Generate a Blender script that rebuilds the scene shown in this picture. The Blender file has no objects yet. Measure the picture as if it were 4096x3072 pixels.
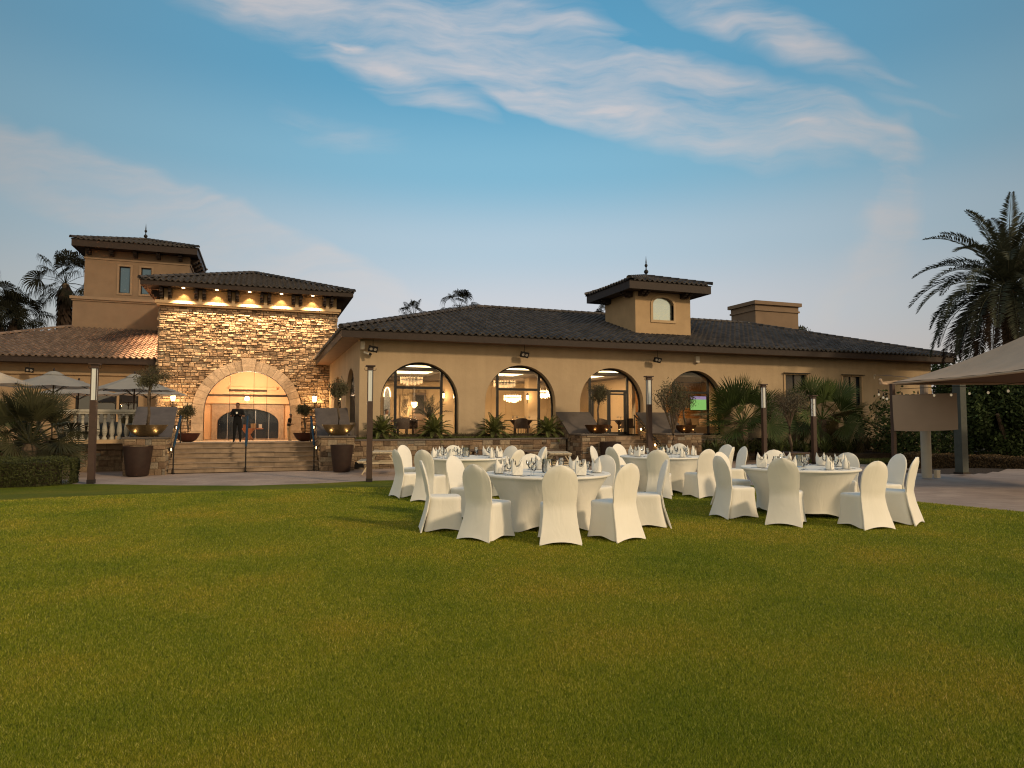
import bpy, bmesh, math, random
import numpy as np
from mathutils import Vector, Matrix, Euler
random.seed(7)
RNG = np.random.default_rng(11)
SC = bpy.context.scene
COL = SC.collection
R = math.radians
# ------------------------------------------------------------------ camera
# world: X along the long facade, Y into the buildings, Z up.  Camera stands on the lawn.
PHI = R(20.1); FPX = 2730.0; CAMH = 1.5
PITCH = math.atan((1690 - 1536) / FPX)
cd = bpy.data.cameras.new('camera'); cam = bpy.data.objects.new('camera', cd); COL.objects.link(cam)
cd.sensor_width = 36; cd.lens = 36 * FPX / 4096; cd.clip_start = 0.1; cd.clip_end = 3000
cam.location = (0, 0, CAMH); cam.rotation_euler = (math.pi / 2 + PITCH, 0, -PHI)
SC.camera = cam
SC.render.engine = 'CYCLES'
SC.cycles.use_denoising = True; SC.cycles.denoising_prefilter = 'ACCURATE'; SC.cycles.filter_width = 1.15
SC.cycles.max_bounces = 6; SC.cycles.diffuse_bounces = 3; SC.cycles.glossy_bounces = 3
SC.cycles.transparent_max_bounces = 24; SC.cycles.transmission_bounces = 6
SC.cycles.sample_clamp_indirect = 3.0
SC.cycles.caustics_reflective = False; SC.cycles.caustics_refractive = False
SC.view_settings.view_transform = 'Standard'; SC.view_settings.look = 'None'
SC.view_settings.exposure = 0.0; SC.view_settings.gamma = 1.0
FW = Vector((math.sin(PHI), math.cos(PHI), 0)); RT = Vector((math.cos(PHI), -math.sin(PHI), 0))
F3 = FW * math.cos(PITCH) + Vector((0, 0, math.sin(PITCH))); UP3 = RT.cross(F3)
def ray(u, v):                       # direction of a photo pixel (4096 wide)
    return F3 + RT * ((u - 2048) / FPX) + UP3 * ((1536 - v) / FPX)
CAMP = Vector((0, 0, CAMH))
def atY(u, v, Y): r = ray(u, v); return CAMP + r * (Y / r.y)
def atX(u, v, X): r = ray(u, v); return CAMP + r * (X / r.x)
def atZ(u, v, z): r = ray(u, v); return CAMP + r * ((z - CAMH) / r.z)
def atD(u, v, d): r = ray(u, v); return CAMP + r * (d / r.dot(FW))
def polar(lat, d, z=0.0): p = RT * lat + FW * d; return Vector((p.x, p.y, z))
def gz(y):                           # ground height: the lawn falls 0.3 m towards the buildings
    t = min(1, max(0, (y - 16) / 5.0)); return -0.3 * t * t * (3 - 2 * t)
def gpt(u, v):
    z = 0.0
    for _ in range(12): p = atZ(u, v, z); z = gz(p.y)
    return p

# ------------------------------------------------------------------ sky
W = bpy.data.worlds.new('World'); SC.world = W; W.use_nodes = True
nt = W.node_tree; nt.nodes.clear()
class NT:
    def __init__(s, nt): s.nt = nt
    def n(s, t, **kw):
        nd = s.nt.nodes.new(t); ins = kw.pop('ins', {})
        for k, v in kw.items(): setattr(nd, k, v)
        for k, v in ins.items():
            sock = nd.inputs[k]
            if isinstance(v, bpy.types.NodeSocket): s.nt.links.new(v, sock)
            else: sock.default_value = v
        return nd
    def link(s, a, b): s.nt.links.new(a, b)
    def math(s, op, a, b=None, c=None, clamp=False):
        nd = s.nt.nodes.new('ShaderNodeMath'); nd.operation = op; nd.use_clamp = clamp
        for i, v in enumerate((a, b, c)):
            if v is None: continue
            if isinstance(v, bpy.types.NodeSocket): s.nt.links.new(v, nd.inputs[i])
            else: nd.inputs[i].default_value = v
        return nd.outputs[0]
    def ramp(s, fac, stops, interp='LINEAR'):
        nd = s.nt.nodes.new('ShaderNodeValToRGB'); s.nt.links.new(fac, nd.inputs[0]); cr = nd.color_ramp
        cr.interpolation = interp
        while len(cr.elements) < len(stops): cr.elements.new(0.5)
        for e, (p, c) in zip(cr.elements, stops):
            e.position = p; e.color = (c[0], c[1], c[2], 1) if not isinstance(c, (int, float)) else (c, c, c, 1)
        return nd.outputs[0]
    def mix(s, fac, a, b, mode='MIX'):
        nd = s.nt.nodes.new('ShaderNodeMix'); nd.data_type = 'RGBA'; nd.blend_type = mode
        for i, v in ((0, fac), (6, a), (7, b)):
            if isinstance(v, bpy.types.NodeSocket): s.nt.links.new(v, nd.inputs[i])
            else: nd.inputs[i].default_value = v if i == 0 or len(v) == 4 else (*v, 1)
        return nd.outputs[2]
N = NT(nt)
tc = N.n('ShaderNodeTexCoord')
rot = N.n('ShaderNodeVectorRotate', rotation_type='Z_AXIS', ins={'Vector': tc.outputs['Generated'], 'Angle': PHI})
sep = N.n('ShaderNodeSeparateXYZ', ins={0: rot.outputs[0]})
ay = N.math('MAXIMUM', N.math('ABSOLUTE', sep.outputs[1]), 0.02)
px = N.math('DIVIDE', sep.outputs[0], ay); pz = N.math('DIVIDE', sep.outputs[2], ay)
P = N.n('ShaderNodeCombineXYZ', ins={0: px, 1: pz, 2: 0.0}).outputs[0]
base = N.ramp(sep.outputs[2], [(0.0, (.56, .48, .52)), (0.08, (.63, .56, .60)), (0.16, (.58, .59, .65)), (0.25, (.42, .55, .66)),
                               (0.35, (.20, .45, .62)), (0.46, (.090, .34, .54)), (0.60, (.07, .28, .47)), (1.0, (.05, .20, .38))], 'EASE')
def pp(u, v): r = ray(u, v); f = r.dot(FW); return ((r.dot(RT)) / f, r.z / f)
def blob(u, v, L, w, ang):
    x, y = pp(u, v)
    m = N.n('ShaderNodeMapping', vector_type='TEXTURE', ins={'Vector': warped, 'Location': (x, y, 0), 'Rotation': (0, 0, R(ang)), 'Scale': (L / FPX, w / FPX, 1)})
    g = N.n('ShaderNodeTexGradient', gradient_type='SPHERICAL', ins={0: m.outputs[0]})
    return g.outputs[1]
wn = N.n('ShaderNodeTexNoise', ins={'Vector': P, 'Scale': 2.6, 'Detail': 4.0, 'Roughness': .55})
wv = N.n('ShaderNodeVectorMath', operation='SUBTRACT', ins={0: wn.outputs['Color'], 1: (.5, .5, .5)})
wv2 = N.n('ShaderNodeVectorMath', operation='MULTIPLY', ins={0: wv.outputs[0], 1: (.16, .16, 0)})
warped = N.n('ShaderNodeVectorMath', operation='ADD', ins={0: P, 1: wv2.outputs[0]}).outputs[0]
fm = N.n('ShaderNodeMapping', ins={'Vector': warped, 'Rotation': (0, 0, R(20)), 'Scale': (1.3, 6.2, 1)})
fb = N.n('ShaderNodeTexNoise', ins={'Vector': fm.outputs[0], 'Scale': 2.4, 'Detail': 7.0, 'Roughness': .56, 'Distortion': .35})
fbr = N.ramp(fb.outputs[0], [(.33, .12), (.66, 1.0)])
def summed(lst):
    tot = None
    for b in lst:
        o = N.math('MULTIPLY', blob(*b[:5]), b[5]); tot = o if tot is None else N.math('ADD', tot, o)
    return tot
big = summed([(1500, 20, 1050, 330, -8, 1.5), (2450, 330, 1250, 270, -17, 1.9), (3200, 480, 600, 130, -16, 1.2), (1620, 340, 480, 110, -24, 1.0),
              (2100, 400, 300, 90, -25, .8), (450, 780, 1150, 190, -20, 1.6), (1000, 960, 950, 130, -24, 1.5), (3050, 130, 700, 130, -26, .9),
              (3540, 880, 480, 150, 83, 1.2), (3380, 1150, 420, 90, 50, .5), (1330, 560, 420, 110, -12, .35)])
small = summed([(1370, 190, 110, 28, -4, 1.5), (2440, 450, 150, 34, 3, 1.3), (3190, 545, 90, 26, -4, .9), (1560, 290, 180, 40, -16, .7), (3550, 330, 140, 26, -14, .6), (3640, 430, 220, 24, -8, .5)])
fb2 = N.n('ShaderNodeTexNoise', ins={'Vector': fm.outputs[0], 'Scale': 9.0, 'Detail': 8.0, 'Roughness': .6, 'Distortion': .6})
tex = N.math('ADD', N.math('MULTIPLY', N.math('SUBTRACT', fb.outputs[0], .5), 2.6), N.math('MULTIPLY', N.math('SUBTRACT', fb2.outputs[0], .5), .8))
cl = N.math('ADD', N.math('MINIMUM', big, .68), N.math('MULTIPLY', tex, N.math('MINIMUM', N.math('MULTIPLY', big, 2.0), 1.0)))
cl = N.math('MULTIPLY', N.math('SUBTRACT', cl, .06), .88, clamp=True)
cl = N.math('MULTIPLY', N.math('ADD', cl, N.math('MULTIPLY', small, N.math('ADD', fb2.outputs[0], .1)), clamp=True), .84)
skyc = N.mix(cl, base, (.67, .605, .60))
# vignette-like dimming put into the sky colour: brighter middle, greyer to both sides
side = N.math('MULTIPLY', sep.outputs[0], sep.outputs[0])
dim = N.math('SUBTRACT', 1.0, N.math('MULTIPLY', N.math('MINIMUM', side, .5), .85))
skyc = N.mix(N.math('MULTIPLY', N.math('MINIMUM', side, .45), .9), skyc, (.22, .27, .31))
skyd = N.n('ShaderNodeVectorMath', operation='SCALE', ins={0: skyc, 3: dim})
below = N.math('LESS_THAN', sep.outputs[2], 0.0)
# warm fill added to the sky half behind the camera, lights camera-facing surfaces
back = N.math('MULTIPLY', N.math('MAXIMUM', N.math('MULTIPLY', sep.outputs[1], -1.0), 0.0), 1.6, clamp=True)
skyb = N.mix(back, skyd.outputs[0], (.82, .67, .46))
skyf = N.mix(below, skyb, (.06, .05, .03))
nish = N.n('ShaderNodeTexSky', sky_type='NISHITA', sun_disc=False, sun_elevation=R(4), sun_rotation=R(120))
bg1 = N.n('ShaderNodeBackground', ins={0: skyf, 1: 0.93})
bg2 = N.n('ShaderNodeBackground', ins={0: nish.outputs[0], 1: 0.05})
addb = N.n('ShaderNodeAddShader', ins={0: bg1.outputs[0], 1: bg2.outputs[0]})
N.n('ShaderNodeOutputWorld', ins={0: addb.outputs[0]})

# ------------------------------------------------------------------ warm key light (floodlit lawn), one sun
sd = bpy.data.lights.new('sun', 'SUN'); sun = bpy.data.objects.new('sun', sd); COL.objects.link(sun)
sd.energy = 2.0; sd.color = (1.0, .74, .44); sd.angle = R(5)
SAZ = RT * .80 - FW * .62; SEL = R(25)
sdir = Vector((SAZ.x, SAZ.y, 0)).normalized() * math.cos(SEL) + Vector((0, 0, math.sin(SEL)))
sun.rotation_euler = sdir.to_track_quat('Z', 'Y').to_euler(); sun.location = (20, -20, 20)

# ------------------------------------------------------------------ mesh builder
class MB:
    def __init__(s): s.V = []; s.F = []; s.T = []; s.M = []; s.np = []
    def v(s, p): s.V.append((p[0], p[1], p[2])); return len(s.V) - 1
    def f(s, idx, t=0.5, m=0): s.F.append(tuple(idx)); s.T.append(t); s.M.append(m)
    def poly(s, pts, t=0.5, m=0): s.f([s.v(p) for p in pts], t, m)
    def box(s, x0, x1, y0, y1, z0, z1, t=0.5, m=0, rz=0, c=None):
        s.obox(((x0 + x1) / 2, (y0 + y1) / 2, (z0 + z1) / 2), ((x1 - x0) / 2, (y1 - y0) / 2, (z1 - z0) / 2), Matrix.Rotation(rz, 3, 'Z') if rz else None, t, m)
    def obox(s, c, h, M=None, t=0.5, m=0, bev=0.0):
        c = Vector(c); i = len(s.V)
        for sx in (-1, 1):
            for sy in (-1, 1):
                for sz in (-1, 1):
                    p = Vector((sx * h[0], sy * h[1], sz * h[2]))
                    if M: p = M @ p
                    s.v(c + p)
        for q in ((0, 1, 3, 2), (4, 6, 7, 5), (0, 4, 5, 1), (2, 3, 7, 6), (0, 2, 6, 4), (1, 5, 7, 3)): s.f([i + k for k in q], t, m)
    def bar(s, a, b, w, h, t=0.5, m=0):     # rectangular bar from a to b
        a = Vector(a); b = Vector(b); d = b - a; L = d.length
        if L < 1e-6: return
        q = d.to_track_quat('Z', 'Y').to_matrix(); s.obox((a + b) / 2, (w / 2, h / 2, L / 2), q, t, m)
    def tube(s, pts, rad, n=8, t=0.5, m=0, cap=True):
        pts = [Vector(p) for p in pts]; rad = rad if isinstance(rad, (list, tuple)) else [rad] * len(pts); rings = []
        up = Vector((0, 0, 1))
        for i, p in enumerate(pts):
            d = (pts[min(i + 1, len(pts) - 1)] - pts[max(i - 1, 0)]).normalized()
            a = d.cross(up); 
            if a.length < 1e-3: a = d.cross(Vector((1, 0, 0)))
            a.normalize(); b = a.cross(d)
            rings.append([s.v(p + (a * math.cos(2 * math.pi * k / n) + b * math.sin(2 * math.pi * k / n)) * rad[i]) for k in range(n)])
        for r0, r1 in zip(rings, rings[1:]):
            for k in range(n): s.f((r0[k], r0[(k + 1) % n], r1[(k + 1) % n], r1[k]), t, m)
        if cap: s.f(rings[0][::-1], t, m); s.f(rings[-1], t, m)
    def lathe(s, prof, c=(0, 0, 0), n=24, t=0.5, m=0, capb=False, capt=False):
        c = Vector(c); rings = []
        for r, z in prof: rings.append([s.v(c + Vector((r * math.cos(2 * math.pi * k / n), r * math.sin(2 * math.pi * k / n), z))) for k in range(n)])
        for r0, r1 in zip(rings, rings[1:]):
            for k in range(n): s.f((r0[k], r0[(k + 1) % n], r1[(k + 1) % n], r1[k]), t, m)
        if capb: s.f(rings[0][::-1], t, m)
        if capt: s.f(rings[-1], t, m)
    def sphere(s, c, r, n=12, t=.5, m=0, sc=(1, 1, 1)):
        c = Vector(c); rings = []
        for j in range(1, n):
            th = math.pi * j / n
            rings.append([s.v(c + Vector((r * sc[0] * math.sin(th) * math.cos(2 * math.pi * k / n), r * sc[1] * math.sin(th) * math.sin(2 * math.pi * k / n), -r * sc[2] * math.cos(th)))) for k in range(n)])
        for r0, r1 in zip(rings, rings[1:]):
            for k in range(n): s.f((r0[k], r0[(k + 1) % n], r1[(k + 1) % n], r1[k]), t, m)
        s.f(rings[0][::-1], t, m); s.f(rings[-1], t, m)
    def grid(s, fn, nu, nv, t=.5, m=0, closed=False):
        idx = [[s.v(fn(i / nu, j / nv)) for i in range(nu if closed else nu + 1)] for j in range(nv + 1)]
        for j in range(nv):
            for i in range(nu): 
                i2 = (i + 1) % nu if closed else i + 1
                s.f((idx[j][i], idx[j][i2], idx[j + 1][i2], idx[j + 1][i]), t, m)
    def arrays(s, V, F, T): s.np.append((np.asarray(V, float).reshape(-1, 3), np.asarray(F, int), np.asarray(T, float)))
    def build(s, name, mats, parent=None, smooth=False, loc=None, rz=0, w=False):
        # w: vertices are in world coordinates, the parent chain is only translated
        V = [np.array(s.V, float).reshape(-1, 3)]; cnt = [np.array([len(f) for f in s.F], int)]
        lp = [np.fromiter((k for f in s.F for k in f), int)]; T = [np.array(s.T, float)]; off = len(s.V)
        for (v, f, t) in s.np:
            V.append(v); cnt.append(np.full(len(f), f.shape[1])); lp.append((f + off).ravel()); T.append(t); off += len(v)
        V = np.concatenate(V); cnt = np.concatenate(cnt); lp = np.concatenate(lp); T = np.concatenate(T)
        if w and parent is not None: V = V - np.array(chain(parent))
        elif w and loc is not None: V = V - np.array(loc)
        me = bpy.data.meshes.new(name); me.vertices.add(len(V)); me.vertices.foreach_set('co', V.ravel().astype(np.float32))
        me.loops.add(len(lp)); me.loops.foreach_set('vertex_index', lp.astype(np.int32))
        me.polygons.add(len(cnt)); st = np.zeros(len(cnt), np.int32); st[1:] = np.cumsum(cnt)[:-1]; me.polygons.foreach_set('loop_start', st)
        mi = np.zeros(len(cnt), np.int32); mi[:len(s.M)] = s.M; me.polygons.foreach_set('material_index', mi)
        me.polygons.foreach_set('use_smooth', np.full(len(cnt), bool(smooth)))
        me.update(calc_edges=True)
        at = me.attributes.new('tint', 'FLOAT', 'FACE'); at.data.foreach_set('value', T.astype(np.float32))
        if smooth and smooth is not True: 
            try: me.set_sharp_from_angle(angle=R(smooth))
            except Exception: pass
        o = bpy.data.objects.new(name, me); COL.objects.link(o)
        for m in (mats if isinstance(mats, (list, tuple)) else [mats]): me.materials.append(m)
        if parent is not None: o.parent = parent
        if loc is not None: o.location = loc
        if rz: o.rotation_euler = (0, 0, rz)
        return o
def chain(p):
    t = Vector((0, 0, 0))
    while p is not None: t += p.location; p = p.parent
    return t
def tag(o, label=None, cat=None, group=None, kind=None):
    if label: o['label'] = label
    if cat: o['category'] = cat
    if group: o['group'] = group
    if kind: o['kind'] = kind
    return o
def thing(name, label, cat, loc=(0, 0, 0), rz=0, group=None):
    o = bpy.data.objects.new(name, None); COL.objects.link(o); o.location = loc; o.rotation_euler = (0, 0, rz); o.empty_display_size = .2
    return tag(o, label, cat, group)
def dup(root, loc, rz, label, group=None, scale=None):
    r = root.copy(); COL.objects.link(r); r.location = loc; r.rotation_euler = (0, 0, rz); r['label'] = label
    if group: r['group'] = group
    if scale: r.scale = scale if isinstance(scale, (tuple, list)) else (scale,) * 3
    for ch in list(root.children):
        c = ch.copy(); COL.objects.link(c); c.parent = r
        for g in ch.children:
            d = g.copy(); COL.objects.link(d); d.parent = c
    return r

# ------------------------------------------------------------------ materials
MATS = {}
def mat(name, col, rough=.8, metal=0, spec=.3, var=.0, scale=4.0, bump=0.0, bscale=30.0, tint=0.0, emis=None, es=1.0, alpha=None, sub=0, col2=None, transl=0.0, coat=0, detail=6.0):
    m = bpy.data.materials.new(name); m.use_nodes = True; nt = m.node_tree; nt.nodes.clear(); N = NT(nt)
    tc = N.n('ShaderNodeTexCoord'); co = tc.outputs['Object']
    c = (*col, 1)
    if var or col2:
        nz = N.n('ShaderNodeTexNoise', ins={'Vector': co, 'Scale': scale, 'Detail': detail, 'Roughness': .6})
        lo = tuple(x * (1 - var) for x in col); hi = col2 if col2 else tuple(x * (1 + var) for x in col)
        c = N.ramp(nz.outputs[0], [(.3, lo), (.7, hi)])
    if tint:
        at = N.n('ShaderNodeAttribute', attribute_name='tint')
        k = N.math('ADD', N.math('MULTIPLY', at.outputs['Fac'], 2 * tint), 1 - tint)
        sc = N.n('ShaderNodeVectorMath', operation='SCALE', ins={0: c if isinstance(c, bpy.types.NodeSocket) else c[:3], 3: k}); c = sc.outputs[0]
    bs = N.n('ShaderNodeBsdfPrincipled', ins={'Roughness': rough, 'Metallic': metal, 'Specular IOR Level': spec})
    if isinstance(c, bpy.types.NodeSocket): N.link(c, bs.inputs['Base Color'])
    else: bs.inputs['Base Color'].default_value = c
    if coat: bs.inputs['Coat Weight'].default_value = coat
    if emis: bs.inputs['Emission Color'].default_value = (*emis, 1); bs.inputs['Emission Strength'].default_value = es
    if bump:
        bn = N.n('ShaderNodeTexNoise', ins={'Vector': co, 'Scale': bscale, 'Detail': 8.0, 'Roughness': .65})
        bp = N.n('ShaderNodeBump', ins={'Height': bn.outputs[0], 'Strength': 1.0, 'Distance': bump}); N.link(bp.outputs[0], bs.inputs['Normal'])
    out = bs.outputs[0]
    if transl:
        tr = N.n('ShaderNodeBsdfTranslucent'); 
        if isinstance(c, bpy.types.NodeSocket): N.link(c, tr.inputs[0])
        else: tr.inputs[0].default_value = c
        mx = N.n('ShaderNodeMixShader', ins={0: transl, 1: out, 2: tr.outputs[0]}); out = mx.outputs[0]
    N.n('ShaderNodeOutputMaterial', ins={0: out}); MATS[name] = m
    return m
def glassmat(name, refl=.10, tintc=(1, 1, 1), rough=0.02):
    m = bpy.data.materials.new(name); m.use_nodes = True; nt = m.node_tree; nt.nodes.clear(); N = NT(nt)
    fr = N.n('ShaderNodeFresnel', ins={0: 1.5}); k = N.math('ADD', N.math('MULTIPLY', fr.outputs[0], .45 if refl < .05 else 1.0), refl, clamp=True)
    t = N.n('ShaderNodeBsdfTransparent', ins={0: (*tintc, 1)}); g = N.n('ShaderNodeBsdfGlossy', ins={0: (1, 1, 1, 1), 'Roughness': rough})
    mx = N.n('ShaderNodeMixShader', ins={0: k, 1: t.outputs[0], 2: g.outputs[0]}); N.n('ShaderNodeOutputMaterial', ins={0: mx.outputs[0]}); return m
def emat(name, col, s):
    m = bpy.data.materials.new(name); m.use_nodes = True; nt = m.node_tree; nt.nodes.clear(); N = NT(nt)
    e = N.n('ShaderNodeEmission', ins={0: (*col, 1), 1: s}); N.n('ShaderNodeOutputMaterial', ins={0: e.outputs[0]}); return m
def stonemat(name, bump=.012, mult=1.0, sat=1.0, stops=None):
    m = bpy.data.materials.new(name); m.use_nodes = True; nt = m.node_tree; nt.nodes.clear(); N = NT(nt)
    co = N.n('ShaderNodeTexCoord').outputs['Object']; at = N.n('ShaderNodeAttribute', attribute_name='tint').outputs['Fac']
    st = stops or [(0, (.16, .11, .075)), (.2, (.30, .20, .13)), (.4, (.42, .31, .20)), (.6, (.38, .25, .16)), (.8, (.52, .40, .27)), (1, (.30, .27, .23))]
    c = N.ramp(at, [(p, tuple(x * mult for x in q)) for p, q in st])
    nz = N.n('ShaderNodeTexNoise', ins={'Vector': co, 'Scale': 9.0, 'Detail': 8.0, 'Roughness': .65})
    k = N.ramp(nz.outputs[0], [(.3, .62), (.72, 1.25)]); c = N.mix(1.0, c, k, 'MULTIPLY')
    bs = N.n('ShaderNodeBsdfPrincipled', ins={'Base Color': c, 'Roughness': .85, 'Specular IOR Level': .25})
    bn = N.n('ShaderNodeTexNoise', ins={'Vector': co, 'Scale': 22.0, 'Detail': 10.0, 'Roughness': .7})
    bp = N.n('ShaderNodeBump', ins={'Height': bn.outputs[0], 'Distance': bump * 2}); N.link(bp.outputs[0], bs.inputs['Normal'])
    N.n('ShaderNodeOutputMaterial', ins={0: bs.outputs[0]}); return m
def pavemat(name, c1, c2, mortar, sc=(1, 1, 1), bw=.6, rh=.3):
    m = bpy.data.materials.new(name); m.use_nodes = True; nt = m.node_tree; nt.nodes.clear(); N = NT(nt)
    co = N.n('ShaderNodeTexCoord').outputs['Object']
    mp = N.n('ShaderNodeMapping', ins={'Vector': co, 'Rotation': (0, 0, R(12)), 'Scale': sc})
    br = N.n('ShaderNodeTexBrick', ins={'Vector': mp.outputs[0], 'Color1': (*c1, 1), 'Color2': (*c2, 1), 'Mortar': (*mortar, 1), 'Scale': 1.0, 'Mortar Size': .008, 'Brick Width': bw, 'Row Height': rh})
    nz = N.n('ShaderNodeTexNoise', ins={'Vector': co, 'Scale': .8, 'Detail': 8.0, 'Roughness': .65})
    c = N.mix(1.0, br.outputs[0], N.ramp(nz.outputs[0], [(.3, .72), (.7, 1.2)]), 'MULTIPLY')
    bs = N.n('ShaderNodeBsdfPrincipled', ins={'Base Color': c, 'Roughness': .75})
    bn = N.n('ShaderNodeTexNoise', ins={'Vector': co, 'Scale': 40.0, 'Detail': 6.0})
    bp = N.n('ShaderNodeBump', ins={'Height': bn.outputs[0], 'Distance': .004}); N.link(bp.outputs[0], bs.inputs['Normal'])
    N.n('ShaderNodeOutputMaterial', ins={0: bs.outputs[0]}); return m
def lawnmat():
    m = bpy.data.materials.new('turf'); m.use_nodes = True; nt = m.node_tree; nt.nodes.clear(); N = NT(nt)
    co = N.n('ShaderNodeTexCoord').outputs['Object']
    a = N.n('ShaderNodeTexNoise', ins={'Vector': co, 'Scale': .55, 'Detail': 5.0, 'Roughness': .6})
    b = N.n('ShaderNodeTexNoise', ins={'Vector': co, 'Scale': 14.0, 'Detail': 6.0, 'Roughness': .7})
    d = N.n('ShaderNodeTexNoise', ins={'Vector': co, 'Scale': 70.0, 'Detail': 5.0, 'Roughness': .75})
    c = N.ramp(a.outputs[0], [(.3, (.095, .130, .006)), (.5, (.140, .160, .009)), (.7, (.205, .190, .018))])
    c = N.mix(1.0, c, N.ramp(b.outputs[0], [(.3, .68), (.7, 1.3)]), 'MULTIPLY')
    c = N.mix(1.0, c, N.ramp(d.outputs[0], [(.3, .55), (.7, 1.4)]), 'MULTIPLY')
    bs = N.n('ShaderNodeBsdfPrincipled', ins={'Base Color': c, 'Roughness': .9, 'Specular IOR Level': .15})
    h = N.math('ADD', d.outputs[0], N.math('MULTIPLY', b.outputs[0], .8))
    bp = N.n('ShaderNodeBump', ins={'Height': h, 'Distance': .03}); N.link(bp.outputs[0], bs.inputs['Normal'])
    N.n('ShaderNodeOutputMaterial', ins={0: bs.outputs[0]}); return m
def blademat():
    m = bpy.data.materials.new('grass_blades'); m.use_nodes = True; nt = m.node_tree; nt.nodes.clear(); N = NT(nt)
    at = N.n('ShaderNodeAttribute', attribute_name='tint').outputs['Fac']; co = N.n('ShaderNodeTexCoord').outputs['Object']
    a = N.n('ShaderNodeTexNoise', ins={'Vector': co, 'Scale': .55, 'Detail': 5.0, 'Roughness': .6})
    c = N.ramp(at, [(0, (.13, .175, .008)), (.5, (.310, .320, .014)), (.85, (.49, .44, .045)), (1, (.82, .68, .20))])
    c = N.mix(1.0, c, N.ramp(a.outputs[0], [(.3, (.62, .80, .6)), (.5, (.95, 1.0, .9)), (.72, (1.38, 1.10, 1.25))]), 'MULTIPLY')
    bs = N.n('ShaderNodeBsdfPrincipled', ins={'Base Color': c, 'Roughness': .6, 'Specular IOR Level': .25})
    tr = N.n('ShaderNodeBsdfTranslucent', ins={0: c}); mx = N.n('ShaderNodeMixShader', ins={0: .3, 1: bs.outputs[0], 2: tr.outputs[0]})
    N.n('ShaderNodeOutputMaterial', ins={0: mx.outputs[0]}); return m

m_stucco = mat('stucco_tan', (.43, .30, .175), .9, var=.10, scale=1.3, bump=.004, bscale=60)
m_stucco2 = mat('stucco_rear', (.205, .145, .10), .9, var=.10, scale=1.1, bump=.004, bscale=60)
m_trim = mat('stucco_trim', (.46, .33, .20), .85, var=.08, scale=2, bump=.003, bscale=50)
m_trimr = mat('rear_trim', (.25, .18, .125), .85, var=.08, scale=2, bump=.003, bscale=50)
m_tile = mat('roof_tile', (.070, .062, .059), .8, var=.3, scale=3, tint=.35, bump=.006, bscale=30)
m_tilew = mat('roof_tile_brown', (.16, .115, .09), .8, var=.25, scale=3, tint=.3, bump=.006, bscale=30)
m_wood = mat('dark_timber', (.027, .017, .014), .6, var=.25, scale=6, bump=.003, bscale=25)
m_soffit = mat('soffit_board', (.20, .12, .08), .6, var=.15, scale=3)
m_stone = stonemat('ledge_stone', .02, stops=[(0, (.17, .115, .075)), (.2, (.30, .21, .14)), (.4, (.42, .31, .21)), (.6, (.34, .235, .155)), (.8, (.49, .37, .25)), (1, (.29, .245, .19))])
m_stonel = stonemat('low_wall_stone', .012, mult=.62)
m_mortar = mat('mortar', (.15, .11, .08), .95, var=.3, scale=10)
m_arch = mat('arch_stone', (.36, .275, .20), .8, var=.18, scale=5, tint=.16, bump=.02, bscale=12)
m_slab = mat('grey_slab', (.098, .082, .074), .6, var=.18, scale=3, bump=.003, bscale=30)
m_step = mat('step_stone', (.25, .185, .13), .7, var=.25, scale=3, tint=.2, bump=.006, bscale=20)
m_black = mat('black_frame', (.012, .011, .011), .4)
m_dark = mat('dark_metal', (.03, .026, .024), .45, metal=.4)
m_post = mat('lamp_post_brown', (.065, .040, .032), .5, var=.15, scale=8)
m_gold = mat('hammered_gold', (.40, .30, .17), .40, metal=1, bump=.015, bscale=16, var=.2, scale=12)
m_bronze = mat('hammered_bronze', (.22, .12, .06), .35, metal=1, bump=.012, bscale=16, var=.2, scale=12)
m_redbowl = mat('oxide_bowl', (.065, .022, .016), .5, var=.2, scale=6)
m_pot = mat('dark_brown_pot', (.032, .018, .014), .55, var=.2, scale=5, bump=.004, bscale=30)
m_soil = mat('soil', (.05, .035, .025), 1, var=.4, scale=20, bump=.03, bscale=25)
m_glass = glassmat('window_glass', .004)
m_glassd = glassmat('upper_window_glass', .45, (.25, .3, .33))
m_wglass = glassmat('wine_glass', .07, (.97, .98, .98), .03)
m_cloth = mat('white_spandex', (.80, .765, .69), .85, var=.03, scale=5, bump=.0015, bscale=120)
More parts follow.
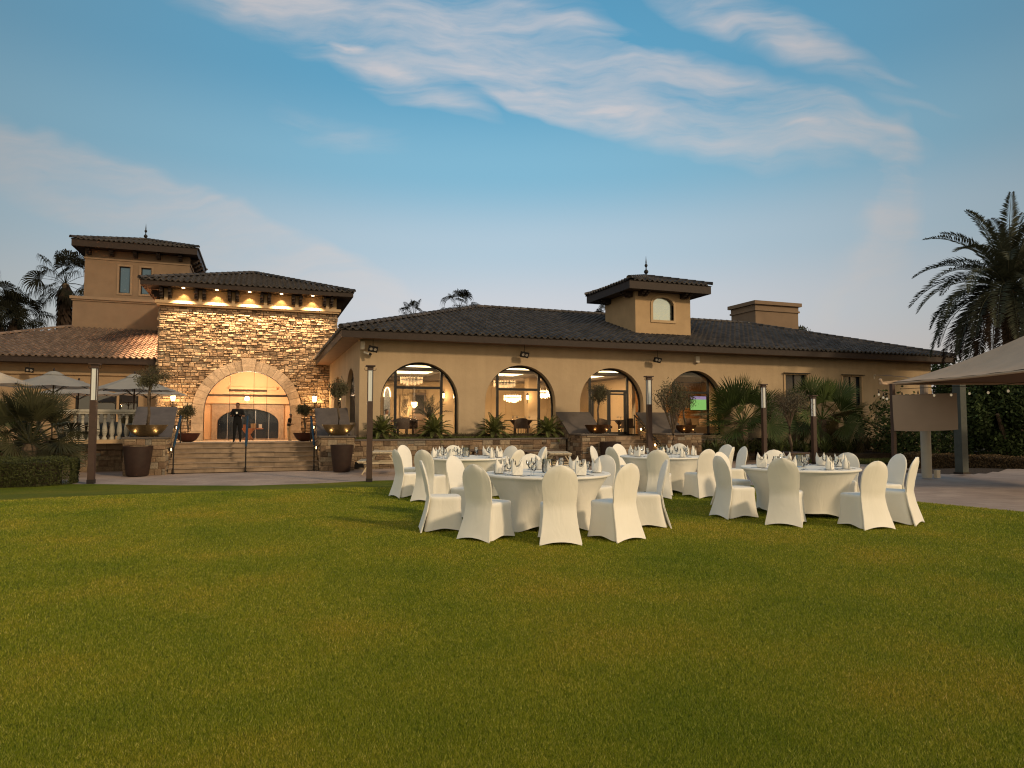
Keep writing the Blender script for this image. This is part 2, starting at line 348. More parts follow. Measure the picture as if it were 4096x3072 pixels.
def clothmat():
    m = bpy.data.materials.new('stretch_cloth'); m.use_nodes = True; nt = m.node_tree; nt.nodes.clear(); N = NT(nt)
    co = N.n('ShaderNodeTexCoord').outputs['Object']; oi = N.n('ShaderNodeObjectInfo')
    off = N.n('ShaderNodeVectorMath', operation='SCALE', ins={0: (7.0, 3.0, 5.0), 3: oi.outputs['Random']}); v = N.n('ShaderNodeVectorMath', operation='ADD', ins={0: co, 1: off.outputs[0]}).outputs[0]
    mp = N.n('ShaderNodeMapping', ins={'Vector': v, 'Scale': (5.0, 5.0, 1.6)}); a = N.n('ShaderNodeTexNoise', ins={'Vector': mp.outputs[0], 'Scale': 1.0, 'Detail': 3.0, 'Distortion': 1.2}); b = N.n('ShaderNodeTexNoise', ins={'Vector': v, 'Scale': 160.0, 'Detail': 2.0})
    h = N.math('ADD', N.math('MULTIPLY', a.outputs[0], 1.0), N.math('MULTIPLY', b.outputs[0], .04)); bp = N.n('ShaderNodeBump', ins={'Height': h, 'Distance': .016, 'Strength': .55})
    c = N.ramp(N.n('ShaderNodeTexNoise', ins={'Vector': v, 'Scale': 3.0, 'Detail': 5.0}).outputs[0], [(.3, (.86, .825, .745)), (.7, (.92, .885, .81))])
    k = N.math('ADD', N.math('MULTIPLY', oi.outputs['Random'], .09), .93); sc = N.n('ShaderNodeVectorMath', operation='SCALE', ins={0: c, 3: k})
    bs = N.n('ShaderNodeBsdfPrincipled', ins={'Base Color': sc.outputs[0], 'Roughness': .8, 'Sheen Weight': .25, 'Normal': bp.outputs[0]}); N.n('ShaderNodeOutputMaterial', ins={0: bs.outputs[0]}); return m
m_cloth = clothmat()
m_linen = mat('napkin_linen', (.86, .83, .76), .9, bump=.003, bscale=60)
m_umb = mat('umbrella_fabric', (.34, .33, .31), .9, var=.06, scale=2, transl=.25)
m_blue = mat('blue_sleeve', (.012, .038, .07), .7, var=.2, scale=9)
m_steel = mat('cutlery_steel', (.45, .47, .5), .25, metal=1)
m_plate = mat('plate_china', (.62, .64, .66), .3)
m_olive = mat('olive_leaf', (.10, .092, .048), .7, tint=.55, transl=.2)
m_fan = mat('fan_leaf', (.058, .085, .024), .55, tint=.5, transl=.2)
m_fand = mat('fan_leaf_dark', (.055, .055, .025), .6, tint=.5, transl=.15)
m_far = mat('far_frond', (.014, .015, .010), .85, spec=.05, tint=.4)
m_date = mat('date_leaf', (.045, .050, .028), .7, tint=.5, transl=.12)
m_dryf = mat('dry_frond', (.035, .021, .013), .9, tint=.4)
m_bark = mat('bark', (.11, .08, .055), .95, var=.4, scale=14, bump=.02, bscale=18)
m_hedge = mat('hedge_leaf', (.055, .062, .018), .7, tint=.55, transl=.15)
m_broad = mat('broad_leaf', (.035, .052, .018), .75, spec=.1, tint=.6, transl=.15)
m_cycad = mat('cycad_leaf', (.10, .115, .030), .55, tint=.5, transl=.15)
m_strap = mat('strap_leaf', (.055, .070, .020), .6, tint=.6, transl=.15)
m_canvas = mat('tan_canvas', (.50, .36, .25), .85, var=.08, scale=1.5, bump=.01, bscale=3)
m_screen = mat('screen_cloth', (.30, .245, .205), .9, var=.05, scale=2)
m_column = mat('cream_column', (.40, .37, .31), .7, var=.05)
m_teak = mat('weathered_plank', (.55, .46, .33), .8, var=.2, scale=6, bump=.003, bscale=20)
m_teakd = mat('dark_plank', (.10, .07, .055), .8, var=.2, scale=6)
m_skin = mat('skin', (.16, .085, .055), .6)
m_cblack = mat('black_clothes', (.004, .004, .005), .9)
m_khaki = mat('khaki_trousers', (.42, .33, .22), .9)
m_shirt = mat('pale_shirt', (.40, .38, .34), .9)
m_hair = mat('dark_hair', (.012, .009, .008), .7)
m_cream = mat('cream_panelling', (.56, .42, .26), .7, var=.04, scale=2)
m_floor = mat('hall_floor', (.12, .085, .06), .4, var=.2, scale=2)
m_ceil = mat('hall_ceiling', (.15, .115, .09), .8)
m_orange = mat('lobby_wall', (.66, .44, .26), .7, var=.04, scale=2)
m_desk = mat('orange_wood', (.42, .17, .08), .5, var=.2, scale=8)
m_navy = mat('navy_glass', (.010, .016, .028), .12, spec=.6)
m_teal = mat('upholstery', (.07, .05, .04), .8, var=.2, scale=5)
m_rattan = mat('rattan', (.03, .04, .05), .8, var=.3, scale=20)
m_cove = emat('cove_glow', (1, .72, .36), 4.5)
m_lampglow = emat('lamp_glow', (1, .62, .26), 14)
m_lensglow = emat('uplight_glow', (1, .68, .32), 1.6)
m_bulb = emat('downlight_glow', (1, .66, .32), 10)
m_crys = mat('crystal', (.75, .6, .42), .15, spec=1, emis=(1, .7, .36), es=.35)
m_crysl = mat('crystal_lit', (.9, .8, .6), .2, emis=(1, .72, .36), es=3.2)
m_opal = mat('opal_tube', (.62, .62, .56), .35, emis=(.9, .9, .8), es=.10)
m_lens = mat('flood_lens', (.5, .45, .38), .2, metal=.7)
m_tv = emat('television_picture', (.30, .62, .16), .8)
m_white = mat('white_plastic', (.62, .55, .45), .5)
m_bulbg = mat('clear_bulb', (.55, .5, .42), .2, emis=(1, .8, .5), es=.25)
m_art = mat('art_ink', (.03, .02, .015), .7)

def light(kind, loc, power, col=(1, .62, .28), size=.05, parent=None, rot=None, spot=None, blend=.6, name='lamp_light'):
    ld = bpy.data.lights.new(name, kind); ld.energy = power; ld.color = col
    if kind == 'SPOT': ld.spot_size = R(spot or 90); ld.spot_blend = blend
    if kind in ('SPOT', 'POINT'): ld.shadow_soft_size = size
    if kind == 'AREA': ld.size = size
    o = bpy.data.objects.new(name, ld); COL.objects.link(o); o.location = Vector(loc) - chain(parent)
    if rot: o.rotation_euler = rot
    if parent is not None: o.parent = parent
    return o

# ================================================================== GROUND
def ground_sheets():
    mb = MB()                                # terrain to the horizon
    ys = [-1500, -300, -60, -20, 0, 8, 14] + [16 + .5 * i for i in range(11)] + [24, 40, 80, 300, 1500]
    xs = [-1500, -300, -60, 0, 60, 300, 1500]
    idx = [[mb.v((x, y, gz(y) - .06)) for x in xs] for y in ys]
    for j in range(len(ys) - 1):
        for i in range(len(xs) - 1): mb.f((idx[j][i], idx[j][i + 1], idx[j + 1][i + 1], idx[j + 1][i]))
    tag(mb.build('ground', m_soil), kind='structure')
    # lawn edge as distance along each azimuth seen from the lawn's middle
    edge = [(-300, 1936), (0, 1937), (400, 1936), (700, 1941), (1000, 1942), (1250, 1934), (1500, 1922), (1900, 1913), (2400, 1915), (2900, 1932), (3300, 1965), (3605, 2001), (4096, 2047), (4500, 2090)]
    def er(u):
        for (a, b), (c, d) in zip(edge, edge[1:]):
            if a <= u <= c: return b + (d - b) * (u - a) / (c - a)
        return edge[0][1] if u < edge[0][0] else edge[-1][1]
    pts = []
    for k in range(97):
        u = -300 + 4800 * k / 96; p = gpt(u, er(u)); pts.append((p.x, p.y))
    a0 = math.atan2(pts[-1][1], pts[-1][0]); r0 = math.hypot(*pts[-1]); a1 = math.atan2(pts[0][1], pts[0][0]); r1 = math.hypot(*pts[0])
    for k in range(1, 40):
        t = k / 40; a = a0 - t * (2 * math.pi - (a1 - a0)); r = (r0 * (1 - t) + r1 * t); r = max(r, 10) if .1 < t < .9 else r
        pts.append((r * math.cos(a), r * math.sin(a)))
    lb = MB(); n = len(pts); rs = [0, .1, .25, .4, .5, .58, .65, .7, .74, .78, .82, .86, .9, .94, .97, 1.0]
    rings = [[lb.v((p[0] * r, p[1] * r, gz(p[1] * r) + (0 if r < .99 else -.002))) for p in pts] for r in rs[1:]]
    c = lb.v((0, 0, 0))
    for k in range(n): lb.f((c, rings[0][(k + 1) % n], rings[0][k]))
    for a, b in zip(rings, rings[1:]):
        for k in range(n): lb.f((a[k], a[(k + 1) % n], b[(k + 1) % n], b[k]))
    low = [lb.v((p[0], p[1], gz(p[1]) - .05)) for p in pts]
    for k in range(n): lb.f((rings[-1][k], rings[-1][(k + 1) % n], low[(k + 1) % n], low[k]))
    tag(lb.build('lawn', lawnmat(), smooth=30), kind='structure')
    pb = MB()                                # paving from under the lawn edge outwards
    f0 = [(p[0] * .97, p[1] * .97) for p in pts]
    rr = [[pb.v((x, y, gz(y) - .025)) for x, y in f0]]
    for s_ in (1.05, 1.1, 1.15, 1.2, 1.3, 1.4, 1.6, 2.2): rr.append([pb.v((x * s_, y * s_, gz(y * s_) - .025)) for x, y in f0])
    for a, b in zip(rr, rr[1:]):
        for k in range(n): pb.f((a[k], a[(k + 1) % n], b[(k + 1) % n], b[k]))
    tag(pb.build('path', pavemat('paving', (.36, .265, .215), (.41, .31, .25), (.26, .19, .155)), smooth=30), kind='structure')
    return pts
LAWN = ground_sheets()
def in_lawn(x, y):
    ins = np.zeros(len(x), bool); n = len(LAWN)
    for k in range(n):
        x0, y0 = LAWN[k]; x1, y1 = LAWN[(k + 1) % n]
        c = ((y0 > y) != (y1 > y)) & (x < (x1 - x0) * (y - y0) / (y1 - y0 + 1e-12) + x0); ins ^= c
    return ins
def grass():
    n = 2300000
    th = np.where(RNG.random(n) < .72, (RNG.random(n) - .5) * R(84), RNG.normal(size=n) * R(48)); q = RNG.random(n)
    r = 2.2 * (15 / 2.2) ** (q ** 1.15)
    lat = r * np.sin(th) * 1.15; fw = r * np.cos(th) * 1.08; x = lat * RT.x + fw * FW.x; y = lat * RT.y + fw * FW.y
    k = in_lawn(x, y); x, y, r = x[k], y[k], r[k]; n = len(x)
    h = (.007 + .010 * RNG.random(n)) * (r / 3) ** .3; w = .0012 * (r / 3) ** .75 * (.7 + .6 * RNG.random(n))
    a = RNG.random(n) * 2 * np.pi; ln = h * (.2 + .9 * RNG.random(n)); b = RNG.random(n) * 2 * np.pi
    z = np.array([gz(v) for v in y]) if y.max() > 16 else np.zeros(n)
    dx, dy = np.cos(a) * w, np.sin(a) * w
    V = np.stack([np.stack([x - dx, y - dy, z - .002], 1), np.stack([x + dx, y + dy, z - .002], 1), np.stack([x + ln * np.cos(b), y + ln * np.sin(b), z + h], 1)], 1).reshape(-1, 3)
    F = np.arange(3 * n).reshape(-1, 3); mb = MB(); mb.arrays(V, F, RNG.random(n))
    tag(mb.build('grass', blademat()), 'short mown grass blades covering the green lawn', 'grass', kind='stuff')
grass()

# ================================================================== BUILDING HELPERS
def stones(mb, O, U, Nn, w, h, rows=(.09, .22), widths=(.16, .55), relief=(.03, .13), gap=.006, skip=None, jit=.02, zoff=Vector((0, 0, 1))):
    """Individual stones laid in rough courses on the rectangle O + U*w + Z*h, standing out along Nn."""
    O = Vector(O); U = Vector(U); Nn = Vector(Nn); z = 0
    def stone(x0, x1, z0, z1):
        cx, cz = (x0 + x1) / 2, (z0 + z1) / 2
        if skip and skip(x0, x1, z0, z1): return
        d = random.uniform(*relief); b = min(.03, (x1 - x0) * .2, (z1 - z0) * .25); t = random.random()
        def P(x, z_, dd): return O + U * x + zoff * z_ + Nn * dd
        g = gap / 2
        j = lambda: random.uniform(-jit, jit) * .6
        c4 = [(x0 + g + abs(j()), z0 + g + abs(j())), (x1 - g - abs(j()), z0 + g + abs(j())), (x1 - g - abs(j()), z1 - g - abs(j())), (x0 + g + abs(j()), z1 - g - abs(j()))]
        back = [mb.v(P(x, zz, 0)) for x, zz in c4]
        mid = [mb.v(P(x, zz, d * .62)) for x, zz in c4]
        tx, tz = random.uniform(-.25, .25) * d, random.uniform(-.35, .25) * d
        fr = []
        for x, zz in c4:
            sx = 1 if x > cx else -1; sz = 1 if zz > cz else -1
            fr.append(mb.v(P(x - sx * b * random.uniform(.4, 1.3), zz - sz * b * random.uniform(.4, 1.3), d * random.uniform(.85, 1.0) + sx * tx * .5 + sz * tz * .5)))
        for a in range(4):
            k = (a + 1) % 4
            mb.f((back[a], back[k], mid[k], mid[a]), t); mb.f((mid[a], mid[k], fr[k], fr[a]), t)
        mb.f(fr, t)
    while z < h - .02:
        rh = min(random.uniform(*rows), h - z); x = -random.uniform(0, .2)
        if h - z - rh < rows[0] * .6: rh = h - z
        while x < w - .01:
            sw = random.uniform(*widths) * (1.4 if random.random() < .1 else 1); x1 = min(x + sw, w)
            if w - x1 < widths[0] * .5: x1 = w
            xa = max(x, 0)
            if x1 - xa > .03:
                if rh > .14 and random.random() < .35:
                    s_ = random.uniform(.35, .65); stone(xa, x1, z, z + rh * s_); stone(xa, x1, z + rh * s_, z + rh)
                else: stone(xa, x1, z, z + rh)
            x = x1
        z += rh
def wall_with_openings(mb, O, U, Nn, x0, x1, z0, z1, thick, arches=(), rects=(), t=.5):
    """flat wall in the plane O+U*x, outward normal Nn; arches (cx, r, zs, zb): half-circle heads; rects (xa, xb, za, zb)."""
    O = Vector(O); U = Vector(U); Nn = Vector(Nn); Z = Vector((0, 0, 1))
    P = lambda x, z, d=0: O + U * x + Z * z - Nn * d
    xs = {x0, x1}
    arches = [tuple(a_) + (1.0,) * (5 - len(a_)) for a_ in arches]
    for (cx, r, zs, zb, ke) in arches: xs |= {cx - r * math.cos(math.pi * k / 40) for k in range(41)}
    for (xa, xb, za, zb) in rects: xs |= {xa, xb}
    xs = sorted(xs)
    def quad(a, b, c, d): mb.poly([a, b, c, d], t)
    for a, b in zip(xs, xs[1:]):
        if b - a < 1e-6: continue
        m = (a + b) / 2; hit = None
        for (cx, r, zs, zb, ke) in arches:
            if cx - r < m < cx + r:
                f = lambda x: zs + ke * math.sqrt(max(0, r * r - (x - cx) ** 2)); hit = (zb, zb, f(a), f(b))
        for (xa, xb, za, zb) in rects:
            if xa < m < xb: hit = (za, za, zb, zb)
        if not hit: quad(P(a, z0), P(b, z0), P(b, z1), P(a, z1)); quad(P(b, z0, thick), P(a, z0, thick), P(a, z1, thick), P(b, z1, thick)); continue
        l0, l1, u0, u1 = hit
        if l0 > z0 + 1e-4: quad(P(a, z0), P(b, z0), P(b, l1), P(a, l0)); quad(P(a, l0), P(b, l1), P(b, l1, thick), P(a, l0, thick)); quad(P(b, z0, thick), P(a, z0, thick), P(a, l0, thick), P(b, l1, thick))
        quad(P(a, u0), P(b, u1), P(b, z1), P(a, z1)); quad(P(b, u1), P(a, u0), P(a, u0, thick), P(b, u1, thick)); quad(P(b, u1, thick), P(a, u0, thick), P(a, z1, thick), P(b, z1, thick))
    for (cx, r, zs, zb, ke) in arches:
        for s in (-1, 1):
            x = cx + s * r; quad(P(x, zb), P(x, zs), P(x, zs, thick), P(x, zb, thick))
    for (xa, xb, za, zb) in rects:
        for x in (xa, xb): quad(P(x, za), P(x, zb), P(x, zb, thick), P(x, za, thick))
    quad(P(x0, z1), P(x1, z1), P(x1, z1, thick), P(x0, z1, thick))
    for x in (x0, x1): quad(P(x, z0), P(x, z1), P(x, z1, thick), P(x, z0, thick))
def tiles(mb, O, U, S, width, top, pitch=.30, row=.40, lift=.04, amp=.075, start=None):
    O = Vector(O); U = Vector(U).normalized(); S = Vector(S).normalized(); Nn = U.cross(S).normalized()
    if Nn.z < 0: Nn = -Nn
    nc = int(width / pitch); pitch = width / nc
    prof = [(0, -.2), (.13, -.28), (.26, 0), (.40, .75), (.54, 1.0), (.68, .75), (.82, 0), (1.0, -.2)]
    for i in range(nc):
        L = top((i + .5) * pitch); L0 = start((i + .5) * pitch) if start else 0
        if L - L0 < .15: continue
        nr = max(1, int(math.ceil((L - L0) / row))); base = O + U * (i * pitch); jy = random.uniform(-.01, .01)
        for j in range(nr):
            t0 = L0 + j * row + (0 if j == 0 else jy); t1 = min(L0 + (j + 1) * row, L); tt = random.random(); jj = random.uniform(0, .012)
            lo = [mb.v(base + U * (x * pitch) + S * t0 + Nn * (amp * h + lift + jj + amp * .3)) for x, h in prof]
            hi = [mb.v(base + U * (x * pitch) + S * t1 + Nn * (amp * h * .92 + amp * .3 + jj)) for x, h in prof]
            un = [mb.v(base + U * (x * pitch) + S * t0 + Nn * (amp * h * .92 + amp * .3 - (.012 if j else .02))) for x, h in prof]
            for k in range(len(prof) - 1):
                mb.f((lo[k], lo[k + 1], hi[k + 1], hi[k]), tt); mb.f((un[k], un[k + 1], lo[k + 1], lo[k]), tt * .5)
def capline(mb, p0, p1, r=.13, seg=.42):
    p0 = Vector(p0); p1 = Vector(p1); d = p1 - p0; n = max(1, int(d.length / seg)); up = Vector((0, 0, 1)); dn = d.normalized(); a = dn.cross(up).normalized(); b = a.cross(dn)
    for k in range(n):
        q0 = p0 + d * (k / n); q1 = p0 + d * ((k + 1.12) / n); t = random.random(); r0 = []
        for q, rr in ((q0, r * 1.12), (q1, r * .9)): r0.append([mb.v(q + a * (rr * math.cos(math.pi * i / 8)) + b * (rr * math.sin(math.pi * i / 8)) + up * .03) for i in range(9)])
        for i in range(8): mb.f((r0[0][i], r0[0][i + 1], r0[1][i + 1], r0[1][i]), t)
        mb.f(r0[0], t * .6)
def hip_roof(root, x0, x1, y0, y1, ze, sl, fas=.28, tmat=None, pitch=.30, row=.40, wallbox=None, back=True, smat=None, name='roof'):
    """eave rectangle, tiles on front/left/right, plain back; fascia ring, soffit, ridge caps.  returns roof object"""
    w, d = x1 - x0, y1 - y0; h = min(w, d) / 2; k = math.sqrt(1 + sl * sl); mb = MB()
    tf = lambda W_, H_: (lambda s: min(s, W_ - s, H_) * k)
    tiles(mb, (x0, y0, ze), (1, 0, 0), (0, 1, sl), w, tf(w, h), pitch, row)
    tiles(mb, (x0, y1, ze), (0, -1, 0), (1, 0, sl), d, tf(d, h), pitch, row)
    tiles(mb, (x1, y0, ze), (0, 1, 0), (-1, 0, sl), d, tf(d, h), pitch, row)
    tiles(mb, (x1, y1, ze), (-1, 0, 0), (0, -1, sl), w, tf(w, h), pitch * 2, row * 2)
    a = Vector((x0 + h, y0 + h, ze + h * sl)); b = Vector((x1 - h, y1 - h, ze + h * sl))
    e = [Vector((x0, y0, ze)), Vector((x1, y0, ze)), Vector((x1, y1, ze)), Vector((x0, y1, ze))]
    dn = Vector((0, 0, -.03)); A, B = a + dn, b + dn
    if w >= d: mb.poly([e[0], e[1], B, A], .3); mb.poly([e[1], e[2], B], .3); mb.poly([e[2], e[3], A, B], .3); mb.poly([e[3], e[0], A], .3)
    else: mb.poly([e[0], e[1], A], .3); mb.poly([e[1], e[2], B, A], .3); mb.poly([e[2], e[3], B], .3); mb.poly([e[3], e[0], A, B], .3)
    roof = mb.build(name, tmat or m_tile, root, w=True)
    cb = MB(); up = Vector((0, 0, .05))
    rr = [(e[0], a), (e[1], b if w >= d else a), (e[2], b), (e[3], a if w >= d else b)]
    for p, q in rr: capline(cb, p + up, q + up)
    if (b - a).length > .3: capline(cb, a + up, b + up)
    cb.build('ridge_cap', tmat or m_tile, roof, w=True, smooth=True)
    fb = MB(); i = .05
    fb.box(x0 + i, x1 - i, y0 + i, y0 + i + .05, ze - fas, ze + .015); fb.box(x0 + i, x1 - i, y1 - i - .05, y1 - i, ze - fas, ze + .015)
    fb.box(x0 + i, x0 + i + .05, y0 + i + .052, y1 - i - .052, ze - fas, ze + .015); fb.box(x1 - i - .05, x1 - i, y0 + i + .052, y1 - i - .052, ze - fas, ze + .015)
    fb.build('fascia', m_wood, root, w=True)
    sb = MB(); z = ze - fas + .03
    sb.box(x0 + i + .052, x1 - i - .052, y0 + i + .052, y1 - i - .052, z, z + .03); sb.build('soffit', smat or m_wood, root, w=True)
    return roof, z
def finial(root, p, h):
    mb = MB(); s = h / 1.2
    mb.lathe([(.05 * s, -.1), (.03 * s, .12 * s), (.03 * s, .2 * s), (.10 * s, .27 * s), (.125 * s, .34 * s), (.10 * s, .41 * s), (.03 * s, .47 * s), (.03 * s, .58 * s), (.07 * s, .63 * s), (.085 * s, .68 * s), (.07 * s, .73 * s), (.03 * s, .78 * s), (.035 * s, .85 * s), (.02 * s, 1.0 * s), (.004, h)], p, 12)
    mb.build('finial', m_black, root, w=True, smooth=True)
def corbels(root, lst, m=None, h=.34, l=.6, wd=.16):
    for (x, y, z, ax) in lst:                # ax: 'y' reaches to -y, 'x' to +x, 'X' to -x
        mb = MB()
        for (a, b, c) in ((0, l, .5), (0, l * .72, .78), (0, l * .45, 1.0)):
            z0, z1 = z - h * c, z - h * (c - .5 if c == .5 else (c - .28 if c == .78 else c - .22))
            if ax == 'y': mb.box(x - wd / 2, x + wd / 2, y - b, y + .02, z0, z1)
            elif ax == 'x': mb.box(x - .02, x + b, y - wd / 2, y + wd / 2, z0, z1)
            else: mb.box(x - b, x + .02, y - wd / 2, y + wd / 2, z0, z1)
        mb.build('bracket', m or m_wood, root, w=True)
def arch_frame(root, O, U, cx, r, zs, zb, door=False, name='arch_window', bars=1.0):
    """black steel frame with glass pane in an arched opening"""
    O = Vector(O); U = Vector(U); Nn = Vector((U.y, -U.x, 0)); Z = Vector((0, 0, 1)); mb = MB(); P = lambda x, z: O + U * x + Z * z
    pts = [P(cx - r + .03, zb)] + [P(cx - (r - .03) * math.cos(math.pi * k / 32), zs + (r - .03) * math.sin(math.pi * k / 32)) for k in range(33)] + [P(cx + r - .03, zb)]
    for a, b in zip(pts, pts[1:]): mb.bar(a, b, .07, .09)
    mb.bar(P(cx - r, zb + .04), P(cx + r, zb + .04), .08, .08)
    vs = (-bars, bars) if bars else ()
    for s in vs: mb.bar(P(cx + s, zb), P(cx + s, zs + math.sqrt(max(0, r * r - s * s)) - .02), .11, .08)
    if bars: mb.bar(P(cx - bars, zb + 2.12), P(cx + bars, zb + 2.12), .09, .11)
    if door:
        mb.bar(P(cx, zb), P(cx, zb + 2.1), .16, .08); mb.bar(P(cx - .86, zb), P(cx - .86, zb + 2.1), .10, .07); mb.bar(P(cx + .86, zb), P(cx + .86, zb + 2.1), .10, .07); mb.bar(P(cx - .9, zb + 1.98), P(cx + .9, zb + 1.98), .1, .07); mb.bar(P(cx - bars, zb + .1), P(cx + bars, zb + .1), .07, .16)
    fr = mb.build(name, m_black, root, w=True)
    g = MB(); q = [P(cx - r, zb)] + [P(cx - r * math.cos(math.pi * k / 32), zs + r * math.sin(math.pi * k / 32)) for k in range(33)] + [P(cx + r, zb)]
    g.poly(q); g.build('pane', m_glass, fr, w=True); return fr

def stained():
    m = bpy.data.materials.new('hall_stucco'); m.use_nodes = True; nt = m.node_tree; nt.nodes.clear(); N = NT(nt); co = N.n('ShaderNodeTexCoord').outputs['Object']
    a = N.n('ShaderNodeTexNoise', ins={'Vector': co, 'Scale': .7, 'Detail': 7.0, 'Roughness': .6}); c = N.ramp(a.outputs[0], [(.3, (.385, .290, .190)), (.7, (.46, .352, .235))])
    mp = N.n('ShaderNodeMapping', ins={'Vector': co, 'Scale': (3.5, 3.5, .22)}); st = N.n('ShaderNodeTexNoise', ins={'Vector': mp.outputs[0], 'Scale': 1.0, 'Detail': 6.0}); c = N.mix(1.0, c, N.ramp(st.outputs[0], [(.35, .96), (.6, 1.01)]), 'MULTIPLY')
    z = N.n('ShaderNodeSeparateXYZ', ins={0: co}).outputs[2]; sp = N.n('ShaderNodeTexNoise', ins={'Vector': co, 'Scale': 1.6, 'Detail': 7.0, 'Roughness': .65})
    k = N.math('SUBTRACT', N.math('MULTIPLY', sp.outputs[0], 3.0), N.math('MULTIPLY', N.math('SUBTRACT', z, 1.1), 1.35)); k = N.math('SUBTRACT', k, .62, clamp=True); c = N.mix(N.math('MULTIPLY', k, .75), c, (.15, .12, .09))
    bs = N.n('ShaderNodeBsdfPrincipled', ins={'Base Color': c, 'Roughness': .92, 'Specular IOR Level': .15}); bn = N.n('ShaderNodeTexNoise', ins={'Vector': co, 'Scale': 45.0, 'Detail': 8.0}); b2 = N.n('ShaderNodeTexNoise', ins={'Vector': co, 'Scale': 2.5, 'Detail': 3.0})
    bp = N.n('ShaderNodeBump', ins={'Height': N.math('ADD', bn.outputs[0], N.math('MULTIPLY', b2.outputs[0], 3.0)), 'Distance': .006}); N.link(bp.outputs[0], bs.inputs['Normal']); N.n('ShaderNodeOutputMaterial', ins={0: bs.outputs[0]}); return m
m_hallwall = stained()
# ================================================================== THE LONG HALL
HY = 28.5; HX0 = 3.74; HX1 = 36.1; HB = 43.0; FZ = .87; HTOP = 4.95
HARC = [(6.29, 1.68, 2.38, FZ), (10.86, 1.68, 2.38, FZ), (15.45, 1.68, 2.38, FZ), (20.05, 1.68, 2.38, FZ)]
hall = thing('banquet_hall', 'long tan stucco hall with a low tiled roof, square cupola and four lit arches', 'building', (HX0, HY, -.3))
HW = [(25.6, 27.0, 2.05, 4.0), (29.5, 30.8, 2.05, 4.0)]
mb = MB(); wall_with_openings(mb, (0, HY, 0), (1, 0, 0), (0, -1, 0), HX0, HX1, -.4, HTOP, .40, HARC, HW)
SARC = [(-31.55, 1.75, 2.2, 1.5), (-37.2, 1.75, 2.2, 1.5)]
wall_with_openings(mb, (HX0, 0, 0), (0, -1, 0), (-1, 0, 0), -HB, -HY - .40, -.4, HTOP, .40, SARC)
mb.box(HX1 - .4, HX1 - .003, HY + .40, HB, -.4, HTOP); mb.box(HX0 + .4, HX1 - .4, HB - .4, HB, -.4, HTOP)
mb.build('wall', m_hallwall, hall, w=True)
hip_roof(hall, 2.87, 36.98, 27.6, 43.9, 5.2, .318, fas=.30, pitch=.30, row=.40, smat=m_soffit)
for i, a in enumerate(HARC): arch_frame(hall, (0, HY + .36, 0), (1, 0, 0), a[0], a[1], a[2], a[3], door=(i == 2))
for k, a in enumerate(SARC):
    fr = arch_frame(hall, (HX0 + .3, 0, 0), (0, -1, 0), a[0], a[1], a[2], a[3], name='side_window', bars=0)
    b = MB()
    for j in range(9):
        y = a[0] - 1.5 + j * .375; b.bar((HX0 + .2, -y, 1.5), (HX0 + .2, -y, 2.2 + math.sqrt(1.75 ** 2 - (y - a[0]) ** 2)), .04, .04)
    b.bar((HX0 + .2, -(a[0] - 1.7), 2.75), (HX0 + .2, -(a[0] + 1.7), 2.75), .05, .05); b.build('window_bars', m_black, fr, w=True)
    b = MB(); b.box(HX0 - .08, HX0 - .003, -a[0] - 1.95, -a[0] + 1.95, 1.38, 1.49); b.build('sill', m_trim, fr, w=True)
for (xa, xb, za, zb) in HW:
    mb = MB(); o = .10
    for q in ((xa - o, xb + o, zb, zb + o), (xa - o, xb + o, za - o, za), (xa - o, xa, za, zb), (xb, xb + o, za, zb)): mb.box(q[0], q[1], HY - .05, HY - .003, q[2], q[3])
    mb.box(xa - o - .05, xb + o + .05, HY - .16, HY - .052, zb + o * .6, zb + o * .6 + .04, m=1)
    fr = mb.build('window', [m_trim, m_black], hall, w=True)
    mb = MB(); mb.poly([(xa, HY + .15, za), (xb, HY + .15, za), (xb, HY + .15, zb), (xa, HY + .15, zb)]); mb.build('pane', m_navy, fr, w=True)
    mb = MB(); mb.bar(((xa + xb) / 2, HY + .13, za), ((xa + xb) / 2, HY + .13, zb), .05, .05)
    for x in (xa + .03, xb - .03): mb.bar((x, HY + .13, za), (x, HY + .13, zb), .06, .06)
    mb.build('frame', m_black, fr, w=True)
# cupola
cx0, cx1, cy0, cy1 = 17.5, 20.75, 29.8, 33.0
mb = MB(); wall_with_openings(mb, (0, cy0, 0), (1, 0, 0), (0, -1, 0), cx0, cx1, 5.6, 8.3, .2, [], [(18.5, 19.72, 6.7, 7.86)])
mb.box(cx0, cx0 + .2, cy0 + .2, cy1, 5.6, 8.3); mb.box(cx1 - .2, cx1, cy0 + .2, cy1, 5.6, 8.3); mb.box(cx0 + .2, cx1 - .2, cy1 - .2, cy1, 5.6, 8.3)
cup = mb.build('cupola', m_stucco, hall, w=True)
hip_roof(cup, 16.7, 21.55, 29.0, 33.8, 8.47, .30, fas=.40, pitch=.27, row=.36)
finial(cup, (19.12, 31.4, 9.2), 1.19)
corbels(cup, [(x, cy0, 8.12, 'y') for x in (17.75, 18.0, 20.2, 20.45)] + [(cx0, y, 8.12, 'X') for y in (30.1, 30.35, 32.4, 32.7)], h=.26, l=.55)
mb = MB(); pts = lambda o: [(18.5 - o, 6.7 - o), (19.72 + o, 6.7 - o)] + [(19.72 + o, 7.5)] + [(19.11 + (.61 + o) * math.cos(math.pi * k / 12), 7.5 + (.36 + o) * math.sin(math.pi * k / 12)) for k in range(1, 12)] + [(18.5 - o, 7.5)]
a, b = pts(0.0), pts(.13)
n = len(a)
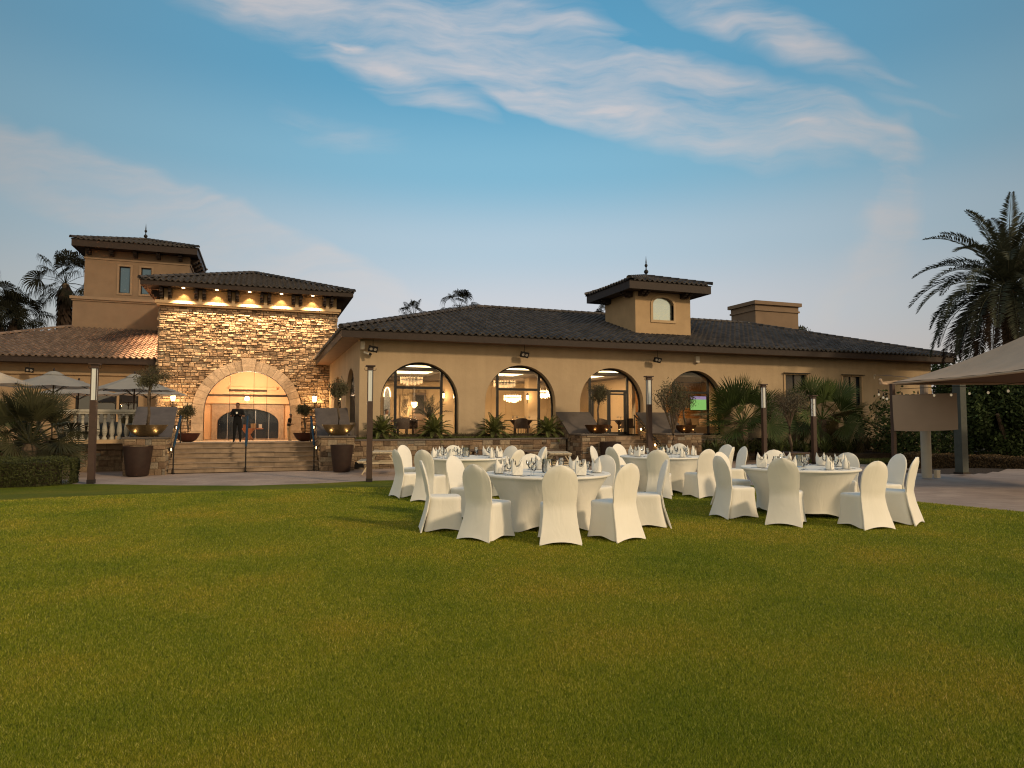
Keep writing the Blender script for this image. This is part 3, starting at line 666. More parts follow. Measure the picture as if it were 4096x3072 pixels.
ia = [mb.v((x, cy0 - .05, z)) for x, z in a]; ib = [mb.v((x, cy0 - .05, z)) for x, z in b]; ic = [mb.v((x, cy0 - .001, z)) for x, z in b]; id_ = [mb.v((x, cy0 + .12, z)) for x, z in a]
for k in range(n):
    k2 = (k + 1) % n; mb.f((ia[k], ia[k2], ib[k2], ib[k])); mb.f((ib[k], ib[k2], ic[k2], ic[k])); mb.f((ia[k], ia[k2], id_[k2], id_[k]))
cw = mb.build('cupola_window', m_trim, cup, w=True)
for x0_, x1_, z0_, z1_ in ((18.45, 18.52, 7.4, 7.95), (19.7, 19.78, 7.4, 7.95)):
    pass
# spandrels close the square opening above the arched head
mb = MB()
for s in (-1, 1):
    P_ = [(19.11 + s * .612, cy0 + .001, 7.5)] + [(19.11 + s * .61 * math.cos(math.pi / 2 * k / 8), cy0 + .001, 7.5 + .36 * math.sin(math.pi / 2 * k / 8)) for k in range(9)] + [(19.11, cy0 + .001, 7.87), (19.11 + s * .612, cy0 + .001, 7.87)]
    mb.poly(P_)
mb.build('spandrel', m_stucco, cup, w=True)
mb = MB(); mb.poly([(18.5, cy0 + .13, 6.7), (19.72, cy0 + .13, 6.7), (19.72, cy0 + .13, 7.86), (18.5, cy0 + .13, 7.86)]); mb.build('cupola_pane', mat('sky_mirror_pane', (.5, .55, .52), .08, metal=.85, bump=.03, bscale=1.2), cup, w=True)
# chimney block
mb = MB(); mb.box(30.9, 34.5, 37.0, 39.5, 5.2, 9.0); mb.box(30.82, 34.58, 36.92, 39.58, 9.0, 9.12); mb.box(30.88, 34.52, 36.98, 39.52, 9.12, 9.42); mb.box(30.72, 34.68, 36.82, 39.68, 9.42, 9.66)
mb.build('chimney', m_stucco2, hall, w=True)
# hall interior shell
mb = MB(); mb.box(HX0 + .4, HX1 - .4, HY + .41, HB - .41, FZ - .12, FZ - .02); mb.build('interior_floor', m_floor, hall, w=True)
mb = MB(); zc = 3.78
xs = [HX0 + .4] + [q for c in (6.3, 10.9, 15.4) for q in (c - 1.3, c + 1.3)] + [24.0]
for a, b in zip(xs, xs[1:]):
    if b - a > 2.59 and b - a < 2.61: mb.box(a, b, HY + .41, 30.0, zc, zc + .1); mb.box(a, b, 33.2, 37, zc, zc + .1)
    else: mb.box(a, b, HY + .41, 37, zc, zc + .1)
mb.box(HX0 + .4, 24, HY + .41, 37, zc + .32, zc + .4)
mb.build('interior_ceiling', m_ceil, hall, w=True)
for c in (6.3, 10.9, 15.4):
    mb = MB()
    for q in ((c - 1.3, c + 1.3, 33.1, 33.18), (c - 1.3, c + 1.3, 30.0, 30.08), (c - 1.3, c - 1.22, 30.1, 33.1), (c + 1.22, c + 1.3, 30.1, 33.1)): mb.box(q[0], q[1], q[2], q[3], zc + .12, zc + .26)
    mb.build('cove_light', m_cove, hall, w=True)
    light('AREA', (c, 31.6, zc + .05), 120, (1, .66, .34), 2.2, hall)
mb = MB(); mb.box(HX0 + .41, 17.6, 36.5, 36.7, FZ, 4.45); mb.box(17.6, 17.8, 30.4, 36.7, FZ, 4.45)
for c, y in ((3.9 + 4.6, 32.6), (13.0, 32.6)): mb.box(c - .28, c + .28, y - .28, y + .28, FZ, 4.45)
mb.box(23.9, 24.1, HY + .41, 36.7, FZ, 4.45)
for x in np.arange(4.6, 17, 1.25):          # panel mouldings
    for q in ((x, x + .9, 1.9, 1.93), (x, x + .9, 3.4, 3.43)): mb.box(q[0], q[1], 36.46, 36.499, q[2], q[3])
    for xx in (x, x + .87): mb.box(xx, xx + .03, 36.46, 36.499, 1.93, 3.4)
mb.box(HX0 + .41, 17.6, 36.44, 36.499, 1.65, 1.72); mb.box(HX0 + .41, 17.6, 36.4, 36.499, 3.6, 3.7)
mb.build('interior_wall', m_cream, hall, w=True)
mb = MB(); mb.box(17.81, 23.9, 33.4, 33.6, FZ, 4.45)
for k in range(22): mb.box(17.82, 23.88, 33.36, 33.399, 1.0 + k * .155, 1.0 + k * .155 + .12)
mb.build('timber_wall', mat('warm_timber', (.50, .26, .10), .6, var=.2, scale=5), hall, w=True)
light('AREA', (20.6, 31.2, 3.7), 110, (1, .6, .26), 1.8, hall)
# rear door and patterned relief panel, seen through the first arch
p0 = atY(1651, 1570, 36.4); p1 = atY(1702, 1682, 36.4)
mb = MB(); mb.box(p0.x, p1.x, 36.34, 36.42, FZ, p0.z, m=0); mb.box(p0.x + .12, p1.x - .12, 36.30, 36.339, 2.0, p0.z - .15, m=1)
mb.build('inner_door', [mat('taupe_door', (.17, .12, .09), .5), m_dark], hall, w=True)

# ================================================================== STONE ENTRANCE TOWER
TY = 42.0; TX0, TX1 = -5.45, 4.12; TB = .40
tower = thing('entrance_tower', 'stacked ledge-stone entrance tower with a big round arch and glowing eave lights', 'building', (-.67, TY, TB))
ACX, AR, AS = -.765, 2.33, 2.14
mb = MB(); wall_with_openings(mb, (0, TY, 0), (1, 0, 0), (0, -1, 0), TX0, TX1, TB - .6, 8.0, .5, [(ACX, AR, AS, TB + .05)])
for x in (TX0, TX1 - .4): mb.box(x, x + .4, TY + .5, TY + 10.2, TB - .6, 8.0)
mb.build('backing_wall', m_mortar, tower, w=True)
mb = MB()
def skarch(x0, x1, z0, z1):
    m = (x0 + x1) / 2 + TX0; z = (z0 + z1) / 2 + TB
    return (z > AS and math.hypot(m - ACX, z - AS) < AR + .58) or (z <= AS and abs(m - ACX) < AR + .58)
stones(mb, (TX0, TY, TB), (1, 0, 0), (0, -1, 0), TX1 - TX0, 7.58, rows=(.09, .22), widths=(.12, .42), relief=(.03, .14), jit=.028, skip=skarch)
stones(mb, (TX0, TY, TB), (0, 1, 0), (-1, 0, 0), 8.5, 7.58, relief=(.03, .12), widths=(.25, .7)); stones(mb, (TX1, TY + .01, TB), (0, 1, 0), (1, 0, 0), 8.5, 7.58, relief=(.03, .12), widths=(.25, .7))
mb.build('ledge_stone_facing', m_stone, tower, w=True)
# arch ring: voussoirs, jambs, keystone, plinth blocks
mb = MB(); r0, r1 = AR, AR + .60
def vous(a0, a1, rin, rout, dep, t):
    P = lambda r, a, y: (ACX - r * math.cos(a), y, AS + r * math.sin(a)); y0, y1 = TY - dep, TY + .02; g = .006
    a0 += g / r0; a1 -= g / r0; n = 4; A = [a0 + (a1 - a0) * k / n for k in range(n + 1)]
    fi = [mb.v(P(rin, a, y0)) for a in A]; fo = [mb.v(P(rout - .02, a, y0 + random.uniform(0, .012))) for a in A]; bi = [mb.v(P(rin, a, y1 + .4)) for a in A]; bo = [mb.v(P(rout, a, y1)) for a in A]
    for k in range(n): mb.f((fi[k], fi[k + 1], fo[k + 1], fo[k]), t); mb.f((fo[k], fo[k + 1], bo[k + 1], bo[k]), t); mb.f((bi[k], bi[k + 1], fi[k + 1], fi[k]), t)
    mb.f((fi[0], fo[0], bo[0], bi[0]), t); mb.f((fi[-1], bi[-1], bo[-1], fo[-1]), t)
kw = .135; A = [kw] ; nv = 10
for s in (0, 1):
    for k in range(nv):
        a0 = (math.pi / 2 - kw) * k / nv; a1 = (math.pi / 2 - kw) * (k + 1) / nv
        if s: a0, a1 = math.pi - a1, math.pi - a0
        vous(a0, a1, r0, r1, .16, random.random())
vous(math.pi / 2 - kw, math.pi / 2 + kw, r0 - .02, r1 + .14, .24, .6)
for s in (-1, 1):
    z = TB
    for k, h_ in enumerate((.62, .40, .38, .36)):
        xa, xb = sorted((ACX + s * r0, ACX + s * (r1 + (.06 if k == 0 else 0)))); mb.box(xa, xb, TY - (.22 if k == 0 else .16), TY + .42, z + .005, z + h_ - .005, t=random.random()); z += h_
mb.build('arch_surround', m_arch, tower, w=True)
# cornice, frieze with lit bays between dark brackets
mb = MB(); mb.box(TX0 - .12, TX1 + .12, TY - .28, TY + 8.6, 8.0, 8.10); mb.box(TX0 - .2, TX1 + .2, TY - .36, TY + 8.7, 8.10, 8.26); mb.build('cornice', m_trim, tower, w=True)
mb = MB(); mb.box(TX0 + .02, TX1 - .02, TY + .02, TY + 8.4, 8.26, 9.0)
bays = [atY(u, 1150, TY).x for u in (737, 870, 1000, 1126, 1250)]
mids = [(a + b) / 2 for a, b in zip(bays, bays[1:])]
for x in mids + [bays[0] - .88, bays[-1] + .88]: mb.box(x - .09, x + .09, TY - .2, TY + .019, 8.26, 8.92)
mb.build('frieze', m_trim, tower, w=True)
corbels(tower, [(x + s * .21, TY + .01, 8.93, 'y') for x in mids for s in (-1, 1)] + [(bays[0] - .88 + .21, TY + .01, 8.93, 'y'), (bays[0] - 1.1, TY + .01, 8.93, 'y'), (bays[-1] + .67, TY + .01, 8.93, 'y'), (bays[-1] + 1.1, TY + .01, 8.93, 'y')], h=.5, l=.62, wd=.17)
corbels(tower, [(TX0, y, 8.93, 'X') for y in (42.6, 44.0, 45.4, 46.8, 48.2)] + [(TX1, y, 8.93, 'x') for y in (42.6, 44.0, 45.4, 46.8, 48.2)], h=.5, l=.5, wd=.2)
hip_roof(tower, TX0 - .9, TX1 + .9, TY - 1.0, TY + 10.4, 9.2, .33, fas=.25, pitch=.29, row=.40)
for i, x in enumerate(bays):
    mb = MB(); mb.lathe([(.085, 0), (.085, -.02)], (x, TY - .42, 8.978), 14, capb=True, capt=True); dl = mb.build('eave_downlight', m_bulb, tower, w=True)
    light('SPOT', (x, TY - .88, 8.93), 1450, (1, .66, .35), .04, tower, (R(6), 0, 0), 92, .55)
    light('SPOT', (x, TY - .26, 8.9), 55, (1, .66, .28), .03, tower, (R(12), 0, 0), 82, .5)
light('SPOT', (TX0 - .5, TY + 1.5, 8.7), 6500, (1, .55, .28), .05, tower, (R(0), R(-18), 0), 100, .9)
light('SPOT', (TX0 - .5, TY + 4.5, 8.7), 2500, (1, .55, .28), .05, tower, (R(0), R(-10), 0), 120, .9)
# lobby: glass screen in the arch, warm walls, inner arch with dark doors
mb = MB(); y = TY + .44; q = [(ACX - AR, y, TB)] + [(ACX - AR * math.cos(math.pi * k / 32), y, AS + AR * math.sin(math.pi * k / 32)) for k in range(33)] + [(ACX + AR, y, TB)]
mb.poly(q); mb.build('glass_screen', m_glass, tower, w=True)
mb = MB()
for u in (919, 1015, 1067): x = atY(u, 1600, y).x; mb.bar((x, y - .02, TB), (x, y - .02, AS + math.sqrt(AR * AR - (x - ACX) ** 2)), .02, .02)
for a, b in zip(q[1:], q[2:]): mb.bar(a, b, .05, .03)
mb.build('glass_joint', m_dark, tower, w=True)
mb = MB(); mb.box(ACX - AR + .05, ACX + AR - .05, y + .06, y + .16, 3.0, 3.13); mb.box(ACX - 1.05, ACX + 1.0, y + .05, y + .3, 3.3, 3.42); mb.build('door_header', mat('header_bar', (.16, .10, .06), .5), tower, w=True)
IY = 49.0
mb = MB(); wall_with_openings(mb, (0, IY, 0), (1, 0, 0), (0, -1, 0), TX0 + .4, TX1 - .4, TB - .1, 5.0, .3, [(-.85, 1.92, 1.45, TB + .01, .50)])
mb.box(-4.2, -3.9, TY + .52, IY, TB - .1, 5.0); mb.box(2.35, 2.65, TY + .52, IY, TB - .1, 5.0); mb.box(TX0 + .4, TX1 - .4, TY + .52, IY, 4.95, 5.05)
mb.box(-3.85, 2.3, IY - .3, IY - .003, 2.75, 3.0); mb.box(-2.1, .9, IY - .2, IY - .003, 3.7, 3.85)
mb.build('lobby_wall', m_orange, tower, w=True)
mb = MB(); wall_with_openings(mb, (0, IY - .1, 0), (1, 0, 0), (0, -1, 0), -3.1, 1.4, TB, 2.72, .08, [(-.85, 1.92, 1.45, TB + .01, .50)]); mb.build('inner_portal', m_arch, tower, w=True)
mb = MB(); mb.box(TX0 + .4, TX1 - .4, TY + .05, IY + .5, TB - .15, TB); mb.build('lobby_floor', m_floor, tower, w=True)
mb = MB(); mb.box(-3.0, 1.3, IY + .35, IY + .4, TB, 3.0); ind = mb.build('inner_glass_door', m_navy, tower, w=True)
mb = MB()
for x in (-2.15, -1.3, -.4, .45): mb.bar((x, IY + .33, TB), (x, IY + .33, 2.6), .05, .03)
mb.build('door_stile', m_steel, ind, w=True)
mb = MB(); mb.lathe([(.02, .30), (.12, .2), (.17, .05), (.12, -.05), (.02, -.08)], (atY(988, 1600, 47.0).x, 47.0, atY(988, 1600, 47.0).z), 12, capt=True, capb=True); mb.build('lobby_lamp', m_crysl, tower, w=True, smooth=True)
light('POINT', (-.8, 46.6, 3.3), 420, (1, .72, .44), .3, tower); light('POINT', (-.8, 44.2, 3.9), 320, (1, .72, .44), .4, tower)

# ================================================================== REAR TOWER AND LOW WING
rear = thing('rear_tower', 'plain tan stucco tower behind with two narrow blue windows', 'building', (-7.8, 50, TB))
mb = MB(); RW = [(-8.89, -8.25, 9.9, 11.65), (-7.63, -7.02, 9.9, 11.65)]
wall_with_openings(mb, (0, 50.0, 0), (1, 0, 0), (0, -1, 0), -10.85, -4.75, 9.2, 12.7, .25, [], RW)
mb.box(-10.85, -10.6, 50.25, 55.6, 9.2, 12.7); mb.box(-5.0, -4.75, 50.25, 55.6, 9.2, 12.7); mb.box(-10.6, -5.0, 55.35, 55.6, 9.2, 12.7)
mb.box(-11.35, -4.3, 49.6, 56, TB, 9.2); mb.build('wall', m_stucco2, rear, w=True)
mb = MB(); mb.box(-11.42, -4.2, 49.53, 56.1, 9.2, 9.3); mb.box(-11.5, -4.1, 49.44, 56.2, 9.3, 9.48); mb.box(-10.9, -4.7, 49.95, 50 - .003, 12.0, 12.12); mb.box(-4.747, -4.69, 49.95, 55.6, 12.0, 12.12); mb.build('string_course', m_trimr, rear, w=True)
for (xa, xb, za, zb) in RW:
    mb = MB(); o = .12
    for q in ((xa - o, xb + o, zb, zb + o), (xa - o, xb + o, za - o, za), (xa - o, xa, za, zb), (xb, xb + o, za, zb)): mb.box(q[0], q[1], 49.95, 49.997, q[2], q[3])
    fr = mb.build('window', m_trimr, rear, w=True)
    mb = MB(); mb.poly([(xa, 50.15, za), (xb, 50.15, za), (xb, 50.15, zb), (xa, 50.15, zb)]); mb.build('pane', mat('blue_mirror_pane', (.10, .15, .20), .05, metal=.8), fr, w=True)
    mb = MB(); 
    for a, b in (((xa + .03, 50.12, za), (xa + .03, 50.12, zb)), ((xb - .03, 50.12, za), (xb - .03, 50.12, zb)), ((xa, 50.12, za + .03), (xb, 50.12, za + .03)), ((xa, 50.12, zb - .03), (xb, 50.12, zb - .03))): mb.bar(a, b, .05, .05)
    mb.build('frame', m_black, fr, w=True)
hip_roof(rear, -11.46, -4.18, 49.0, 56.3, 13.0, .30, fas=.42, pitch=.28, row=.38)
finial(rear, (-7.82, 52.6, 14.05), 1.25)
corbels(rear, [(x, 50.0, 12.6, 'y') for x in (-10.6, -9.3, -7.95, -6.6, -5.3)] + [(-4.75, y, 12.6, 'x') for y in (50.6, 51.8, 53, 54.2)], h=.36, l=.6, wd=.22)
wing = thing('low_wing', 'low side wing under a broad brown tiled roof left of the stone tower', 'building', (-11, 43.2, TB))
WE = 42.35; WZ = 5.0; WS = .335; kk = math.sqrt(1 + WS * WS)
mb = MB(); wx0 = -22.0
tiles(mb, (wx0, WE, WZ), (1, 0, 0), (0, 1, WS), TX0 - wx0 - .1, lambda s: max(0, min(7.3, 7.3 + (wx0 + s + 11.4) * .98)) * kk, .29, .40)
A_ = Vector((wx0 + 3.2, WE, WZ)); 
mb.poly([(wx0 + 3.9, WE, WZ - .02), (TX0 - .1, WE, WZ - .02), (TX0 - .1, WE + 7.3, WZ + 7.3 * WS - .02), (-11.4, WE + 7.3, WZ + 7.3 * WS - .02)], .3)
rf = mb.build('roof', m_tilew, wing, w=True)
mb = MB(); capline(mb, (wx0 + 3.2, WE, WZ + .03), (-11.4, WE + 7.3, WZ + 7.3 * WS + .05)); mb.build('ridge_cap', m_tilew, rf, w=True)
mb = MB(); mb.box(wx0, TX0 - .1, WE + .04, WE + .09, WZ - .30, WZ + .01); mb.build('fascia', m_wood, wing, w=True)
mb = MB(); mb.box(wx0, TX0 - .1, WE + .092, WE + .9, WZ - .30, WZ - .27); mb.build('soffit', m_wood, wing, w=True)
mb = MB(); WW = [(-9.6, -7.62, TB + .05, 3.05), (-7.5, -6.55, TB + .05, 3.15)]
wall_with_openings(mb, (0, WE + .9, 0), (1, 0, 0), (0, -1, 0), wx0, TX0 - .1, TB - .3, WZ - .2, .3, [], WW)
mb.box(wx0, TX0 - .2, WE + .78, WE + .897, 4.1, 4.22); mb.box(wx0, TX0 - .2, WE + 3.8, WE + 4.0, TB, 4.6)
mb.build('wall', mat('wing_stucco', (.28, .20, .125), .9, var=.1, scale=1.3, bump=.004, bscale=60), wing, w=True)  # darker stucco copy, the weaker light on the wing put into its colour
for k, (xa, xb, za, zb) in enumerate(WW):
    mb = MB()
    for x in (xa + .04, xb - .04): mb.bar((x, WE + 1.0, za), (x, WE + 1.0, zb), .08, .08)
    mb.bar((xa, WE + 1.0, zb - .04), (xb, WE + 1.0, zb - .04), .08, .08); mb.bar((xa, WE + 1.0, za + .05), (xb, WE + 1.0, za + .05), .08, .08)
    if k == 0: mb.bar(((xa + xb) / 2, WE + 1.0, za), ((xa + xb) / 2, WE + 1.0, zb), .05, .05)
    fr = mb.build('glazed_door', m_black, wing, w=True); mb = MB(); mb.poly([(xa, WE + 1.05, za), (xb, WE + 1.05, za), (xb, WE + 1.05, zb), (xa, WE + 1.05, zb)]); mb.build('pane', glassmat('door_glass', .08, (.35, .37, .4)), fr, w=True)
light('POINT', (-7.2, WE + 2.4, 3.6), 12, (1, .65, .35), .1, wing)

# ================================================================== TERRACE, STEPS, WALLS
def tz(y): return .72 - .26 * max(0, min(1, (y - 28.75) / 13.3))
terr = MB(); ys = [28.75, 31, 34, 37, 40, 42.05, 43.3]
idx = [[terr.v((x, y, tz(y))) for x in (-30, TX0, -3.1, 2.0, HX0)] for y in ys]
for j in range(len(ys) - 1):
    for i in range(4): terr.f((idx[j][i], idx[j][i + 1], idx[j + 1][i + 1], idx[j + 1][i]))
terr.box(-30, -4.41, 29.25, 29.6, .5, .717); terr.box(2.0, 3.72, 28.76, 29.2, .3, .70)
tag(terr.build('terrace_paving', pavemat('terrace_stone', (.36, .26, .17), (.42, .31, .21), (.2, .15, .1))), kind='structure')
SX0, SX1 = -3.10, 2.05
st = thing('entrance_steps', 'six broad warm stone steps climbing to the big arched entrance', 'steps', (-.5, 27, -.3)); mb = MB()
for k in range(6):
    z0, z1 = -.3 + k * .17, -.3 + (k + 1) * .17; y = 27.0 + k * .35; x = SX0
    while x < SX1 - .01:
        x1 = min(x + random.uniform(.5, 1.1), SX1); t = random.random()
        if SX1 - x1 < .25: x1 = SX1
        mb.box(x + .002, x1 - .002, y + .02, 29.1 if k == 5 else y + .50, z0 + (.0 if k == 0 else -.05), z1 - .032, t=t); x = x1
mb.build('riser', m_step, st, w=True)
mb = MB()
for k in range(6):
    z1 = -.3 + (k + 1) * .17; y = 27.0 + k * .35; x = SX0
    while x < SX1 - .01:
        x1 = min(x + random.uniform(.7, 1.2), SX1)
        if SX1 - x1 < .3: x1 = SX1
        mb.box(x + .002, x1 - .002, y - .025, y + .5 if k < 5 else 28.9, z1 - .03, z1 + (.003 if k == 5 else 0), t=random.random()); x = x1
mb.build('tread', m_step, st, w=True)
def low_wall(name, label, x0, x1, yf, yb, z0, z1, coping=True, over=.06, sides=True, cat='wall', group=None, relief=(.01, .05)):
    r = thing(name, label, cat, ((x0 + x1) / 2, yf, z0), group=group); mb = MB(); mb.box(x0, x1, yf, yb, z0, z1 - (.06 if coping else 0)); mb.build('core', m_mortar, r, w=True)
    mb = MB(); stones(mb, (x0, yf, z0), (1, 0, 0), (0, -1, 0), x1 - x0, z1 - z0 - .06, rows=(.13, .24), widths=(.18, .5), relief=relief, jit=.008)
    if sides:
        stones(mb, (x0, yf, z0), (0, 1, 0), (-1, 0, 0), yb - yf, z1 - z0 - .06, rows=(.13, .24), widths=(.18, .5), relief=relief, jit=.008)
        stones(mb, (x1, yf, z0), (0, 1, 0), (1, 0, 0), yb - yf, z1 - z0 - .06, rows=(.13, .24), widths=(.18, .5), relief=relief, jit=.008)
    mb.build('stone_facing', m_stonel, r, w=True)
    if coping: mb = MB(); mb.box(x0 - over, x1 + over, yf - over, yb + .003, z1 - .06, z1); mb.build('coping', m_slab, r, w=True)
    return r
def cheek(name, label, x0, x1, yf, yp, yt, z0, zp, zt, group):
    """stone pier in front with a slab, and a cheek wall whose smooth slab climbs behind it"""
    r = low_wall(name, label, x0, x1, yf, yp, z0, zp, cat='wall', group=group, over=.07)
    mb = MB(); Z = -.02
    pts = [(yp + .01, z0), (yt, z0), (yt, zt - .09), (yp + .01, zp - .09)]
    for x in (x0 + .02, x1 - .02): mb.poly([(x, a, b) for a, b in pts])
    mb.poly([(x0 + .02, yt, z0), (x1 - .02, yt, z0), (x1 - .02, yt, zt - .09), (x0 + .02, yt, zt - .09)]); mb.build('cheek_core', m_mortar, r, w=True)
    sl = (zt - zp) / (yt - yp); mb = MB()
    for x, nx in ((x0 + .02, -1), (x1 - .02, 1)):
        stones(mb, (x, yp, z0), (0, 1, 0), (nx, 0, 0), yt - yp, zt - z0, rows=(.13, .22), widths=(.18, .4), relief=(.01, .05), jit=.008, skip=lambda a, b, c, d: d + z0 > zp - .05 + sl * a)
    mb.build('cheek_facing', m_stonel, r, w=True)
    mb = MB(); o = .05; q = [(yp - .02, zp + .004), (yt + .05, zt + .004), (yt + .05, zt - .09), (yp - .02, zp - .058)]
    L = [mb.v((x0 - o, a, b)) for a, b in q]; Rr = [mb.v((x1 + o, a, b)) for a, b in q]
    mb.f(L); mb.f(Rr[::-1])
    for k in range(4): mb.f((L[k], L[(k + 1) % 4], Rr[(k + 1) % 4], Rr[k]))
    mb.build('sloping_slab', m_slab, r, w=True); return r
G1 = 'stone cheek walls beside the entrance steps'; G2 = 'stone cheek walls beside the hall steps'
cheek('cheek_wall', 'stone cheek wall left of the entrance steps, next to the balustrade', -4.42, -3.14, 26.6, 27.85, 29.3, -.34, 1.0, 2.1, G1)
cheek('cheek_wall', 'stone cheek wall right of the entrance steps, at the hall corner', 2.09, 3.32, 26.6, 27.85, 29.3, -.34, 1.0, 2.1, G1)
cheek('cheek_wall', 'stone cheek wall left of the hall door, above the picnic tables', 12.6, 14.2, 25.9, 27.1, 28.45, -.34, 1.02, 1.98, G2)
cheek('cheek_wall', 'stone cheek wall right of the hall door, beside the fan palm', 16.75, 18.5, 25.9, 27.1, 28.45, -.34, 1.02, 1.98, G2)
low_wall('retaining_wall', 'dark stone retaining wall beneath the white balustrade', -14, -4.5, 29.3, 29.6, -.34, .70, coping=False, sides=False)
low_wall('planter_wall', 'long low stone planter wall with a grey coping under the first two arches', 3.40, 12.5, 27.3, 27.6, -.34, .84, sides=False)
low_wall('planter_wall', 'short low stone planter wall below the fourth arch, behind the young palm', 18.6, 22.6, 27.3, 27.6, -.34, .72, sides=True)
mb = MB(); mb.box(3.4, 12.5, 27.62, 28.49, .3, .82); mb.box(18.6, 24, 27.62, 28.49, .3, .72); mb.box(22.7, 37, 24.2, 28.49, -.34, .05); tag(mb.build('planter_soil', m_soil), kind='structure')
st = thing('hall_steps', 'narrow stone steps rising to the glazed hall door', 'steps', (15.5, 26.4, -.3)); mb = MB()
for k in range(7):
    z1 = -.3 + (k + 1) * 1.17 / 7; mb.box(14.24, 16.71, 26.35 + k * .30, 28.49, z1 - 1.17 / 7 - (.0 if k == 0 else .0), z1 - .03, t=random.random())
mb.build('riser', m_step, st, w=True); mb = MB()
for k in range(7):
    z1 = -.3 + (k + 1) * 1.17 / 7; mb.box(14.24, 16.71, 26.325 + k * .30, 26.325 + k * .30 + (.32 if k < 6 else .36), z1 - .028, z1, t=random.random())
mb.build('tread', m_step, st, w=True)
# balustrade
bal = thing('balustrade', 'cream stone balustrade of turned balusters on the terrace edge', 'balustrade', (-5.7, 29.45, .7)); mb = MB()
bx0, bx1 = -7.15, -4.5
mb.box(bx0, bx1, 29.32, 29.58, .72, .86); mb.build('base_rail', m_trim, bal, w=True)
mb = MB(); mb.box(bx0, bx1, 29.31, 29.59, 1.82, 1.90); mb.box(bx0 - .04, bx1, 29.27, 29.63, 1.902, 1.99); mb.build('top_rail', m_column, bal, w=True)
bp = [(.085, .86), (.085, .92), (.06, .95), (.055, 1.0), (.085, 1.08), (.095, 1.18), (.08, 1.32), (.055, 1.5), (.045, 1.62), (.05, 1.66), (.07, 1.68), (.05, 1.71), (.055, 1.75), (.08, 1.78), (.08, 1.82)]
mb = MB(); mb.lathe(bp, (0, 0, 0), 14); b0 = mb.build('baluster', m_column, bal, smooth=50); k = 0
for x in np.arange(bx0 + .14, bx1 - .05, .243):
    o = b0 if k == 0 else b0.copy()
    if k: COL.objects.link(o)
    o.parent = bal; o.location = Vector((x, 29.45, 0)) - bal.location; k += 1
# handrails with blue sleeves
def handrail(label, x, ext=0):
    r = thing('handrail', label, 'handrail', (x, 26.95, -.3), group='handrails on the entrance steps'); mb = MB()
    mb.tube([(x, 29.0, .70), (x, 29.0, 1.74)], .024, 8); mb.build('post', m_black, r, w=True); mb = MB(); mb.tube([(x, 26.95, -.28), (x, 26.95, .62)], .024, 8); mb.lathe([(.06, 0), (.06, .02), (.02, .03)], (x, 26.95, -.3), 10); mb.build('post', m_black, r, w=True)
    mb = MB(); mb.tube([(x, 26.75, .60), (x, 26.95, .63), (x, 29.0, 1.75), (x, 29.15, 1.74)], .026, 8); mb.build('rail', m_black, r, w=True)
    mb = MB(); pts = [Vector((x, 26.95, .63)).lerp(Vector((x, 29.0, 1.75)), q) for q in np.linspace(.0, 1, 9)]; mb.tube(pts, [.036, .046, .040, .048, .042, .047, .041, .046, .036], 8); mb.build('rail_sleeve', m_blue, r, w=True, smooth=True)
handrail('black handrail with blue sleeve along the left cheek wall of the entrance steps', -2.92)
handrail('black handrail with blue sleeve in the middle of the entrance steps', atY(984, 1780, 27).x)
handrail('black handrail with blue sleeve along the right cheek wall of the entrance steps', 1.88)
r = thing('handrail', 'plain dark sloping handrail beside the hall door steps', 'handrail', (16.55, 26.4, -.3)); mb = MB()
mb.tube([(16.55, 26.2, .55), (16.55, 28.4, 1.85)], .03, 8); mb.build('rail', m_black, r, w=True); mb = MB(); mb.tube([(16.55, 26.3, -.3), (16.55, 26.3, .6)], .025, 8); mb.build('post', m_black, r, w=True); mb = MB(); mb.tube([(16.55, 28.35, .8), (16.55, 28.35, 1.8)], .025, 8); mb.build('post', m_black, r, w=True)
# small wall lights on the cheek walls
def steplight(label, p, nx):
    r = thing('step_light', label, 'wall light', p, group='small step lights on the cheek walls'); mb = MB(); p = Vector(p)
    mb.box(p.x - .03, p.x + .03, p.y - .07, p.y + .07, p.z - .07, p.z + .07); mb.build('housing', m_dark, r, w=True)
    mb = MB(); mb.obox(p + Vector((nx * .035, 0, -.01)), (.006, .05, .045)); mb.build('lens', m_lampglow, r, w=True)
    light('POINT', p + Vector((nx * .12, 0, -.05)), 2.6, (1, .62, .25), .03, r)
steplight('upper step light on the left side of the entrance steps', (-3.05, 28.5, 1.32), 1); steplight('lower step light on the left side of the entrance steps', (-3.05, 27.1, .55), 1)
steplight('upper step light on the right side of the entrance steps', (2.00, 28.5, 1.32), -1); steplight('lower step light on the right side of the entrance steps', (2.00, 27.1, .55), -1)
steplight('upper step light right of the hall door steps', (16.66, 27.9, 1.2), -1); steplight('lower step light right of the hall door steps', (16.66, 26.7, .5), -1)

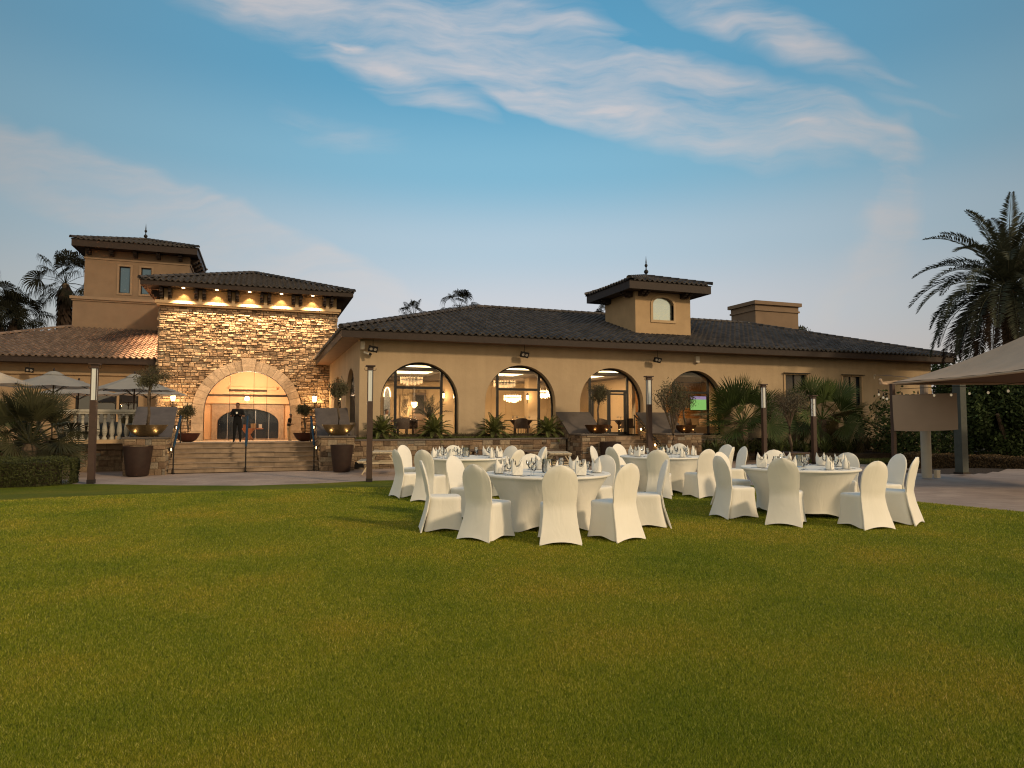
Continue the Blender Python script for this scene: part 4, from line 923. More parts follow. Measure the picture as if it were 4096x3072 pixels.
# wall lanterns on the stone tower and one hidden lantern glow
def lantern(label, p):
    r = thing('wall_lantern', label, 'lantern', p, group='lit wall lanterns on the stone tower'); p = Vector(p); mb = MB()
    mb.tube([p + Vector((0, .18, -.42)), p + Vector((0, 0, -.34)), p + Vector((0, 0, -.2))], [.03, .035, .05], 8); mb.lathe([(.02, -.5), (.06, -.44), (.03, -.38)], p + Vector((0, .05, 0)), 8); mb.lathe([(.14, .17), (.10, .22), (.02, .32)], p, 8, capb=True); mb.lathe([(.09, -.2), (.12, -.17)], p, 8, capb=True); mb.build('bracket', m_dark, r, w=True)
    mb = MB(); mb.lathe([(.09, -.17), (.135, .16)], p, 8, capt=True, capb=True); mb.build('lamp_shade', m_lampglow, r, w=True, smooth=True)
    light('POINT', p + Vector((0, -.3, .05)), 75, (1, .58, .24), .1, r)
lantern('lit wall lantern left of the entrance arch, by the umbrella tip', atY(692, 1592, TY - .35)); lantern('lit wall lantern right of the entrance arch, by the hall wall', atY(1258, 1597, TY - .35))

# lamp posts
def lamp_post(label, u, d, ztop, zb, z0, lat=None):
    p = atD(u, 1700, d); x, y = p.x, p.y; r = thing('lamp_post', label, 'lamp post', (x, y, z0), group='square brown garden lamp posts with opal tubes'); mb = MB(); w = .085
    M = Matrix.Rotation(-PHI + .25, 3, 'Z')
    def bx(cx, cy, hx, hy, za, zb_, B): B.obox(Vector((x, y, (za + zb_) / 2)) + M @ Vector((cx, cy, 0)), (hx, hy, (zb_ - za) / 2), M)
    bx(0, 0, w, w, z0 + .1, ztop - .12 - .03 - zb, mb); bx(0, 0, w + .005, w + .005, ztop - .15, ztop - .04, mb); bx(0, 0, w + .06, w + .06, ztop - .04, ztop, mb)
    for sx in (-1, 1):
        for sy in (-1, 1): bx(sx * (w - .012), sy * (w - .012), .012, .012, ztop - .15 - zb, ztop - .15, mb)
    mb.build('pole', m_post, r, w=True)
    mb = MB(); bx(0, 0, w + .01, w + .01, z0 - .02, z0 + .1, mb); mb.build('base_plate', m_dark, r, w=True)
    for sx, sy in ((-1, -1), (1, -1), (-1, 1), (1, 1)):
        mb = MB(); bx(sx * .033, sy * .033, .030, .030, ztop - .15 - zb, ztop - .152, mb); mb.build('lamp_tube', m_opal, r, w=True)
    mb = MB()
    for s in (-1, 1):
        c = Vector((x, y, ztop - .1)) + M @ Vector((s * (w + .03), 0, 0)); mb.tube([c + M @ Vector((s * .06 * math.cos(a), 0, -.06 * math.sin(a) )) for a in np.linspace(-.3, math.pi, 8)], .008, 6)
    mb.build('hook', m_dark, r, w=True)
lamp_post('tall square lamp post standing before the balustrade at far left', 372, 20.4, 3.27, .95, gz(20.4))
lamp_post('tall square lamp post at the hall corner, beside the tall planter', 1479, 20.9, 3.25, .95, -.3)
lamp_post('square lamp post in front of the hall door steps', 2597, 25.7, 3.25, .92, -.3)
lamp_post('square lamp post half covered by the fan palm fronds', 3056, 30.2, 3.2, .9, -.3)
lamp_post('shortest square lamp post, in the palm bed on the right', 3255, 29.5, 2.68, .76, -.3)

# floodlights hung under the eave
def flood(label, u, v, Y, ztop):
    p = atY(u, v, Y); r = thing('floodlight', label, 'floodlight', p, group='twin floodlights hung under the eaves'); mb = MB(); mb.tube([p + Vector((0, 0, .1)), (p.x, p.y, ztop)], .012, 6); mb.build('stem', m_black, r, w=True)
    M = Matrix.Rotation(R(22), 3, 'X') @ Matrix.Rotation(R(8), 3, 'Y'); mb = MB(); mb.obox(p, (.19, .05, .12), M); mb.obox(p + Vector((0, .07, 0)), (.15, .03, .09), M); mb.build('housing', m_black, r, w=True)
    for s in (-1, 1):
        mb = MB(); c = p + M @ Vector((s * .085, -.056, 0)); ax = M @ Vector((0, -1, 0)); mb.tube([c, c + ax * .012], [.065, .055], 12); mb.build('lens', m_lens, r, w=True)
flood('twin floodlight under the wing eave above the umbrellas', 118, 1480, 42.6, 4.75); flood('twin floodlight under the eave at the hall corner', 1492, 1396, 28.1, 4.95)
flood('twin floodlight under the eave above the second arch', 2098, 1419, 28.1, 4.95); flood('twin floodlight under the eave between third and fourth arches', 2630, 1440, 28.1, 4.95)
p = atY(1451, 1382, 28.4); r = thing('siren_box', 'small white box fixed high at the hall corner', 'box', p); mb = MB(); mb.box(p.x - .08, p.x + .08, 28.32, 28.499, p.z - .16, p.z + .16); mb.box(p.x - .06, p.x + .06, 28.29, 28.318, p.z - .12, p.z - .02); mb.build('housing', m_white, r, w=True)
p = atY(2789, 1438, 28.4); r = thing('siren_box', 'white box high on the hall wall above the fourth arch', 'box', p); mb = MB(); mb.box(p.x - .10, p.x + .10, 28.34, 28.499, p.z - .15, p.z + .15); mb.box(p.x - .05, p.x + .05, 28.36, 28.48, p.z - .19, p.z - .152, m=1); mb.build('housing', [m_white, m_dark], r, w=True)
p = atY(1462, 1412, 28.3); r = thing('security_camera', 'white security camera on the hall corner below the floodlight', 'camera', p); mb = MB(); mb.tube([p + Vector((-.04, .19, .05)), p + Vector((0, .05, .02)), p], .025, 8); mb.tube([p + Vector((-.05, .02, .03)), p + Vector((.14, -.14, -.05))], .05, 10); mb.build('housing', m_white, r, w=True); mb = MB(); mb.tube([p + Vector((.14, -.14, -.05)), p + Vector((.20, -.19, -.07))], .052, 10); mb.build('lens_hood', m_black, r, w=True)

# ================================================================== PLANTS
def leafcloud(mb, P0, D, L, Wd, T=None, fold=0.0):
    """diamond leaves: base points, unit directions, lengths, widths"""
    n = len(P0); up = RNG.normal(size=(n, 3)); s = np.cross(D, up); s /= np.linalg.norm(s, axis=1)[:, None] + 1e-9
    L = np.asarray(L)[:, None]; Wd = np.asarray(Wd)[:, None]; mid = P0 + D * L * .5
    V = np.stack([P0, mid + s * Wd * .5, P0 + D * L, mid - s * Wd * .5], 1).reshape(-1, 3)
    mb.arrays(V, np.arange(4 * n).reshape(-1, 4), RNG.random(n) if T is None else T)
def rdir(n, up=0.0):
    d = RNG.normal(size=(n, 3)); d[:, 2] += up; return d / np.linalg.norm(d, axis=1)[:, None]
def blobby(n, c, r, flat=1.0, clumps=14, cr=.42, hollow=.25):
    """points in an uneven crown made of clumps"""
    cc = rdir(clumps) * (RNG.random((clumps, 1)) ** .4) * (1 - cr * .7); cc[:, 2] *= flat
    k = RNG.integers(0, clumps, n); q = rdir(n) * (hollow + (1 - hollow) * RNG.random((n, 1)) ** .6) * cr * (.7 + .6 * RNG.random((clumps, 1))[k]); q[:, 2] *= flat
    return np.array(c) + (cc[k] + q) * r, k
def olive(label, base, ztop, crown, trunk_h, nleaf=2600, spread=1.0, mleaf=None, lean=0.0, group='small clipped olive trees', name='olive_tree', wispy=False):
    """base point, crown radius, trunk height to first fork"""
    r = thing(name, label, 'tree', base, group=group); b = Vector(base); cz = b.z + ztop - crown; cc = Vector((b.x + lean, b.y, cz)); mb = MB()
    f = Vector((b.x + lean * .6, b.y, b.z + trunk_h)); k = .03 + crown * .02
    mb.tube([b + Vector((0, 0, -.05)), b.lerp(f, .3) + Vector((.03, .02, 0)), b.lerp(f, .65) - Vector((.03, 0, 0)), f], [k * 1.5, k * 1.15, k, k * .95], 8)
    mb.build('trunk', m_bark, r, w=True, smooth=True); mb = MB()
    tips = []
    for i in range(9 if not wispy else 16):
        a = 2 * math.pi * i / (9 if not wispy else 16) + random.uniform(-.3, .3); e = random.uniform(.35, 1.15); q = cc + Vector((math.cos(a) * math.cos(e), math.sin(a) * math.cos(e), math.sin(e) * .9)) * crown * random.uniform(.6, .9)
        m = f.lerp(q, .45) + Vector((random.uniform(-.08, .08), random.uniform(-.08, .08), random.uniform(-.05, .05)))
        mb.tube([f, m, q], [k * .6, k * .35, k * .12], 5); tips.append(q)
        for j in range(5):
            q2 = m.lerp(q, random.uniform(.2, .9)) + Vector((random.gauss(0, .3), random.gauss(0, .3), random.uniform(.05, .4))) * crown; mb.tube([m.lerp(q, j / 5), q2], [k * .2, k * .06], 4, cap=False)
    mb.build('branch', m_bark, r, w=True)
    mb = MB(); P, kk_ = blobby(nleaf, cc, crown * spread, .85 if not wispy else 1.1, 18, .40, .1); D = rdir(nleaf, .3 if not wispy else 1.0)
    leafcloud(mb, P, D, RNG.uniform(.05, .10, nleaf) * (1 + crown * .3), RNG.uniform(.014, .026, nleaf) * (1 + crown * .3), np.clip(RNG.random(18)[kk_] * .5 + RNG.random(nleaf) * .5, 0, 1))
    mb.build('crown', mleaf or m_olive, r, w=True); return r
def fan_leaf(mb, hub, dirv, rad, nseg=34, droop=.25, arc=300, t=.5, width=1.0, tipd=0.0, tag_t=.15, roll=None):
    """one palmate leaf: pleated rays spread in the leaf's plane from the hub, free and pointed at the tips"""
    hub = Vector(hub); d = Vector(dirv).normalized(); up = Vector((0, 0, 1)); s = d.cross(up)
    if s.length < .05: s = Vector((1, 0, 0))
    s.normalize(); rl = random.uniform(-1.25, 1.25) if roll is None else roll; s = (Matrix.Rotation(rl, 3, d) @ s); nrm = s.cross(d).normalized()
    for k in range(nseg):
        a = R(arc) * (k / (nseg - 1) - .5) + random.gauss(0, .012); L = rad * (1 - .30 * abs(a) / 2.6) * random.uniform(.88, 1.05)
        v = (d * math.cos(a) + s * math.sin(a)); w = L * R(arc) / nseg * .31 * width; side = (s * math.cos(a) - d * math.sin(a)); fo = nrm * (w * .55 * (1 if k % 2 else -1)); cup = nrm * (.10 * rad * abs(math.sin(a)))
        m1 = hub + v * L * .60 + cup + up * (-droop * rad * .10); m2 = hub + v * L * .82 + cup + up * (-droop * rad * .34); tip = hub + v * L + cup + up * (-droop * rad * .75 - tipd * rad) + Vector((random.gauss(0, .015), random.gauss(0, .015), 0)) * rad
        i = [mb.v(hub), mb.v(m1 + side * w + fo), mb.v(m1 - side * w + fo), mb.v(m2 + side * w * .55), mb.v(m2 - side * w * .55), mb.v(tip)]
        tt = min(1, max(0, t + random.uniform(-tag_t, tag_t)))
        mb.f((i[0], i[1], i[2]), tt); mb.f((i[1], i[3], i[4], i[2]), tt); mb.f((i[3], i[5], i[4]), tt)
def fan_palm(label, base, trunk, nl, rad, pet, emin=-35, emax=80, droop=.3, group=None, seg=34, aim=None, name='fan_palm', m=None, tr=.16, tipd=0, skirt=0, arc=300, trunk_tint=.5, fr=None):
    r = thing(name, label, 'palm', base, group=group); b = Vector(base); top = b + Vector((0, 0, trunk)); mb = MB()
    n = max(3, int(trunk / .18)); mb.tube([b + (top - b) * (i / n) for i in range(n + 1)], [tr * (1.15 - .25 * i / n) * (1.1 if i % 2 else .95) for i in range(n + 1)], 10)
    mb.build('trunk', m_bark, r, w=True)
    if skirt:
        mb = MB()
        for i in range(int(skirt * 60)):
            a = random.uniform(0, 2 * math.pi); z = top.z - random.uniform(0, skirt); q = Vector((b.x + math.cos(a) * tr, b.y + math.sin(a) * tr, z)); d = Vector((math.cos(a) * .45, math.sin(a) * .45, -1)).normalized()
            w = Vector((-math.sin(a), math.cos(a), 0)) * .16; L = random.uniform(.8, 1.3); mb.poly([q - w * .4, q + d * L * .6 - w, q + d * L, q + d * L * .6 + w, q + w * .4], random.random() * .5)
        mb.build('dry_skirt', m_dryf, r, w=True)
    for i in range(nl):
        a = 2 * math.pi * (i * .618034) + random.uniform(-.2, .2); e = R(emin + (emax - emin) * ((i + .5) / nl) ** .9 + random.uniform(-6, 6))
        if aim: a, e = aim[i % len(aim)] if i < len(aim) else (a, e)
        d = Vector((math.cos(a) * math.cos(e), math.sin(a) * math.cos(e), math.sin(e))); L = pet * random.uniform(.8, 1.15); mb = MB()
        mid = top + d * L * .5 + Vector((0, 0, .06 * L)); hub = top + d * L; mb.tube([top + d * .05, mid, hub], [.025, .02, .014], 5, t=.6, cap=False)
        fd = (d + Vector((0, 0, -.35 if e < .6 else -.05))).normalized(); fan_leaf(mb, hub, fd, rad * random.uniform(.85, 1.1), seg, droop, arc, t=random.uniform(.2, .8), tipd=tipd)
        mb.build('frond', m or m_fan, r, w=True)
    return r
def feather(mb, p0, d, L, droop, nl=40, ll=.4, w=.03, t=.5, vee=.5, stem=.02):
    """pinnate frond arching from p0 along d"""
    p = Vector(p0); d = Vector(d).normalized(); pts = [p.copy()]; n = 14; dd = d.copy()
    for k in range(n): dd = (dd + Vector((0, 0, -droop / n * (1 + k / n)))).normalized(); p = p + dd * (L / n); pts.append(p.copy())
    mb.tube(pts, [stem * (1 - .85 * i / n) for i in range(n + 1)], 4, t=.7, cap=False)
    for k in range(nl):
        q = .12 + .88 * k / (nl - 1); i = min(int(q * n), n - 1); f = q * n - i; c = pts[i].lerp(pts[i + 1], f); tg = (pts[i + 1] - pts[i]).normalized(); s = tg.cross(Vector((0, 0, 1)))
        if s.length < .05: s = Vector((1, 0, 0))
        s.normalize(); u = s.cross(tg); l = ll * math.sin(math.pi * min(.97, .12 + q * .85)) ** .6 * random.uniform(.85, 1.1)
        for sg in (-1, 1):
            dv = (s * sg * .85 + tg * .6 + u * vee * random.uniform(.6, 1.2) + Vector((random.gauss(0, .06), random.gauss(0, .06), random.gauss(0, .06)))).normalized(); m = c + dv * l * .5; ww = tg * w * .5; tt = min(1, max(0, t + random.uniform(-.25, .25)))
            mb.poly([c, m + ww, c + dv * l + Vector((0, 0, -.12 * l)), m - ww], tt)
# date palm on the right
def date_palm(label, base, h, nf=46, L=4.2):
    r = thing('date_palm', label, 'palm', base); b = Vector(base); top = b + Vector((0, 0, h)); mb = MB(); n = int(h / .22)
    mb.tube([b + (top - b) * (i / n) for i in range(n + 1)], [.34 * (1.06 if i % 2 else .93) for i in range(n + 1)], 12); mb.build('trunk', m_bark, r, w=True)
    for i in range(nf):
        a = 2 * math.pi * i * .618034; q = (i + .5) / nf; e = R(82 - 118 * q); d = Vector((math.cos(a) * math.cos(e), math.sin(a) * math.cos(e), math.sin(e))); mb = MB(); dry = q > .72 and random.random() < .5
        feather(mb, top + d * .15, d, L * random.uniform(.85, 1.05), .9 + 1.1 * q * (1 if q < .75 else .6), 64, .66, .074, t=random.uniform(.2, .8), stem=.035); mb.build('frond', m_dryf if dry else m_date, r, w=True)
    return r
def cycad(label, base, L, n=34, group='sago cycads in the planter below the arches', up=.35):
    r = thing('cycad', label, 'plant', base, group=group); b = Vector(base); mb = MB(); mb.lathe([(.13, 0), (.17, .1), (.13, .24), (.05, .3)], b, 10, capt=True); mb.build('trunk', m_bark, r, w=True)
    for i in range(n):
        a = 2 * math.pi * i * .618034; e = R(78 - 75 * (i / n)); d = Vector((math.cos(a) * math.cos(e), math.sin(a) * math.cos(e), math.sin(e))); mb = MB(); feather(mb, b + Vector((0, 0, .24)), d, L * random.uniform(.8, 1.1), .85, 34, .17, .034, t=random.uniform(.25, .85), vee=.4, stem=.012); mb.build('frond', m_cycad, r, w=True)
def hedge_box(name, label, cat, fn, n, leaf=(.03, .06), m=None, core=None, kind=None, group=None, base=(0, 0, 0)):
    """fn(n) -> points, normals on the hedge surface; core(mb) draws the dark inner volume"""
    r = thing(name, label, cat, base, group=group) if not kind else None; mb = MB(); core(mb); mb.build('inner_twigs', m_soil, r, w=True)
    mb = MB(); P, Nn = fn(n); D = Nn * .6 + RNG.normal(size=P.shape) * .6; D /= np.linalg.norm(D, axis=1)[:, None]
    L = RNG.uniform(*leaf, len(P)); leafcloud(mb, P - D * L[:, None] * .5, D, L, L * .5); mb.build('foliage', m or m_hedge, r, w=True); return r

# --- left: clipped hedge and the spiky fan palm behind it
def hedge_surf(x0, x1, y0, y1, z0, z1, rr=.5):
    def fn(n):
        P = []; Nn = []; A = [(x1 - x0) * (y1 - y0), (x1 - x0) * (z1 - z0), (y1 - y0) * (z1 - z0)]; A = np.array([A[0], A[1] * 4, A[1] * .5, A[2] * .5, A[2] * 2]); k = RNG.choice(5, n, p=A / A.sum())
        u, v = RNG.random(n), RNG.random(n); X = x0 + u * (x1 - x0); Y = y0 + v * (y1 - y0); Z = z0 + v * (z1 - z0); p = np.zeros((n, 3)); q = np.zeros((n, 3))
        for f, (ax, val, nn) in enumerate(((2, z1, (0, 0, 1)), (1, y0, (0, -1, 0)), (1, y1, (0, 1, 0)), (0, x0, (-1, 0, 0)), (0, x1, (1, 0, 0)))):
            m = k == f; q[m] = nn
            if ax == 2: p[m] = np.stack([X[m], Y[m], np.full(m.sum(), val)], 1)
            elif ax == 1: p[m] = np.stack([X[m], np.full(m.sum(), val), Z[m]], 1)
            else: p[m] = np.stack([np.full(m.sum(), val), y0 + u[m] * (y1 - y0), Z[m]], 1)
        # round the right end and the top edges, ripple the surface
        over = np.maximum(0, p[:, 0] - (x1 - rr)); yc = (y0 + y1) / 2; k2 = np.sqrt(np.maximum(0, 1 - (over / rr) ** 2 * .85)); p[:, 1] = yc + (p[:, 1] - yc) * k2
        ez = np.maximum(0, p[:, 2] - (z1 - .1)) / .1; p[:, 1] = yc + (p[:, 1] - yc) * (1 - .1 * ez ** 2)
        p += q * (np.sin(p[:, 0:1] * 5) * .02 + np.sin(p[:, 1:2] * 7 + p[:, 2:3] * 9) * .02 + RNG.normal(size=(n, 1)) * .018); return p, q
    return fn
a = gpt(0, 1932); bq = gpt(290, 1900)
hx1 = bq.x + .75; hx0 = -16.5; hy0 = 22.6
def core(mb):
    mb.box(hx0, hx1 - 1.15, hy0 + .08, hy0 + 2.3, -.34, .36); mb.lathe([(.95, -.34), (.95, .34)], (hx1 - 1.2, hy0 + 1.2, 0), 20, capt=True)
hedge_box('hedge', 'low clipped dark hedge beside the lawn at far left', 'hedge', hedge_surf(hx0, hx1 + .1, hy0, hy0 + 2.4, -.3, .42, 1.2), 70000, (.035, .07), core=core, base=(hx1 - 3, hy0 + 1, -.3))
C = lambda deg: R(deg)
pb = atD(120, 1750, 22.8)
fan_palm('big dark fan palm shrub behind the hedge at far left', (pb.x, pb.y, -.3), 1.1, 34, 1.05, 1.05, -25, 75, .06, 'bushy fan palms', 38, name='fan_palm', tr=.2, arc=200, m=m_fand)
pb = atD(-60, 1750, 23.8)
fan_palm('fan palm shrub cut by the left edge of the picture', (pb.x, pb.y, -.3), 1.0, 16, .95, 1.0, -30, 80, .08, 'bushy fan palms', 34, tr=.2, arc=190)
# --- far left behind the roofs: tall Washingtonia palms
def wash(label, u, v, D, nl=22, rad=1.0, pet=1.3, sk=3.2):
    p = atD(u, v, D); fan_palm(label, (p.x, p.y, -.3), p.z + .3, nl, rad * 1.1, pet + .5, -60, 85, .5, 'tall fan palms behind the roofs', 26, name='tall_fan_palm', m=m_far, tr=.28, tipd=.3, skirt=sk, arc=200)
wash('tall fan palm with a shaggy skirt beside the rear tower', 262, 1135, 60, 24, 1.35, 1.6, 4.5)
wash('dense dark fan palm at far left above the wing roof', 60, 1275, 58, 26, 1.3, 1.3, 3); wash('fan palm poking in at the left edge above the wing roof', -70, 1200, 56, 20, 1.3, 1.5, 2); wash('low fan palm behind the wing roof near the left edge', 0, 1310, 56, 20, 1.2, 1.3, 2)
wash('small far palm top on the left above the hall roof', 1655, 1265, 80, 16, 1.0, 1.0, 2); wash('far palm top above the hip of the hall roof', 1838, 1235, 78, 16, 1.2, 1.2, 2); wash('tip of a palm beside the cupola wall', 2412, 1285, 82, 14, .9, .9, 2)
p = atD(4035, 1165, 33); date_palm('big date palm with hanging fronds above the canopy', (p.x, p.y, -.3), p.z + .3, 84, 4.7)
p = atD(3205, 1345, 62); r = thing('far_tree', 'small dark tree top showing right of the chimney', 'tree', (p.x, p.y, -.3)); mb = MB(); mb.tube([(p.x, p.y, -.3), (p.x, p.y, p.z)], .2, 8); mb.build('trunk', m_bark, r, w=True); mb = MB(); P, k_ = blobby(2500, (p.x, p.y, p.z - .3), 1.5); leafcloud(mb, P, rdir(2500), np.full(2500, .22), np.full(2500, .12)); mb.build('crown', m_date, r, w=True)
p = atD(3790, 1500, 60); r = thing('far_tree', 'dark tree behind the right end of the hall', 'tree', (p.x, p.y, -.3)); mb = MB(); mb.tube([(p.x, p.y, -.3), (p.x, p.y, p.z)], .25, 8); mb.build('trunk', m_bark, r, w=True); mb = MB(); P, k_ = blobby(7000, (p.x, p.y, p.z - 1.0), 3.2); leafcloud(mb, P, rdir(7000), np.full(7000, .26), np.full(7000, .14)); mb.build('crown', m_broad, r, w=True)
# --- cycads in the planter
for lab, u, L in (('yellow-green sago cycad left of the first arch by the lamp post', 1528, .85), ('sago cycad in front of the first arch', 1738, .95), ('spreading sago cycad with a golden heart before the second arch', 1975, .95), ('sago cycad between the second arch and the cheek wall', 2192, .95)):
    q = atY(u, 1752, 28.05); cycad(lab, (q.x, 28.05, .82), L)
def strip(n, x0, x1, y0, y1, z, L, m, name, label, up=1.6, wd=.012):
    mb = MB(); P = np.stack([RNG.uniform(x0, x1, n), RNG.uniform(y0, y1, n), np.full(n, z)], 1); leafcloud(mb, P, rdir(n, up), RNG.uniform(L * .5, L, n), np.full(n, wd)); tag(mb.build(name, m), label, 'ground cover', kind='stuff')
strip(9000, 3.6, 12.4, 27.7, 28.4, .82, .14, m_cycad, 'ground_cover', 'short grassy ground cover in the long planter')
mb = MB()
hd = hedge_box('dwarf_hedge', 'very low dark hedge under the hall windows in the planter', 'hedge', hedge_surf(4.3, 12.3, 28.2, 28.46, .82, 1.02, .1), 5000, (.03, .05), core=lambda mb: mb.box(4.3, 12.3, 28.22, 28.45, .82, .99), base=(8, 28.3, .82))
# --- right-hand bed: big fan palms, strap-leaf clumps
q = atY(2968, 1790, 27.0); fan_palm('wide fan palm covering the fourth arch', (q.x, 26.9, -.3), 1.75, 19, 1.45, 1.15, -20, 78, .03, 'bushy fan palms', 38, tr=.22, arc=200)
q = atY(3290, 1790, 26.6); fan_palm('fan palm in front of the rectangular hall windows', (q.x, 26.6, -.3), 1.95, 22, 1.35, 1.15, -38, 80, .05, 'bushy fan palms', 38, tr=.22, arc=200)
q = atY(3440, 1790, 25.8); fan_palm('fan palm with drooping pale fronds left of the hanging screen', (q.x, 25.8, -.3), 1.5, 22, 1.15, 1.2, -50, 45, .25, 'bushy fan palms', 36, tr=.2, arc=180, m=mat('fan_leaf_pale', (.19, .155, .07), .6, tint=.5, transl=.2))
q = atY(3640, 1790, 24.5); fan_palm('small fan palm behind the hanging screen', (q.x, 24.5, -.3), 1.0, 14, .95, .9, -40, 50, .25, 'bushy fan palms', 34, tr=.18, arc=180)
_pl = ['behind the far middle table', 'under the first wide fan palm', 'by the half-hidden lamp post', 'behind the brown box planter', 'by the shortest lamp post', 'under the drooping pale fan palm', 'beside the hanging screen']
_od = ['first from the left', 'second from the left', 'third from the left', 'fourth from the left', 'fifth from the left']
CW = [(_od[i % 5], _pl[i // 5]) for i in range(35)]
for i in range(34):
    u = 2830 + i * 23 + random.uniform(-12, 12); q = atY(u, 1850, random.uniform(24.8, 27.6)); c = Vector((q.x, q.y, .0 if i else .0)); r = thing('strap_leaf_clump', f'clump of strap leaves', 'plant', (c.x, c.y, .04), group='strap-leaf clumps in the palm bed'); r['label'] = f'strap-leaf clump {CW[i][0]} in the bed, {CW[i][1]}'
    mb = MB(); n = 46
    for k in range(n):
        a = random.uniform(0, 2 * math.pi); e = R(random.uniform(35, 85)); L = random.uniform(.45, .95); d = Vector((math.cos(a) * math.cos(e), math.sin(a) * math.cos(e), math.sin(e))); s = Vector((-math.sin(a), math.cos(a), 0)) * .025; b = Vector((c.x, c.y, .04)) + d * .05; m1 = b + d * L * .6; tp = b + d * L + Vector((math.cos(a), math.sin(a), -.5)) * L * .22; mb.poly([b - s * .7, m1 - s, tp, m1 + s, b + s * .7], random.random())
    mb.build('foliage', m_strap, r, w=True)
strip(26000, 22.7, 36, 23.0, 24.6, -.3, .22, m_cycad, 'bed_grass', 'rough grass strip in front of the palm bed', 1.4, .02)
# --- right: broad-leaved tree mass, low hedge, fallen branch look
r = thing('broadleaf_tree', 'dense broad-leaved tree filling the right side under the canopy', 'tree', atD(4060, 1850, 25).xy.to_3d() + Vector((0, 0, -.3))); p = atD(4060, 1700, 25); mb = MB()
for dx, dz in ((-1.2, 1.8), (.3, 2.2), (1.6, 2.0)): mb.tube([(p.x, p.y, -.3), (p.x + dx * .4, p.y, .7), (p.x + dx, p.y - .2, dz)], [.14, .1, .06], 7)
mb.build('trunk', m_bark, r, w=True)
for (u, v, rr, nn) in ((3900, 1640, 1.0, 3500), (4000, 1690, 1.4, 6000), (4110, 1620, 1.7, 7000), (3960, 1590, 1.0, 3500), (4260, 1700, 2.0, 6000), (4080, 1770, 1.2, 4500), (3930, 1740, .9, 3000)):
    q = atD(u, v, 25.5 + random.uniform(-.6, .6)); mb = MB(); P, k_ = blobby(nn, (q.x, q.y, q.z), rr, .9, 16, .4, .3); leafcloud(mb, P, rdir(nn, -.2), RNG.uniform(.10, .18, nn), RNG.uniform(.07, .11, nn)); mb.build('crown', m_broad, r, w=True)
q0 = atD(3640, 1800, 26.5); q1 = atD(4300, 1800, 22)
hc = (q0 + q1) / 2; ang = math.atan2(q1.y - q0.y, q1.x - q0.x); LL = (q1 - q0).length
def hfn(n):
    p, q = hedge_surf(-LL / 2, LL / 2, -.5, .5, -.3, .32, .2)(n); c, s = math.cos(ang), math.sin(ang); M = np.array([[c, s, 0], [-s, c, 0], [0, 0, 1]]); return p @ M + np.array([hc.x, hc.y, 0]), q @ M
def hcore(mb): mb.obox((hc.x, hc.y, 0), (LL / 2 - .1, .42, .27), Matrix.Rotation(ang, 3, 'Z'))
hedge_box('hedge', 'low brownish hedge behind the white column on the right', 'hedge', hfn, 16000, (.04, .08), mat('brown_leaf', (.10, .065, .03), .8, tint=.6), core=hcore, base=(hc.x, hc.y, -.3))
def bank(name, label, u0, u1, D, zt, n, m, rad=.9):
    q0 = atD(u0, 1700, D); q1 = atD(u1, 1700, D + 3); r = thing(name, label, 'hedge', ((q0.x + q1.x) / 2, (q0.y + q1.y) / 2, -.3)); mb = MB()
    for k in range(4): q = q0.lerp(q1, (k + .5) / 4); mb.tube([(q.x, q.y, -.3), (q.x + .3, q.y, zt * .6)], .09, 6)
    mb.build('trunk', m_bark, r, w=True); mb = MB(); P = []
    for k in range(7): q = q0.lerp(q1, k / 6); a_, _ = blobby(n // 7, (q.x, q.y, zt * .42), zt * .62, 1.0, 12, .45, .2); P.append(a_)
    P = np.concatenate(P); leafcloud(mb, P, rdir(len(P)), RNG.uniform(.12, .2, len(P)), RNG.uniform(.08, .12, len(P))); mb.build('foliage', m, r, w=True)
bank('screening_hedge', 'tall dark shrub bank behind the hanging screen', 3640, 4400, 31, 3.2, 15000, m_broad)

# ================================================================== POTS, BOWLS, OLIVES
def bowl(label, p, rad, h, m, soil=True, group='wide tapering bowl planters', name='bowl_planter'):
    r = thing(name, label, 'planter', p, group=group); mb = MB(); mb.lathe([(rad * .26, 0), (rad * .38, .012), (rad * .52, h * .10), (rad * .70, h * .30), (rad * .84, h * .58), (rad * .93, h * .82), (rad, h), (rad * .97, h), (rad * .88, h * .8)], p, 40, capb=True, capt=True); mb.build('bowl', m, r, w=True, smooth=40)
    mb = MB(); mb.lathe([(rad * .9, h * .86)], p, 24, capt=True); mb.build('soil', m_soil, r, w=True); return r
def pot(label, p, r0, r1, h):
    r = thing('tall_planter', label, 'planter', p, group='tall dark brown tapering planters'); mb = MB(); mb.lathe([(r0, 0), (r0 * 1.04, .02), ((r0 + r1) / 2 * 1.03, h * .5), (r1, h), (r1 - .04, h), (r1 - .06, h - .12)], p, 40, capb=True, capt=True); mb.build('pot', m_pot, r, w=True, smooth=40); mb = MB(); mb.lathe([(r1 - .065, h - .1)], p, 24, capt=True); mb.build('soil', m_soil, r, w=True)
def uplight(label, p, power=1.1, d=(0, -1)):
    r = thing('uplight', label, 'light', p, group='small uplights around the bowl planters'); p = Vector(p); mb = MB(); mb.lathe([(.04, 0), (.045, .05)], p, 10, capb=True); mb.build('housing', m_dark, r, w=True); mb = MB(); mb.lathe([(.036, .045)], p, 10, capt=True); mb.build('lens', m_lensglow, r, w=True); light('POINT', p + Vector((0, 0, .09)), power, (1, .66, .30), .012, r)
